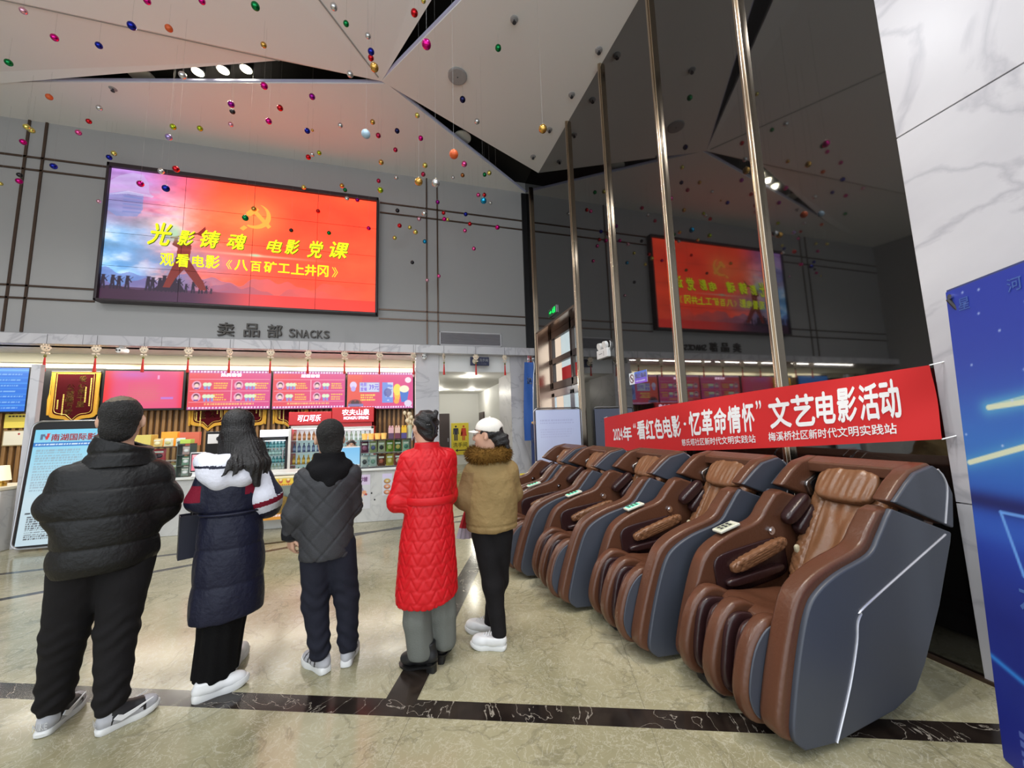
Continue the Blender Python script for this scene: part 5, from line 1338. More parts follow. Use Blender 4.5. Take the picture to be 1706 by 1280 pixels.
k = MB(); text_on(k, '禁止吸烟', -.06, .19, .075, .145, lambda a, b: (a, -.008, b), .03); k.build('lettering', M_LETTER_W, t)

# red cloth banner tied across the metal strips
bn = thing('cloth_banner', 'long red cloth banner with white writing along the black wall', 'banner', (XR-.075, 0, 0))
BY0, BY1 = 5.38, 1.43
def ban(f, g, off=0.0):
    y = BY0+(BY1-BY0)*f
    top = 1.605+.215*f-.0*f+.03*math.sin(PI*f); bot = 1.085+.285*f-.035*math.sin(PI*f)
    wv = .010*math.sin(f*19)*math.sin(g*3+1)+.012*math.sin(f*7+g*2)+.008*math.sin((f*30-g*6))*max(0, f-.7)*3
    return (-.018+wv-off, y, bot+(top-bot)*g)
M_BANNER = mat('banner_red', (206, 34, 36), .65)
k = MB(); k.grid(lambda u, v: ban(u, v), 120, 14); k.build('cloth', M_BANNER, bn, smooth=True)
def bf(y): return (BY0-y)/(BY0-BY1)
k = MB(); W_ = lambda a, b: ban(a, b, .004)
seg = [('2024', 5.13, 4.87, .30, .62), ('年', 4.85, 4.62, .27, .65), ('“', 4.56, 4.50, .58, .70), ('看', 4.47, 4.29, .29, .74), ('红', 4.27, 4.10, .29, .74), ('色', 4.08, 3.93, .29, .74), ('电', 3.91, 3.77, .30, .74), ('影', 3.75, 3.61, .30, .74), ('·', 3.55, 3.51, .52, .58), ('忆', 3.46, 3.29, .30, .78), ('革', 3.27, 3.12, .30, .78), ('命', 3.10, 2.95, .30, .78), ('情', 2.93, 2.79, .30, .78), ('怀', 2.77, 2.65, .31, .80), ('”', 2.62, 2.57, .68, .82),
       ('文', 2.50, 2.32, .33, .82), ('艺', 2.30, 2.13, .33, .82), ('电', 2.11, 1.98, .34, .82), ('影', 1.96, 1.84, .34, .84), ('活', 1.82, 1.71, .34, .85), ('动', 1.70, 1.60, .34, .87)]
for s, ya, yb, g0, g1 in seg: text_on(k, s, bf(ya), bf(yb), g0, g1, W_, .06)
text_on(k, '慈氏塔社区新时代文明实践站', bf(3.62), bf(2.655), .10, .24, W_, .03); text_on(k, '梅溪桥社区新时代文明实践站', bf(2.53), bf(1.635), .11, .26, W_, .03)
k.build('lettering', M_LETTER_W, bn)
for f, g in ((0, 1), (0, 0), (1, 1), (1, 0)):
    p = ban(f, g); MB().tube([p, (.07, p[1]+(.03 if f == 0 else -.03), p[2]+.02)], .004, 5).build('tie', M_LETTER_W, bn)

# tall blue advertising stand at the marble wall
ad = thing('advert_stand', 'tall dark blue advertising stand with neon lines by the marble wall', 'advert stand', (2.46, 1.11, 0), math.atan2(-.86, -.51))
# local x runs along the sheet towards the viewer's right; local y points away from the printed face
AW, AH = .86, 2.12
lean = .035
def adp(u, v, off=0.0): return (u, v*lean-off, v)
c = Canvas(172, 424, (40, 70, 180)); x, y = c.x, c.y; n = c.noise(5, 4, 4)
def mixc(rgb, w): c.a = c.a*(1-w[..., None])+np.array(rgb, float)*w[..., None]
mixc((44, 66, 176), np.clip(1-y*2.4, 0, 1)); mixc((56, 130, 214), np.exp(-((y-.36)/.13)**2)*.8)
mixc((26, 30, 92), np.exp(-((y-.475)/.02)**2)*.85); mixc((54, 104, 206), np.exp(-((y-.53)/.03)**2)*.7); mixc((34, 40, 120), np.clip((y-.55)*6, 0, 1)*.85)
mixc((46, 60, 160), n*np.clip((y-.5)*3, 0, 1)*.6)
c.line((0.0, .80), (1.0, .90), .006, (60, 150, 240), .9, True); mixc((30, 40, 140), np.clip((y-.84-.1*x)*12, 0, 1)*.7)
for a, b, w_ in (((.16, .275), (1.0, .20), .0055), ((.16, .275), (1.0, .235), .0055), ((.02, .395), (1.0, .25), .0055)):
    c.line(a, b, w_*3.2, (90, 180, 220), .55, True); c.line(a, b, w_, (226, 236, 206))
c.line((.42, .468), (1.0, .462), .006, (214, 230, 250))
for (xa, ya), (xb, yb) in (((.15, .49), (.72, .485)), ((.72, .485), (.78, .61)), ((.78, .61), (.22, .605)), ((.22, .605), (.15, .49))): c.line((xa, ya), (xb, yb), .003, (110, 170, 250))
c.textlines(.26, .505, .68, .525, 2, (150, 180, 220), 2, .9); c.rect(.40, .585, .56, .60, (70, 110, 220)); 
rr = np.random.default_rng(2)
for _ in range(40): c.ell(rr.random(), rr.random()*.4, .006, .0026, (200, 220, 255), .8)
c.textlines(.1, .915, .7, .985, 4, (120, 140, 210), 8, .8, .7)
picture('printed_sheet', c, AW, AH-.06, M_PRINT, ad, lambda u, v: adp(u, v+.05, .004))
k = MB(); k.add([adp(0, .04), adp(AW, .04), adp(AW, AH), adp(0, AH)], [(0, 1, 2, 3)]); o = k.build('backing', mat('stand_back', (70, 80, 130), .6), ad); md = o.modifiers.new('s', 'SOLIDIFY'); md.thickness = .006
k = MB(); text_on(k, '星', .06, .115, 2.0, 2.055, lambda a, b: adp(a, b, .007), .01); text_on(k, '河', .28, .335, 2.01, 2.065, lambda a, b: adp(a, b, .007), .01); text_on(k, '林业', .16, .52, .70, .84, lambda a, b: adp(a, b, .007), .01)
k.build('lettering', mat('ad_text', (110, 150, 226), .5), ad)
k = MB(); [MB().tube([adp(a, b, .002), adp(a, b, .014)], .012, 10).build('eyelet', M_CHROME, ad) for a, b in ((.03, AH-.04), (AW-.03, AH-.04))]
k = MB(); k.tube([(.02, .06, AH-.05), (AW/2, .30, 1.0), (AW-.03, .02, .05)], .008, 6); k.tube([(AW-.02, .06, AH-.05), (AW/2, .30, 1.0), (.03, .02, .05)], .008, 6); k.tube([(AW/2, .30, 1.0), (AW/2, .75, .0)], .008, 6); k.build('frame_rod', M_DARKGREY, ad)

# ================================================================== ceiling fittings and hanging baubles
for x, y, z, lb in ((.835, 5.87, 7.79, 'round grey ceiling speaker in the big panel beside the black wall'),):
    t = thing('ceiling_speaker', lb, 'speaker', (x, y, z)); MB().lathe([(.17, .1), (.17, -.01), (.15, -.02), (.02, -.024)], 24).build('grille', mat('grille_grey', (150, 148, 148), .6), t); MB().ball((0, 0, -.024), .012, 8, 5).build('centre', M_DARKGREY, t)
for x, y, lb in ((-4.72, 7.56, 'pale round lamp cover in the dark recess over the video wall'), (1.17, 7.62, 'pale round lamp cover in the dark recess that runs to the corner')):
    t = thing('lamp_cover', lb, 'lamp cover', (x, y, 8.12)); MB().lathe([(.20, .0), (.20, -.02), (.18, -.03)], 24).build('disc', mat('cover_grey', (196, 194, 188), .5), t, smooth=True); MB().tube([(0, 0, 0), (0, 0, .23)], .02, 8).build('stem', M_DARKGREY, t)
for i, (x, y, lb) in enumerate(((-3.715, 7.25, 'lit spotlight in the recess nearest the pale lamp cover'), (-3.262, 7.10, 'middle one of the three lit spotlights in the recess'), (-2.858, 6.98, 'lit spotlight in the recess, the one towards the ceiling fold'))):
    t = thing('recess_spotlight', lb, 'spotlight', (x, y, 8.15), 0, 'three spotlights in the recess')
    MB().lathe([(.11, .2), (.11, -.02), (.095, -.03)], 18).build('housing', M_BLACK, t, smooth=True); MB().lathe([(.095, -.025), (.09, -.034)], 18).build('lens', mat('spot_lens', (255, 250, 220), .5, emit=(255, 246, 205), estr=14), t)
    lamp('recess_lamp', 'SPOT', (x, y, 8.08), 60, (1, .93, .75), .06, 2.4)
SPR = ((1.536, 4.642), (3.0, 4.70), (2.95, 5.63), (2.88, 6.58), (2.83, 7.5), (-5.27, 7.8))
for i, (x, y) in enumerate(SPR):
    z = 7.9+(y-8.06)*.083+(3.17-x)*.0374-.012 if x > 0 else 7.945
    t = thing('sprinkler', ('ceiling sprinkler %s' % ['near the top edge of the big ceiling panel', 'by the black wall, next to the second metal strip', 'by the black wall between second and third metal strip', 'by the black wall near the gold bauble', 'in the corner where the ceiling panel meets the black wall', 'in the sloping panel over the video wall'][i]), 'sprinkler', (x, y, z), 0, 'ceiling sprinklers')
    MB().lathe([(.06, .06), (.06, -.004), (.05, -.01)], 14).build('rosette', mat('grille_grey', (150, 148, 148), .6), t, smooth=True); MB().lathe([(.012, 0), (.012, -.05), (.03, -.052), (.03, -.058)], 10).build('head', M_DARKGREY, t)
BC = dict(palepink=(226, 170, 190), magenta=(206, 20, 130), blue=(30, 40, 150), orange=(206, 90, 40), green=(20, 130, 70), silver=(206, 206, 206), red=(200, 30, 40), yellow=(220, 206, 110), pink=(236, 90, 160), black=(60, 58, 62), purple=(150, 20, 140), lime=(170, 190, 40), lavender=(170, 150, 210), gold=(206, 160, 80), paleblue=(160, 184, 200), navy=(34, 36, 80), crimson=(180, 40, 80), bronze=(170, 110, 60), cyan=(30, 150, 200))
BNAME = dict(palepink='pale pink', lime='lime green', paleblue='pale blue', navy='navy blue', crimson='crimson')
BAUBLES = "-5.15 6.06 7.45 0.042 palepink;-3.45 5.5 7.45 0.043 magenta;-2.74 5.32 7.45 0.041 magenta;-5.06 6.4 7.45 0.046 magenta;-4.53 6.38 7.45 0.044 blue;-3.68 5.64 7.16 0.05 blue;-3.38 5.84 7.45 0.047 orange;-1.95 4.92 7.12 0.05 green;-6.07 7.04 7.45 0.048 green;-6.02 7.65 7.45 0.047 orange;-5.38 7.72 7.45 0.046 silver;-5.79 8.12 7.45 0.043 red;-6.38 7.80 6.93 0.047 yellow;-6.76 8.35 7.26 0.05 yellow;-6.91 8.42 7.05 0.05 magenta;-6.19 8.49 7.45 0.049 pink;-5.79 8.75 7.29 0.048 yellow;-5.86 8.75 7.19 0.048 blue;-6.22 8.13 6.47 0.05 blue;-7.17 8.75 6.58 0.043 black;-7.10 8.67 6.41 0.05 magenta;-7.42 8.75 6.36 0.034 yellow;-3.27 6.02 6.9 0.05 silver;-2.89 6.61 7.06 0.05 purple;-3.14 7.24 7.45 0.046 black;-3.3 7.58 7.45 0.043 palepink;-4.26 7.69 7.29 0.05 lime;-3.97 7.08 6.63 0.05 lavender;-3.91 7.83 7.45 0.048 lime;-4.43 7.77 6.42 0.05 silver;-3.79 7 6.01 0.05 red;-4.44 7.31 5.85 0.05 magenta;-3.65 6.54 5.37 0.05 blue;-2.15 5.77 7.45 0.041 gold;-1.02 4.95 7.45 0.048 silver;-0.89 5.14 7.45 0.04 green;0.19 4.56 7.45 0.034 yellow;0.07 4.75 7.45 0.05 red;-0.6 5.24 7.45 0.042 silver;-0.56 5.30 7.26 0.048 blue;-0.59 5.58 7.45 0.045 red;-0.41 4.26 5.93 0.05 gold;0.18 3.61 5.68 0.05 magenta;1.35 4.93 7.45 0.049 green;-0.93 5.82 7.32 0.05 silver;-2.16 5.89 6.87 0.05 magenta;-1.66 6.56 7.45 0.05 purple;-2.23 6.8 7.32 0.05 red;-2.42 6.87 7.08 0.05 magenta;-1.89 7.22 7.3 0.05 blue;-1.84 7.37 7.45 0.026 gold;-1.29 7.11 7.45 0.046 silver;-0.68 6.88 7.45 0.046 gold;-0.49 4.22 4.99 0.05 paleblue;-0.6 7.2 7.45 0.049 crimson;-0.23 6.99 7.45 0.048 navy;0.23 7.07 7.45 0.05 magenta;0.15 6.52 7.45 0.046 yellow;0.88 5.62 7.1 0.05 navy;1.21 6.06 7.15 0.05 silver;-0.28 7.52 7.45 0.046 crimson;0.49 3.84 4.62 0.05 orange;-0.55 7.33 6.97 0.05 gold;-2.05 7.97 7.3 0.05 red;-2 8.07 7.45 0.045 silver;-1.85 7.99 7.45 0.045 lime;0.31 6.99 6.8 0.05 yellow;0.31 7.87 7.24 0.05 crimson;0.12 4.51 4.69 0.05 gold;0.33 4.43 4.65 0.05 silver;-0.29 8.42 7.45 0.048 silver;-0.7 8.64 7.45 0.049 crimson;-0.5 6.56 5.85 0.05 lime;0.96 6.06 6.25 0.05 pink;1.01 8.11 7.45 0.04 silver;1.22 7.98 7.45 0.047 bronze;1.72 7.84 7.45 0.048 green;1.73 7.39 7.17 0.05 yellow;-2.32 8.75 7.1 0.049 yellow;-1.49 8.57 7.15 0.05 gold;-1.45 8.75 7.17 0.046 green;-1.37 8.51 6.81 0.05 silver;-1.18 8.75 6.96 0.047 purple;0.68 8.56 7.06 0.05 purple;-0.27 8.75 6.82 0.049 black;0.29 6.93 5.73 0.05 silver;0.24 8.7 6.64 0.05 palepink;0.84 8.75 6.91 0.049 red;0.81 8.25 6.45 0.05 magenta;0.94 8.75 6.75 0.043 yellow;1.33 8.31 6.68 0.05 blue;1.64 8.25 7.19 0.05 pink;1.78 8.2 7.18 0.05 red;1.15 5.37 5.13 0.05 cyan;2.06 8.75 7.36 0.045 silver;1.42 8.27 6.42 0.05 red;1.85 7.26 5.82 0.05 magenta;1.34 8.53 6.38 0.05 pink;-0.21 8.4 6.24 0.05 red;0.02 8.75 6.42 0.048 yellow;0.14 7.84 5.82 0.05 yellow;-0.33 8.75 6.11 0.048 yellow;0.37 8.62 6.03 0.05 cyan;1.54 8.45 5.89 0.05 pink;0.08 8.75 5.53 0.045 black;-0.92 8.75 6.28 0.048 magenta;-5.95 8.75 6.22 0.038 palepink;-3.17 8.45 6.27 0.05 gold;-2.74 6.98 5.26 0.05 green;-2.01 8.75 6.56 0.046 red;-2.54 8.75 6.03 0.043 black;-1.77 8.75 6.06 0.046 green;1.58 3.81 5.14 0.05 gold;0.43 8.75 5.11 0.043 palepink;0.71 8.75 5.24 0.046 pink"
BL = [(float(a), float(b), float(c_), float(d), e) for a, b, c_, d, e in (s.split() for s in BAUBLES.split(';'))]
_bm = MB(); _bm.ball((0, 0, 0), 1.0, 20, 14); _cap = MB(); _cap.lathe([(.22, .95), (.22, 1.18), (.08, 1.22)], 10)
M_CAPM = mat('bauble_cap', (190, 180, 150), .25, 1.0); M_STRING = mat('fine_string', (150, 150, 150), .6)
cap_me = _cap.mesh('cap', M_CAPM, True, .7)
bmes = {}
ORD = ['first', 'second', 'third', 'fourth', 'fifth', 'sixth', 'seventh', 'eighth', 'ninth', 'tenth', 'eleventh', 'twelfth', 'thirteenth', 'fourteenth', 'fifteenth', 'sixteenth']
mi_ = cam_matrix().inverted()
def scrx(p): q = mi_ @ Vector(p); return -q.x/q.z
for cl in BC:
    lst = sorted([b for b in BL if b[4] == cl], key=lambda b: scrx(b[:3]))
    matt = cl in ('paleblue', 'orange')
    m = mat('bauble_'+cl, BC[cl], .45 if matt else .12, 0.2 if matt else .85)
    me = _bm.mesh('bauble_'+cl, m, True)
    for i, (x, y, z, r, _) in enumerate(lst):
        nm = BNAME.get(cl, cl)
        if len(lst) == 1: lb = 'only %s bauble among the balls hung from the ceiling' % nm
        else: lb = 'shiny %s bauble, %s from the left of the %s hanging ones' % (nm, ORD[i], nm)
        o = link('bauble', me, None, (x, y, z)); o.scale = (r, r, r); tag(o, lb, 'bauble', 'baubles hung from the ceiling')
        link('cap', cap_me, o)
        zt = (8.352-z)/r
        MB().tube([(0, 0, 1.2), (0, 0, zt)], 0.0009/r, 3, caps=False).build('string', M_STRING, o)
# ================================================================== people
def _stack(s, secs, k=0.02, op='add'):
    """upright form of elliptical sections (cx, cy, z, rx, ry), bottom to top"""
    A = np.array(secs, float)
    zs = A[:, 2]; lo = [(A[:, 0]-A[:, 3]).min()-.06, (A[:, 1]-A[:, 4]).min()-.06, zs[0]-.06]; hi = [(A[:, 0]+A[:, 3]).max()+.06, (A[:, 1]+A[:, 4]).max()+.06, zs[-1]+.06]
    sl, g = s._blk(lo, hi)
    z = np.clip(g[2], zs[0], zs[-1])
    f = lambda c: np.interp(z.ravel(), zs, A[:, c]).reshape(z.shape)
    cx, cy, rx, ry = f(0), f(1), f(3), f(4)
    d = (np.sqrt(((g[0]-cx)/rx)**2+((g[1]-cy)/ry)**2)-1)*np.minimum(rx, ry)
    e = np.abs(g[2]-(zs[0]+zs[-1])/2)-(zs[-1]-zs[0])/2
    s._mix(sl, np.maximum(d, e)+0*d, k, op); return s
SDF.stack = _stack
def rotm(yaw, pitch=0.0):
    cy, sy, cp, sp = math.cos(yaw), math.sin(yaw), math.cos(pitch), math.sin(pitch)
    Rz = np.array([[cy, -sy, 0], [sy, cy, 0], [0, 0, 1]]); Rx = np.array([[1, 0, 0], [0, cp, -sp], [0, sp, cp]])
    return Rz @ Rx
M_SKIN = mat('skin', (206, 160, 134), .5, noise=(9, .10)); M_HAIR = mat('black_hair', (22, 18, 18), .38, bump=(120, .5)); M_HAIRG = mat('short_dark_hair', (30, 27, 25), .65, bump=(160, 1.0), noise=(60, .5)); M_THIN = mat('thin_hair_scalp', (98, 84, 64), .6, noise=(60, .4))
M_EYEW = mat('eye_white', (236, 232, 226), .2); M_IRIS = mat('iris_dark', (40, 26, 20), .2); M_BROW = mat('brow', (40, 32, 28), .7); M_LIP = mat('lip', (170, 96, 88), .5)
class Head:
    def __init__(s, c, yaw, pitch=0.0, k=0.95):
        s.c = np.array(c, float); s.R = rotm(yaw, pitch); s.k = k
    def p(s, x, y, z): return s.c+s.R @ (np.array([x, y, z])*s.k)
    def ell(s, S, x, y, z, r, k=.02, op='add'): S.ell(s.p(x, y, z), np.array(r)*s.k, k, s.R.T, op)
    def cap(s, S, a, b, ra, rb, k=.01, op='add'): S.cap(s.p(*a), s.p(*b), ra*s.k, rb*s.k, k, (1, 1, 1), op)
    def build(s, S, neck):
        s.ell(S, 0, -.010, .030, (.077, .096, .088)); s.ell(S, 0, .022, -.040, (.064, .078, .092), .03); s.ell(S, 0, .066, -.098, (.028, .026, .022), .03)
        s.cap(S, (0, .094, .0), (0, .114, -.038), .010, .015, .012); s.ell(S, 0, .098, -.044, (.021, .014, .010), .01)
        for sx in (-1, 1):
            s.ell(S, sx*.033, .100, .002, (.021, .014, .013), .012, 'sub'); s.cap(S, (sx*.014, .092, .024), (sx*.05, .080, .022), .009, .008, .012)
            s.ell(S, sx*.044, .066, -.036, (.022, .020, .020), .02)
            s.ell(S, sx*.084, -.008, -.012, (.012, .022, .035), .008); s.ell(S, sx*.097, .004, -.010, (.008, .012, .022), .006, 'sub')
        s.ell(S, 0, .092, -.070, (.025, .010, .007), .006); s.ell(S, 0, .089, -.081, (.022, .010, .007), .006)
        S.cap(s.p(0, -.018, -.06), neck, .054, .056, .03)
    def eyes(s, parent):
        for sx in (-1, 1):
            k = MB(); c = s.p(sx*.033, .083, .002); k.ball(c, .0135*s.k, 12, 8, 0); c2 = s.p(sx*.033, .0935, .002); k.ball(c2, .0050*s.k, 8, 6, 1)
            k.build('eye', [M_EYEW, M_IRIS], parent, smooth=True)
            k = MB(); k.tube([s.p(sx*.016, .099, .027), s.p(sx*.034, .096, .032), s.p(sx*.054, .080, .026)], [.003, .004, .002], 6); k.build('eyebrow', M_BROW, parent, smooth=True)
        k = MB(); k.tube([s.p(-.022, .094, -.0755), s.p(0, .103, -.074), s.p(.022, .094, -.0755)], [.002, .005, .002], 6); k.build('lips', M_LIP, parent, smooth=True)
def hand(S, w, d, n, side, curl=.5, k=1.0):
    """palm and five bent fingers: w wrist, d pointing direction, n palm normal, side = +1/-1 thumb side"""
    w = np.array(w, float); d = np.array(d, float); d /= np.linalg.norm(d); n = np.array(n, float); n -= d*(n @ d); n /= np.linalg.norm(n); u = np.cross(d, n)*side
    for t in (-.026, -.009, .009, .026): S.cap(w+u*t*.6, w+d*.085*k+u*t, .014, .012, .012)
    ln = (.064, .076, .082, .074)
    for i, t in enumerate((-.030, -.0105, .0095, .029)):
        p = w+d*.084*k+u*t; a = curl*.55; L = ln[i]*k
        for j, f in enumerate((.46, .30, .24)):
            v = d*math.cos(a)+n*math.sin(a); q = p+v*L*f; S.cap(p, q, .0095-.0012*j, .0088-.0012*j, .003); p = q; a += curl*(.75+.1*j)
    p = w+d*.022+u*.030
    for L, v in ((.036, d*.62+u*.7+n*.25), (.030, d*.82+u*.30+n*.45), (.024, d*.9+u*.05+n*.55)):
        v = v/np.linalg.norm(v); q = p+v*L*k; S.cap(p, q, .0115, .0098, .006); p = q
def shoe(parent, heel, toe, style):
    hx, hy = heel; dx, dy = toe[0]-hx, toe[1]-hy; a = math.atan2(dy, dx); L = max(.25, min(.30, math.hypot(dx, dy)+.03))
    t = bpy.data.objects.new('shoe', None); t.parent = parent; t.location = (hx, hy, 0); t.rotation_euler = (0, 0, a); t.empty_display_size = .05; COL.objects.link(t)
    f = L/.28
    out = smooth_path([(0, 0), (.012, .033), (.06, .036), (.12, .034), (.19, .048), (.245, .040), (.275, .012), (.272, -.014), (.24, -.042), (.18, -.046), (.12, -.034), (.06, -.035), (.012, -.032)], 3, True)
    out = [(x*f, y) for x, y in out]
    boot = style['kind'] == 'boot'
    base = .045 if boot else 0.0
    k = MB(); n = len(out)
    hs = style.get('sole', .032)
    def ring(z, g): return [(.135*f+(x-.135*f)*g, y*g, z+(.012*max(0, x/f-.2)/.08 if not boot else 0)) for x, y in out]
    if boot:
        k.prism([(x, y*.8) for x, y in rrect(.06, .055, .015, 4, .035, 0)], 0, .055, 'z'); k.loft([[(p[0], p[1], max(.0, .045*(1-max(0, min(1, p[0]/.16))))) for p in ring(0, .96)], [(p[0], p[1], .014+.045*(1-max(0, min(1, p[0]/.16)))) for p in ring(0, 1)]])
    else:
        k.loft([ring(0.0, .95), ring(.006, 1.01), ring(hs*.7, 1.03), ring(hs, .98)])
    k.build('sole', style['msole'], t, smooth=True)
    S = SDF((-.04, -.08, 0), (L+.04, .08, .30), .006)
    up = .045 if boot else 0
    S.cap((.035, 0, .055+up*.8), (.10*f, 0, .06+up*.5), .040, .044, .02, (1, 1.12, 1)); S.cap((.10*f, 0, .062+up*.4), (.215*f, 0, .05), .046, .036, .02, (1, .95, 1.05)); S.cap((.19*f, .0, .05), (.235*f, 0, .046), .040, .030, .02, (1, .9, 1.1))
    S.cap((.05, 0, .07+up*.6), (.052, 0, style.get('collar', .10)+up), .040, .042, .02); S.cap((.09*f, 0, .085+up*.5), (.16*f, 0, .066), .035, .028, .02)
    S.cut((0, 0, -1), -(hs*.8 if not boot else .012)); S.cut((0, 0, 1), style.get('collar', .10)+up)
    mats = [style['m']]+style.get('extra', [])
    u = soft('upper', S, mats, t, None, style.get('colour') and (lambda C: style['colour'](C, f)), 2)
    if style.get('laces'):
        for i in range(5):
            x = (.105+.022*i)*f; z = .118-.0105*i; w = .026
            MB().tube([(x-.006, -w, z-.016), (x, 0, z+.004), (x+.006, w, z-.016)], .0035, 5).build('lace', style['laces'], t, smooth=True)
    return t
def person(label, F):
    d = np.array(F)/np.hypot(*F)
    t = thing('person', label, 'person', (F[0], F[1], 0), math.atan2(-d[0], d[1]))
    return t
def folds(V, ank, seed, amp=.005):
    w = np.exp(-((V[:, 2]-.16)/.12)**2)+.7*np.exp(-((V[:, 2]-.47)/.10)**2)
    return amp*w*(np.sin(V[:, 2]*74+3*np.sin(V[:, 0]*26+seed)+2*np.sin(V[:, 1]*30))+.6*vnoise(V, 70, seed))
def legs(S, L, R, k=.03):
    for c in (L, R): S.chain(c, k)
def fabric(name, rgb, rough=.8, sheen=.0, b=(140, .25), **kw): return mat(name, rgb, rough, sheen=0, bump=b, spec=.15, **kw)
M_WHITESHOE = mat('white_shoe', (226, 226, 226), .5); M_SOLEW = mat('white_sole', (222, 222, 220), .5); M_GREYSH = mat('grey_suede', (176, 176, 180), .7); M_BLKSH = mat('shoe_black', (26, 26, 28), .5)
def body_sdf(lo=(-.5, -.4, 0), hi=(.5, .45, 1.85), h=.0075): return SDF(lo, hi, h)

# ---- man in the black puffer jacket
P = person('man in a black puffer jacket and black trousers standing with his back turned', (-1.585, 2.60))
OY = .10
S = body_sdf()
hd = Head((.016, OY-.01, 1.635), -.25, .06, 1.10); hd.build(S, (.015, OY-.02, 1.44))
S.chain([((.01, OY, .92), .10), ((.01, OY, 1.15), .14), ((.01, OY, 1.38), .10)], .05, (1, 1.3, 1))
for sx, el, wr in ((-1, (-.165, OY+.02, 1.16), (-.09, OY+.23, 1.02)), (1, (.215, OY+.02, 1.12), (.12, OY+.23, .99))):
    S.chain([((sx*.15, OY, 1.32), .045), (el, .042), (wr, .028)], .03); hand(S, wr, (-sx*.7, .5, -.1), (0, -.6, -.5), -sx, .5)
legs(S, [((-.07, OY+.03, .88), .075), ((-.12, .17, .47), .055), ((-.147, .225, .08), .034)], [((.085, OY, .88), .075), ((.07, .06, .45), .055), ((.071, -.008, .08), .034)])
body = soft('body', S, M_SKIN, P); hd.eyes(P)
S = SDF((-.16, OY-.2, 1.46), (.18, OY+.16, 1.80), .006)
hd.ell(S, 0, -.014, .032, (.082, .101, .092)); hd.ell(S, 0, -.052, -.050, (.070, .052, .070), .03); hd.ell(S, 0, .10, -.06, (.11, .075, .105), .01, 'sub')
for sx in (-1, 1): hd.ell(S, sx*.085, .0, -.02, (.022, .03, .042), .006, 'sub')
crown = hd.p(0, -.02, .115)
soft('hair', S, [M_HAIRG, M_THIN], P, lambda V, N: .0035*vnoise(V*np.array([1, 1, .45]), 420, 2)+.002*vnoise(V, 150, 3), lambda C: (np.linalg.norm((C-crown)*np.array([1, 1, .8]), axis=1) < .068).astype(int))
M_PUFF = mat('black_puffer', (20, 19, 19), .45, spec=.3, bump=(40, .3))
def baffles(z0, pitch, amp): return lambda V, N: amp*(np.abs(np.sin(PI*(V[:, 2]-z0)/pitch))**.45-1)+.006*vnoise(V*np.array([1, 1, 1.8]), 38, 4)
S = SDF((-.42, OY-.3, .74), (.42, OY+.42, 1.56), .009)
S.stack([(.005, OY, .80, .20, .155), (.005, OY, .86, .218, .175), (.01, OY, 1.10, .222, .18), (.01, OY, 1.25, .222, .17), (.015, OY, 1.36, .165, .13), (.03, OY, 1.45, .10, .10)], .04)
S.chain([((-.135, OY, 1.315), .098), ((-.165, OY+.01, 1.17), .096), ((-.10, OY+.22, 1.04), .07)], .06); S.chain([((.165, OY, 1.305), .098), ((.215, OY+.01, 1.125), .094), ((.13, OY+.22, 1.0), .07)], .06)
soft('jacket', S, M_PUFF, P, baffles(.80, .152, .015))
S = SDF((-.2, OY-.2, 1.36), (.26, OY+.2, 1.60), .007)
S.stack([(.02, OY, 1.36, .165, .140), (.028, OY, 1.43, .142, .130), (.035, OY, 1.50, .135, .122), (.038, OY-.005, 1.55, .120, .108)], .03); S.stack([(.03, OY+.01, 1.43, .095, .085), (.035, OY, 1.60, .102, .095)], .006, 'sub'); S.cut((.34, -.1, .94), 1.50*.94+.34*.03)
soft('collar', S, M_PUFF, P, lambda V, N: .005*vnoise(V, 60, 7)-.008*np.exp(-((V[:, 2]-1.445)/.010)**2))
M_BTROUSER = mat('black_trouser', (24, 22, 23), .85, spec=.2, bump=(9, .7))
S = SDF((-.3, -.2, .03), (.32, .4, 1.0), .009)
legs(S, [((-.085, OY+.03, .88), .125), ((-.118, .17, .50), .090), ((-.138, .225, .14), .070)], [((.095, OY, .88), .125), ((.072, .06, .46), .086), ((.070, .004, .13), .069)], .03)
S.cut((0, 0, -1), -.085)
soft('trousers', S, M_BTROUSER, P, lambda V, N: .0055*vnoise(V*np.array([1, 1, 1.1]), 34, 9)*np.clip(1.3-V[:, 2], .4, 1)+folds(V, .1, 1))
def nike_col(C, f):
    x, z = C[:, 0]/f, C[:, 2]; toe = (x > .20); heel = (x < .055); q = np.ones(len(C), int); q[toe | heel] = 0; q[(x > .06) & (x < .19) & (z < .058)] = 0; return q
nk = dict(kind='sneaker', m=M_GREYSH, msole=M_SOLEW, extra=[M_BLKSH], colour=nike_col, laces=M_BLKSH, collar=.115)
for h_, t_ in (((-.171, .181), (-.050, .40)), ((.022, -.022), (.235, .02))):
    sh = shoe(P, h_, t_, nk)
    k = MB()
    for sg in (-1, 1):
        pts = [(.052, .066), (.082, .044), (.13, .056), (.205, .088), (.135, .073), (.09, .066), (.068, .080)]
        k.prism(pts, *sorted((sg*.049, sg*.0555)))
    k.build('swoosh', M_WHITESHOE, sh)
    k = MB(); text_on(k, 'NIKE', -.028, .028, .045, .075, lambda a, b: (-.007+.004*abs(a)*20*.1, -a, b), .06); k.build('heel_lettering', mat('pale_mark', (230, 230, 230), .5), sh)

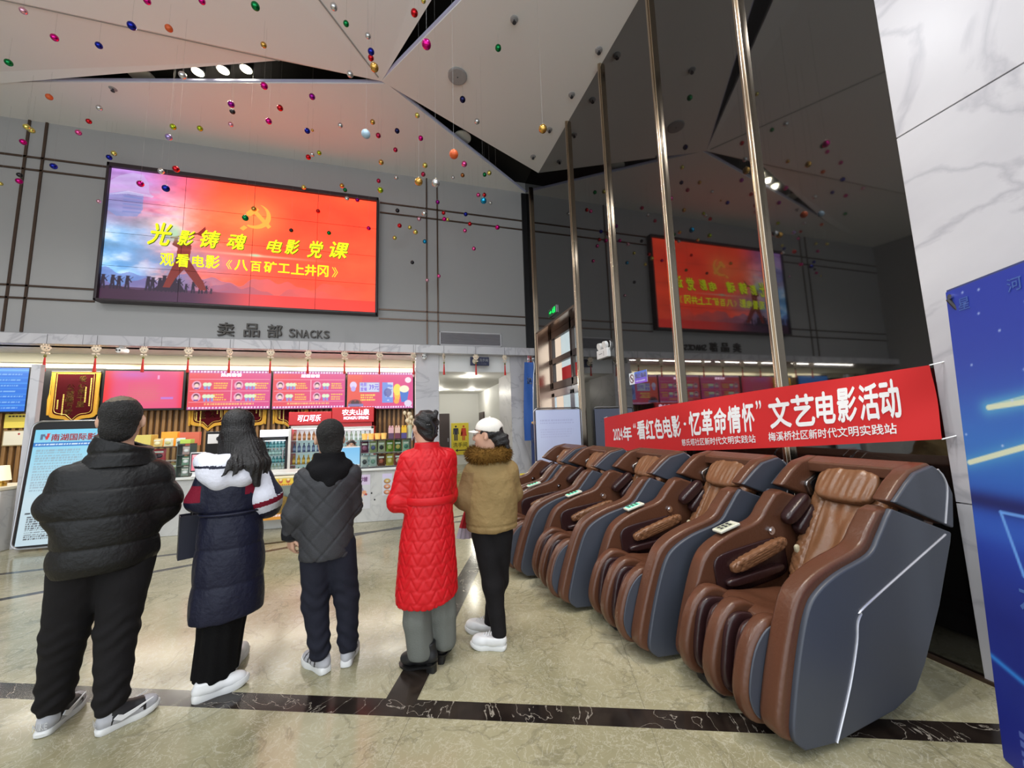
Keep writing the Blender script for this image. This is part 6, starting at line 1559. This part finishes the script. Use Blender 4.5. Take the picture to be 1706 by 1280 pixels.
# ---- woman in the navy and white coat
P = person('woman in a long navy coat with white hood and white sleeve, hair loose', (-1.08, 2.87))
S = body_sdf()
hd = Head((-.02, .02, 1.575), .0, .08, .93); hd.build(S, (-.02, .0, 1.36))
S.chain([((-.03, .0, .85), .12), ((-.03, 0, 1.1), .11), ((-.03, 0, 1.30), .09)], .05, (1, 1.25, 1))
S.chain([((-.16, 0, 1.28), .045), ((-.20, .01, 1.10), .038), ((-.205, .12, 1.06), .026)], .03); hand(S, (-.205, .12, 1.06), (-.1, .8, .35), (.9, 0, -.2), -1, .75)
S.chain([((.10, 0, 1.28), .045), ((.165, .0, 1.08), .038), ((.13, .17, 1.0), .026)], .03); hand(S, (.13, .17, 1.0), (-.7, .6, 0), (0, -.6, -.6), -1, .5)
legs(S, [((-.09, .0, .8), .07), ((-.085, -.03, .42), .05), ((-.115, -.095, .08), .032)], [((.03, .0, .8), .07), ((.0, .03, .42), .05), ((.018, .135, .08), .032)])
soft('body', S, M_SKIN, P); hd.eyes(P)
S = SDF((-.2, -.26, 1.12), (.22, .18, 1.73), .007)
hd.ell(S, 0, -.015, .038, (.096, .112, .098)); S.stack([(.04, -.07, 1.19, .05, .03), (.035, -.06, 1.30, .085, .055), (.01, -.045, 1.42, .105, .075), (-.018, -.018, 1.55, .090, .090), (-.018, -.016, 1.62, .03, .03)], .04)
S.cap((-.09, .0, 1.50), (-.10, -.01, 1.38), .03, .02, .03); S.chain([((-.0, -.09, 1.42), .04), ((-.035, -.165, 1.35), .026), ((-.085, -.195, 1.275), .006)], .02); S.chain([((.03, -.09, 1.42), .04), ((.0, -.17, 1.33), .022), ((-.035, -.195, 1.27), .005)], .02); S.chain([((.05, -.06, 1.44), .06), ((.075, -.15, 1.33), .045), ((.095, -.14, 1.20), .018)], .03); S.chain([((.09, -.02, 1.44), .045), ((.125, -.07, 1.33), .04), ((.135, -.06, 1.21), .02)], .03)
hd.ell(S, 0, .12, -.05, (.075, .085, .115), .01, 'sub')
soft('hair', S, M_HAIR, P, lambda V, N: .003*np.sin(np.arctan2(V[:, 1]-.0, V[:, 0]+.01)*46+V[:, 2]*14)+.002*vnoise(V, 90, 3))
M_NAVY = mat('navy_coat', (20, 22, 42), .5, spec=.3, bump=(40, .3)); M_WHITEF = fabric('white_fabric', (214, 214, 224), .6, .3, (35, .35)); M_BURG = fabric('burgundy', (120, 24, 44), .7); M_PIN = mat('pinstripe', (30, 32, 52), .6)
S = SDF((-.32, -.28, .34), (.34, .3, 1.42), .009)
S.stack([(-.025, 0, .385, .194, .165), (-.025, 0, .42, .198, .17), (-.022, 0, .62, .190, .165), (-.024, 0, .85, .180, .155), (-.026, 0, 1.03, .160, .135), (-.026, 0, 1.18, .178, .14), (-.026, 0, 1.30, .165, .125), (-.025, 0, 1.37, .10, .09)], .03)
S.chain([((-.145, 0, 1.28), .07), ((-.195, .01, 1.12), .065), ((-.19, .09, 1.08), .055)], .04)
S.cut((.02, 0, -1), -.40)
def navycol(C): return ((C[:, 2] > 1.15) & (C[:, 2] < 1.245) & (C[:, 0] > .035) | (C[:, 2] > 1.12) & (C[:, 2] < 1.22) & (C[:, 0] < -.185)).astype(int)
soft('coat', S, [M_NAVY, M_BURG], P, lambda V, N: .010*(np.abs(np.sin(PI*(V[:, 2]-.40)/.215))**.5-1)*(V[:, 2] < .9)+.006*vnoise(V*np.array([1.6, 1.6, .8]), 36, 5)-.012*np.exp(-((V[:, 2]-1.035)/.012)**2), navycol)
MB().tube([(-.026+.166*math.cos(a), .142*math.sin(a), 1.035) for a in np.linspace(0, 2*PI, 40, endpoint=False)], .008, 6, closed=True).build('waist_cord', M_NAVY, P, smooth=True)
S = SDF((.02, -.16, .90), (.34, .26, 1.40), .007)
S.chain([((.085, -.02, 1.285), .080), ((.145, -.03, 1.11), .094), ((.155, .02, 1.045), .088), ((.13, .14, 1.0), .060)], .04)
ax0, ax1 = np.array([.085, -.02, 1.285]), np.array([.165, .0, 1.0])
def slv(C):
    u = ((C-ax0) @ (ax1-ax0))/((ax1-ax0) @ (ax1-ax0)); q = np.zeros(len(C), int)
    q[(u > .66) & (u < .78)] = 1; q[(C[:, 0] > ax0[0]+.066+.085*u) & (u < .64)] = 2; q[(u > .95) | (C[:, 1] > .07)] = 3; return q
sv = soft('sleeve', S, [M_WHITEF, M_BURG, M_PIN, M_NAVY], P, lambda V, N: .006*vnoise(V, 46, 8), slv)
S = SDF((-.3, -.3, 1.12), (.26, .16, 1.50), .007)
S.ell((-.045, -.085, 1.30), (.165, .085, .105), .03, rotm(.0, 0)); S.cap((-.18, -.02, 1.36), (-.10, -.10, 1.24), .06, .055, .04); S.cap((.11, -.02, 1.345), (.02, -.11, 1.25), .055, .06, .04)
S.stack([(-.025, 0, 1.30, .145, .125), (-.02, -.005, 1.40, .125, .115)], .02); S.stack([(-.02, .01, 1.33, .088, .085), (-.02, .01, 1.52, .095, .10)], .01, 'sub'); S.cap((.12, .0, 1.345), (.155, .02, 1.20), .030, .016, .03)
soft('hood', S, [M_WHITEF, M_NAVY], P, lambda V, N: .006*vnoise(V, 42, 1), lambda C: ((np.abs(C[:, 2]-1.325+.04*C[:, 0]) < .008) & (C[:, 1] < -.05) & (C[:, 0] < .05)).astype(int))
M_KNIT = fabric('black_knit', (13, 12, 13), .9, .3, (220, .5))
S = SDF((-.26, -.2, .02), (.2, .25, .6), .009); S.stack([(-.066, .0, .082, .115, .150), (-.05, .0, .30, .118, .15), (-.03, 0, .55, .14, .14)], .02)
soft('skirt', S, M_KNIT, P, lambda V, N: .004*np.sin(np.arctan2(V[:, 1], V[:, 0]+.06)*14))
wsn = dict(kind='sneaker', m=M_WHITESHOE, msole=M_SOLEW, laces=M_WHITESHOE, sole=.042, collar=.10)
shoe(P, (-.165, -.105), (.075, -.09), wsn); shoe(P, (.005, .10), (.07, .30), wsn)
k = MB(); k.box(-.006, .006, -.04, .04, -.06, .06); k.build('phone', mat('phone_pale', (226, 200, 206), .3), None, bevel=.006)
ph_ = bpy.context.scene.objects['phone']; fp = np.array((-1.08, 2.87)); dp = fp/np.hypot(*fp); sp_ = np.array([dp[1], -dp[0]])
pw_ = lambda s, t: tuple(fp+sp_*s+dp*t)
q = pw_(-.192, .22); ph_.location = (q[0], q[1], 1.165); ph_.rotation_euler = (.3, 0, math.atan2(-dp[0], dp[1])); tag(ph_, 'pale pink phone in the hand of the woman in the navy coat', 'phone')
bg = thing('paper_bag', 'dark blue paper bag hanging from the hand of the woman in navy', 'bag', pw_(-.185, .265)+(0,), math.atan2(-dp[0], dp[1])+.15)
M_BAG = mat('bag_blue', (34, 36, 56), .5)
k = MB(); o1 = [(-.12, -.05), (.12, -.05), (.12, .05), (-.12, .05)]; k.loft([[(x, y, .735) for x, y in o1], [(x*1.02, y*1.1, 1.005) for x, y in o1]], 0, False); k.add([(x, y, .735) for x, y in o1], [(0, 1, 2, 3)]); bo = k.build('body', M_BAG, bg); m_ = bo.modifiers.new('s', 'SOLIDIFY'); m_.thickness = .004
for y in (-.045, .045): MB().tube(smooth_path([(-.06, y, .99), (-.055, y*.6, 1.06), (-.02, 0, 1.095), (.03, y*.6, 1.06), (.06, y, .99)], 5), .005, 6).build('handle', M_BLKSH, bg, smooth=True)

# ---- man in the grey quilted jacket
P = person('man in a dark grey quilted jacket over a black hood, hand hanging at his side', (-.475, 2.80))
S = body_sdf()
hd = Head((-.05, .01, 1.485), .22, .14, 1.04); hd.build(S, (-.05, .0, 1.30))
S.chain([((-.045, .0, .8), .12), ((-.05, 0, 1.05), .12), ((-.05, 0, 1.23), .09)], .05, (1, 1.3, 1))
S.chain([((-.20, 0, 1.22), .045), ((-.25, -.02, 1.0), .038), ((-.262, .02, .865), .027)], .03); hand(S, (-.262, .02, .865), (.02, .12, -1), (.8, .5, .1), 1, .75, .95)
S.chain([((.10, 0, 1.22), .045), ((.125, .04, 1.0), .038), ((.03, .22, .95), .027)], .03); hand(S, (.03, .22, .95), (-.8, .3, 0), (0, -.6, -.6), -1, .5)
legs(S, [((-.11, .0, .74), .085), ((-.11, .0, .42), .058), ((-.060, -.014, .08), .033)], [((.03, .0, .74), .085), ((.08, .0, .40), .055), ((.086, -.005, .08), .033)])
soft('body', S, M_SKIN, P); hd.eyes(P)
S = SDF((-.22, -.17, 1.33), (.14, .17, 1.66), .006)
hd.ell(S, 0, -.014, .034, (.084, .103, .094)); hd.ell(S, 0, -.055, -.048, (.070, .050, .070), .03); hd.ell(S, 0, .11, -.05, (.11, .075, .105), .01, 'sub')
for sx in (-1, 1): hd.ell(S, sx*.087, .0, -.02, (.024, .03, .042), .006, 'sub')
soft('hair', S, M_HAIRG, P, lambda V, N: .0035*vnoise(V*np.array([1, 1, .45]), 420, 6)+.002*vnoise(V, 150, 5))
M_QGREY = mat('grey_quilt', (58, 58, 61), .6, spec=.3, bump=(160, .25), noise=(40, .25))
S = SDF((-.4, -.26, .66), (.3, .36, 1.36), .008)
S.stack([(-.05, 0, .705, .165, .135), (-.05, 0, .74, .170, .14), (-.055, 0, 1.0, .162, .138), (-.052, 0, 1.18, .176, .14), (-.05, 0, 1.25, .16, .12), (-.05, 0, 1.31, .09, .09)], .03)
S.chain([((-.185, 0, 1.225), .072), ((-.250, -.02, 1.0), .062), ((-.262, .01, .875), .054)], .04); S.chain([((.09, .0, 1.23), .070), ((.105, .04, 1.0), .060), ((.02, .19, .95), .05)], .04)
soft('jacket', S, M_QGREY, P, lambda V, N: quilt(V[:, 0]*1.0, V[:, 2]*.9, .15, .0055, .16)+quilt(V[:, 0]+.05, V[:, 2]*.9+.03, .30, .003, .12)+.003*vnoise(V, 50, 3))
M_CUFF = fabric('black_rib', (26, 26, 28), .85)
MB().lathe([(.052, -.03), (.056, .0), (.054, .035)], 18, (-.262, .012, .875)).build('cuff', M_CUFF, P, smooth=True)
S = SDF((-.24, -.2, 1.12), (.14, .16, 1.42), .007)
S.ell((-.045, -.085, 1.255), (.115, .06, .075), .03); S.cap((-.14, -.02, 1.29), (-.05, -.11, 1.19), .05, .03, .03); S.cap((.05, -.02, 1.29), (-.04, -.11, 1.19), .05, .03, .03)
S.stack([(-.05, 0, 1.25, .12, .11), (-.05, 0, 1.385, .094, .090)], .02); S.stack([(-.05, .01, 1.34, .070, .070), (-.05, .01, 1.45, .078, .078)], .01, 'sub')
soft('hood', S, fabric('black_jersey', (19, 18, 20), .9, .4, (180, .4)), P, lambda V, N: .005*vnoise(V, 46, 12))
S = SDF((-.25, -.16, .03), (.2, .18, .9), .009)
legs(S, [((-.105, .0, .76), .108), ((-.110, .005, .44), .078), ((-.075, -.015, .13), .062)], [((.022, .0, .76), .108), ((.078, .005, .42), .075), ((.092, -.005, .12), .060)], .03); S.cut((0, 0, -1), -.082)
soft('trousers', S, mat('navy_trouser', (34, 35, 45), .8, spec=.15, bump=(9, .6)), P, lambda V, N: (.006*vnoise(V*np.array([1, 1, 1.2]), 36, 2))*np.clip(1.1-V[:, 2], .3, 1)+folds(V, .1, 4))
def gcol(C, f): x, z = C[:, 0]/f, C[:, 2]; return ((np.sin(x*150+z*60) > .55) & (x > .06) & (x < .2)).astype(int)
gsn = dict(kind='sneaker', m=M_GREYSH, msole=M_SOLEW, extra=[M_DARKGREY], colour=gcol, laces=M_WHITESHOE, sole=.044, collar=.10)
shoe(P, (-.030, -.055), (-.155, .15), gsn); shoe(P, (.076, -.05), (.13, .16), gsn)

# ---- woman in the red quilted coat
P = person('woman in a long red quilted coat with belt, black hair pinned up', (.14, 2.62))
S = body_sdf()
hd = Head((-.03, .01, 1.540), .52, .18, .94); hd.build(S, (-.02, .0, 1.34))
S.chain([((-.01, .0, .85), .12), ((-.01, 0, 1.1), .11), ((-.01, 0, 1.29), .09)], .05, (1, 1.25, 1))
S.chain([((-.15, 0, 1.30), .045), ((-.21, -.01, 1.05), .038), ((-.10, .19, 1.04), .026)], .03); hand(S, (-.10, .19, 1.04), (.8, .4, .05), (0, -.5, -.7), 1, .6, .92)
S.chain([((.13, .02, 1.30), .045), ((.14, .08, 1.06), .038), ((.04, .22, 1.0), .026)], .03); hand(S, (.04, .22, 1.0), (-.8, .3, .05), (0, -.5, -.7), -1, .6, .92)
legs(S, [((-.09, .0, .8), .08), ((-.08, -.02, .42), .055), ((-.007, -.056, .10), .030)], [((.07, .02, .8), .08), ((.09, .03, .42), .055), ((.074, .028, .10), .030)])
soft('body', S, M_SKIN, P); hd.eyes(P)
S = SDF((-.2, -.2, 1.38), (.16, .16, 1.72), .006)
hd.ell(S, 0, -.014, .034, (.086, .104, .094)); hd.ell(S, 0, -.062, -.030, (.066, .052, .072), .03); hd.ell(S, 0, -.085, .085, (.040, .034, .034), .02); hd.ell(S, .02, -.10, .11, (.022, .018, .03), .01)
hd.ell(S, 0, .11, -.05, (.10, .080, .105), .01, 'sub')
for sx in (-1, 1): hd.ell(S, sx*.087, .008, -.02, (.022, .024, .038), .006, 'sub')
soft('hair', S, M_HAIR, P, lambda V, N: .003*np.sin((V @ hd.R)[:, 2]*120+(V @ hd.R)[:, 0]*70)+.002*vnoise(V, 140, 3))
M_CLIP = mat('claw_clip', (28, 24, 26), .25); k = MB()
k.tube([hd.p(-.03, -.125, .06), hd.p(0, -.135, .02), hd.p(0, -.128, -.05)], [.012, .016, .010], 8)
for i in range(4): k.tube([hd.p(0, -.13, .04-.025*i), hd.p(.05, -.105, .03-.025*i)], [.007, .003], 6); k.tube([hd.p(0, -.13, .04-.025*i), hd.p(-.05, -.105, .03-.025*i)], [.007, .003], 6)
k.build('hair_claw', M_CLIP, P, smooth=True)
M_MASK = mat('mask_blue', (176, 200, 226), .7)
k = MB(); k.grid(lambda u, v: hd.p(*( (.070*math.sin((u-.5)*2.5), .112*math.cos((u-.5)*2.1)+.010*math.sin(v*PI)-.0, -.112+.085*v) )), 16, 8); mk = k.build('face_mask', M_MASK, P, smooth=True); m_ = mk.modifiers.new('s', 'SOLIDIFY'); m_.thickness = .003
for sx in (-1, 1): MB().tube(smooth_path([hd.p(sx*.064, .055, -.04), hd.p(sx*.080, .015, .012), hd.p(sx*.084, -.022, -.005), hd.p(sx*.078, -.012, -.04), hd.p(sx*.064, .050, -.09)], 4), .002, 5).build('ear_loop', M_WHITESHOE, mk, smooth=True)
M_REDC = mat('red_coat', (198, 18, 28), .45, spec=.3, bump=(30, .15))
def zig(V, N):
    th = np.where(np.abs(V[:, 0]) < 2, np.arctan2(V[:, 0]+.0, -(V[:, 1])-.0)*.17, 0)
    tri = np.abs(((th/.082) % 1)-.5)*2
    zz = V[:, 2]+.074*tri; f = (zz % .074)/.074; s1 = np.exp(-(np.minimum(f, 1-f)/.11)**2)
    zz2 = V[:, 2]-.0; f2 = (zz2 % .074)/.074; s2 = .45*np.exp(-(np.minimum(f2, 1-f2)/.08)**2)
    return -.0075*np.maximum(s1, s2*1.0)+.004*vnoise(V, 40, 2)
S = SDF((-.36, -.26, .36), (.30, .36, 1.46), .0075)
S.stack([(-.02, 0, .405, .200, .165), (-.02, 0, .45, .204, .168), (-.016, 0, .75, .186, .155), (-.004, 0, 1.04, .155, .130), (-.008, 0, 1.22, .170, .135), (-.01, 0, 1.33, .155, .115), (-.015, 0, 1.40, .085, .085)], .03)
S.chain([((-.135, 0, 1.315), .074), ((-.208, -.015, 1.05), .066), ((-.11, .17, 1.04), .052)], .04); S.chain([((.115, .015, 1.32), .074), ((.125, .07, 1.06), .064), ((.05, .20, 1.0), .05)], .04); S.cut((.18, 0, -1), -.405)
soft('coat', S, M_REDC, P, zig)
S = SDF((-.16, -.16, 1.34), (.14, .16, 1.48), .007); S.stack([(-.015, 0, 1.37, .095, .092), (-.018, 0, 1.435, .082, .082)], .01); S.stack([(-.018, .01, 1.35, .062, .062), (-.018, .01, 1.5, .068, .068)], .008, 'sub'); soft('collar', S, M_REDC, P)
bt = [(-.004+.162*math.cos(a), .137*math.sin(a)) for a in np.linspace(0, 2*PI, 40, endpoint=False)]
k = MB(); k.loft([[(x*g, y*g, z) for x, y in bt] for z, g in ((1.03, 1.0), (1.04, 1.04), (1.07, 1.04), (1.08, 1.0))], 0, False); k.build('belt', M_REDC, P, smooth=True)
S = SDF((-.24, -.2, .02), (.26, .2, .62), .009); legs(S, [((-.08, -.01, .56), .10), ((-.085, -.03, .30), .086), ((-.060, -.04, .12), .082)], [((.07, .02, .56), .10), ((.085, .025, .30), .084), ((.090, .02, .13), .076)], .02); S.cut((0, 0, -1), -.085)
soft('trousers', S, fabric('grey_wool', (108, 110, 104), .85, .4), P, lambda V, N: .004*np.sin(V[:, 0]*90)*np.clip(V[:, 2]*2, 0, 1)+.005*vnoise(V*np.array([1, 1, .6]), 40, 4))
bt_ = dict(kind='boot', m=M_BLKSH, msole=mat('boot_sole', (20, 19, 19), .5), collar=.13)
shoe(P, (.035, -.085), (-.175, .055), bt_); shoe(P, (.062, -.02), (.115, .20), bt_)

# ---- woman in the khaki jacket and white cap
P = person('woman in a white cap and khaki jacket with brown fur collar', (.55, 2.76))
S = body_sdf()
hd = Head((.035, .0, 1.470), 1.25, .05, 1.0); hd.build(S, (.035, .0, 1.29))
S.chain([((.05, .0, .8), .11), ((.05, 0, 1.02), .11), ((.05, 0, 1.20), .085)], .05, (1, 1.25, 1))
S.chain([((-.08, 0, 1.19), .045), ((-.155, .0, 1.0), .038), ((-.09, .17, .95), .026)], .03); hand(S, (-.09, .17, .95), (.1, .7, -.5), (.8, 0, -.3), -1, .9, .92)
S.chain([((.19, .02, 1.19), .045), ((.225, .08, 1.0), .038), ((.20, .24, 1.0), .026)], .03); hand(S, (.20, .24, 1.0), (-.5, .8, .1), (-.3, -.4, -.7), -1, .6, .92)
legs(S, [((.0, .0, .74), .08), ((.045, -.04, .40), .055), ((.077, -.098, .08), .030)], [((.10, .02, .74), .08), ((.09, .05, .40), .055), ((.008, .078, .08), .030)])
soft('body', S, M_SKIN, P); hd.eyes(P)
S = SDF((-.15, -.2, 1.28), (.24, .16, 1.66), .006)
hd.ell(S, 0, -.016, .020, (.083, .100, .085)); hd.ell(S, 0, -.085, -.045, (.055, .050, .060), .03); S.cap(hd.p(0, -.13, -.02), hd.p(.01, -.155, -.11), .034*.93, .018, .02); hd.ell(S, 0, .10, -.045, (.105, .080, .115), .01, 'sub')
for sx in (-1, 1): hd.ell(S, sx*.087, .008, -.02, (.022, .026, .038), .006, 'sub')
soft('hair', S, M_HAIR, P, lambda V, N: .0025*np.sin((V @ hd.R)[:, 2]*130+(V @ hd.R)[:, 1]*60)+.002*vnoise(V, 140, 5))
M_CAP = fabric('white_cap', (230, 224, 214), .75, .3, (160, .25))
S = SDF((-.2, -.2, 1.38), (.24, .2, 1.68), .006)
hd.ell(S, 0, -.010, .042, (.093, .110, .086)); hd.ell(S, 0, -.010, .022, (.084, .101, .086), .004, 'sub')
nz = hd.R @ np.array([0, -.10, 1.0]); nz /= np.linalg.norm(nz); S.cut(-nz, -float(nz @ hd.p(0, 0, .022)))
hd.ell(S, 0, -.115, .03, (.040, .035, .026), .004, 'sub')
cp_ = soft('cap', S, M_CAP, P, lambda V, N: -.002*np.exp(-((np.sin(np.arctan2(*((V-hd.c) @ hd.R)[:, :2].T)*3))/.08)**2))
k = MB(); k.grid(lambda u, v: hd.p(.078*math.sin((u-.5)*2.7)*(1-.12*v), .075*math.cos((u-.5)*1.9)+.085*v*math.cos((u-.5)*2.3), .034-.016*v-.26*((u-.5)**2)*.22), 20, 8); br = k.build('brim', M_CAP, cp_, smooth=True); m_ = br.modifiers.new('s', 'SOLIDIFY'); m_.thickness = .005
k = MB(); k.ball(hd.p(0, -.008, .128), .008, 8, 6); k.build('button', M_CAP, cp_, smooth=True)
gl = MB()
for sx in (-1, 1):
    gl.tube([hd.p(sx*.034+.022*math.cos(a), .112-.012*abs(sx*.034+.022*math.cos(a))/.05, .002+.018*math.sin(a)) for a in np.linspace(0, 2*PI, 18, endpoint=False)], .0016, 5, closed=True); gl.tube([hd.p(sx*.057, .100, .006), hd.p(sx*.077, .05, .008), hd.p(sx*.082, -.01, .002)], .0015, 5)
gl.tube([hd.p(-.012, .112, .006), hd.p(.012, .112, .006)], .0016, 5); gl.build('glasses', M_STEEL, P, smooth=True)
M_KHAKI = mat('khaki_cotton', (146, 122, 80), .75, spec=.2, bump=(26, .5), noise=(6, .14)); M_KHAKI_SHADED = mat('khaki_sleeve_shaded', (130, 105, 70), .75, spec=.2, bump=(26, .5))  # the second khaki is darker: shade on the left sleeve put into its colour
S = SDF((-.3, -.26, .70), (.38, .36, 1.34), .0085)
S.stack([(.045, 0, .765, .178, .140), (.045, 0, .80, .190, .150), (.05, 0, 1.0, .195, .155), (.055, 0, 1.16, .180, .145), (.05, 0, 1.24, .15, .12), (.04, 0, 1.30, .09, .09)], .03)
S.chain([((-.075, 0, 1.195), .080), ((-.150, -.005, 1.01), .078), ((-.08, .14, .97), .058)], .04); S.chain([((.180, .015, 1.195), .078), ((.215, .08, 1.01), .07), ((.19, .22, 1.0), .05)], .04); S.cut((.02, 0, -1), -.775)
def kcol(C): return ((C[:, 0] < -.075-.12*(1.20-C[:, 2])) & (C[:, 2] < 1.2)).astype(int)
soft('jacket', S, [M_KHAKI, M_KHAKI_SHADED], P, lambda V, N: .009*vnoise(V*np.array([1, 1, .9]), 34, 10)+.004*vnoise(V, 80, 2)-.008*np.exp(-((V[:, 2]-.82)/.006)**2), kcol)
M_FUR = mat('brown_fur', (120, 86, 38), .9, spec=.1, noise=(30, .5)); k = MB(); rr = np.random.default_rng(8)
ring = [(.035+.118*math.cos(a), -.005+.098*math.sin(a), 1.325+.012*math.sin(a)) for a in np.linspace(0, 2*PI, 36, endpoint=False)]
k.tube(ring, .050, 12, closed=True)
fc = k.build('fur_collar', M_FUR, P, smooth=True)
V_, F_ = [], []
for i in range(5200):
    a, b = rr.random()*2*PI, rr.random()*2*PI
    c = np.array((.035+.118*math.cos(a), -.005+.098*math.sin(a), 1.325+.012*math.sin(a))); n = np.array((math.cos(a)*math.cos(b), math.sin(a)*math.cos(b), math.sin(b)))
    p = c+n*.046; dv = n*.65+rr.normal(size=3)*.38+np.array((0, 0, -.25)); dv /= np.linalg.norm(dv); L = .022+.016*rr.random(); sd = np.cross(dv, rr.normal(size=3)); sd = sd/np.linalg.norm(sd)*.0016
    j = len(V_); V_ += [p-sd, p+sd, p+dv*L*.6+sd*.6, p+dv*L+np.array((0, 0, -.004))]; F_ += [(j, j+1, j+2, j+3)]
fo_ = link('fur_hair', np_mesh('fur_hair', np.array(V_), np.array(F_), M_FUR), fc); fo_['kind'] = 'stuff'
S = SDF((-.16, -.18, .03), (.28, .2, .9), .008); legs(S, [((.0, .0, .74), .105), ((.045, -.04, .40), .074), ((.079, -.090, .09), .050)], [((.10, .02, .74), .105), ((.088, .05, .40), .072), ((.022, .08, .09), .050)], .03); S.cut((0, 0, -1), -.07)
soft('trousers', S, M_BTROUSER, P, lambda V, N: .004*vnoise(V, 50, 6))
ws2 = dict(kind='sneaker', m=M_WHITESHOE, msole=M_SOLEW, laces=M_WHITESHOE, sole=.030, collar=.085)
shoe(P, (.125, -.112), (-.095, -.056), ws2); shoe(P, (.05, .055), (-.10, .135), ws2)
fp = np.array((.55, 2.76)); dp = fp/np.hypot(*fp); sp_ = np.array([dp[1], -dp[0]]); q = fp+sp_*-.135+dp*.215
fa = thing('paper_fan', 'folded red paper fan with white tip in the hand of the woman in khaki', 'fan', (q[0], q[1], 0), math.atan2(-dp[0], dp[1])+.4)
k = MB(); n = 9
for i in range(n):
    a0, a1 = -.35+.07*i, -.35+.07*(i+1)
    f = lambda a, r, j: (r*math.sin(a), .006*(-1)**j, .95-r*math.cos(a)*1.0)
    for r0, r1, mi in ((.02, .22, 0), (.22, .30, 1)): k.add([f(a0, r0, i), f(a1, r0, i+1), f(a1, r1, i+1), f(a0, r1, i)], [(0, 1, 2, 3)], mi)
ob = k.build('leaf', [mat('fan_red', (196, 40, 50), .6), mat('fan_white', (216, 210, 226), .6)], fa); m_ = ob.modifiers.new('s', 'SOLIDIFY'); m_.thickness = .003
MB().ball((0, 0, .935), .016, 8, 6).build('pivot', M_BLKSH, fa, smooth=True)

# ---- attendant behind the counter, seated
P = person('attendant with dark hair sitting behind the small counter display', (-1.10, 7.95))
S = body_sdf((-.35, -.35, 0), (.35, .55, 1.5), .009)
hd = Head((0, 0, 1.235), PI, .0, .93); hd.build(S, (0, .0, 1.03))
S.chain([((0, 0, .55), .13), ((0, 0, .8), .12), ((0, 0, 1.0), .09)], .05, (1, 1.25, 1))
for sx in (-1, 1):
    wr = (sx*.12, -.27, .82); S.chain([((sx*.15, 0, .98), .045), ((sx*.20, -.05, .76), .038), (wr, .026)], .03); hand(S, wr, (-sx*.2, -.9, .0), (0, 0, -1), sx, .4, .92)
    S.chain([((sx*.09, .0, .52), .09), ((sx*.10, -.36, .50), .06), ((sx*.10, -.36, .08), .04)], .03); S.cap((sx*.10, -.36, .04), (sx*.10, -.50, .03), .035, .028, .02)
soft('body', S, M_SKIN, P); hd.eyes(P)
S = SDF((-.16, -.16, 1.08), (.16, .18, 1.40), .007); hd.ell(S, 0, -.014, .034, (.086, .104, .094)); hd.ell(S, 0, -.07, -.03, (.06, .05, .07), .03); hd.ell(S, 0, .11, -.05, (.075, .080, .10), .01, 'sub'); soft('hair', S, M_HAIR, P)
S = SDF((-.35, -.32, .42), (.35, .25, 1.12), .010); S.stack([(0, 0, .50, .17, .13), (0, 0, .8, .165, .13), (0, 0, .96, .17, .11), (0, 0, 1.05, .08, .08)], .03)
for sx in (-1, 1): S.chain([((sx*.14, 0, .98), .065), ((sx*.20, -.05, .77), .055), ((sx*.13, -.22, .81), .045)], .04)
soft('jacket', S, M_BTROUSER, P)
S = SDF((-.25, -.5, .06), (.25, .2, .66), .010)
for sx in (-1, 1): S.chain([((sx*.09, .0, .53), .105), ((sx*.10, -.36, .50), .078), ((sx*.10, -.36, .12), .06)], .03)
soft('trousers', S, M_BTROUSER, P)
stl = thing('stool', 'round counter stool under the seated attendant', 'stool', (-1.10, 7.98, 0))
MB().lathe([(.16, .355), (.17, .365), (.17, .385), (.15, .39)], 20).build('seat', M_DARKGREY, stl, smooth=True)
MB().lathe([(.16, 0), (.15, .02), (.025, .03), (.025, .36)], 18).build('pedestal', M_STEEL, stl, smooth=True)

# ------------------------------------------------------------------ put the origin of each assembled thing at its own base
for nm, b in (('snack_counter', (-2.5, 7.2, 0)), ('ticket_counter', (-7.4, 7.3, 0)), ('popcorn_cabinet', (-1.8, 6.75, .19)), ('cloth_banner', (XR-.075, 3.4, 1.2))):
    o = bpy.data.objects[nm]; d = Vector(b)-o.location
    o.location = b
    for ch in o.children: ch.location -= d
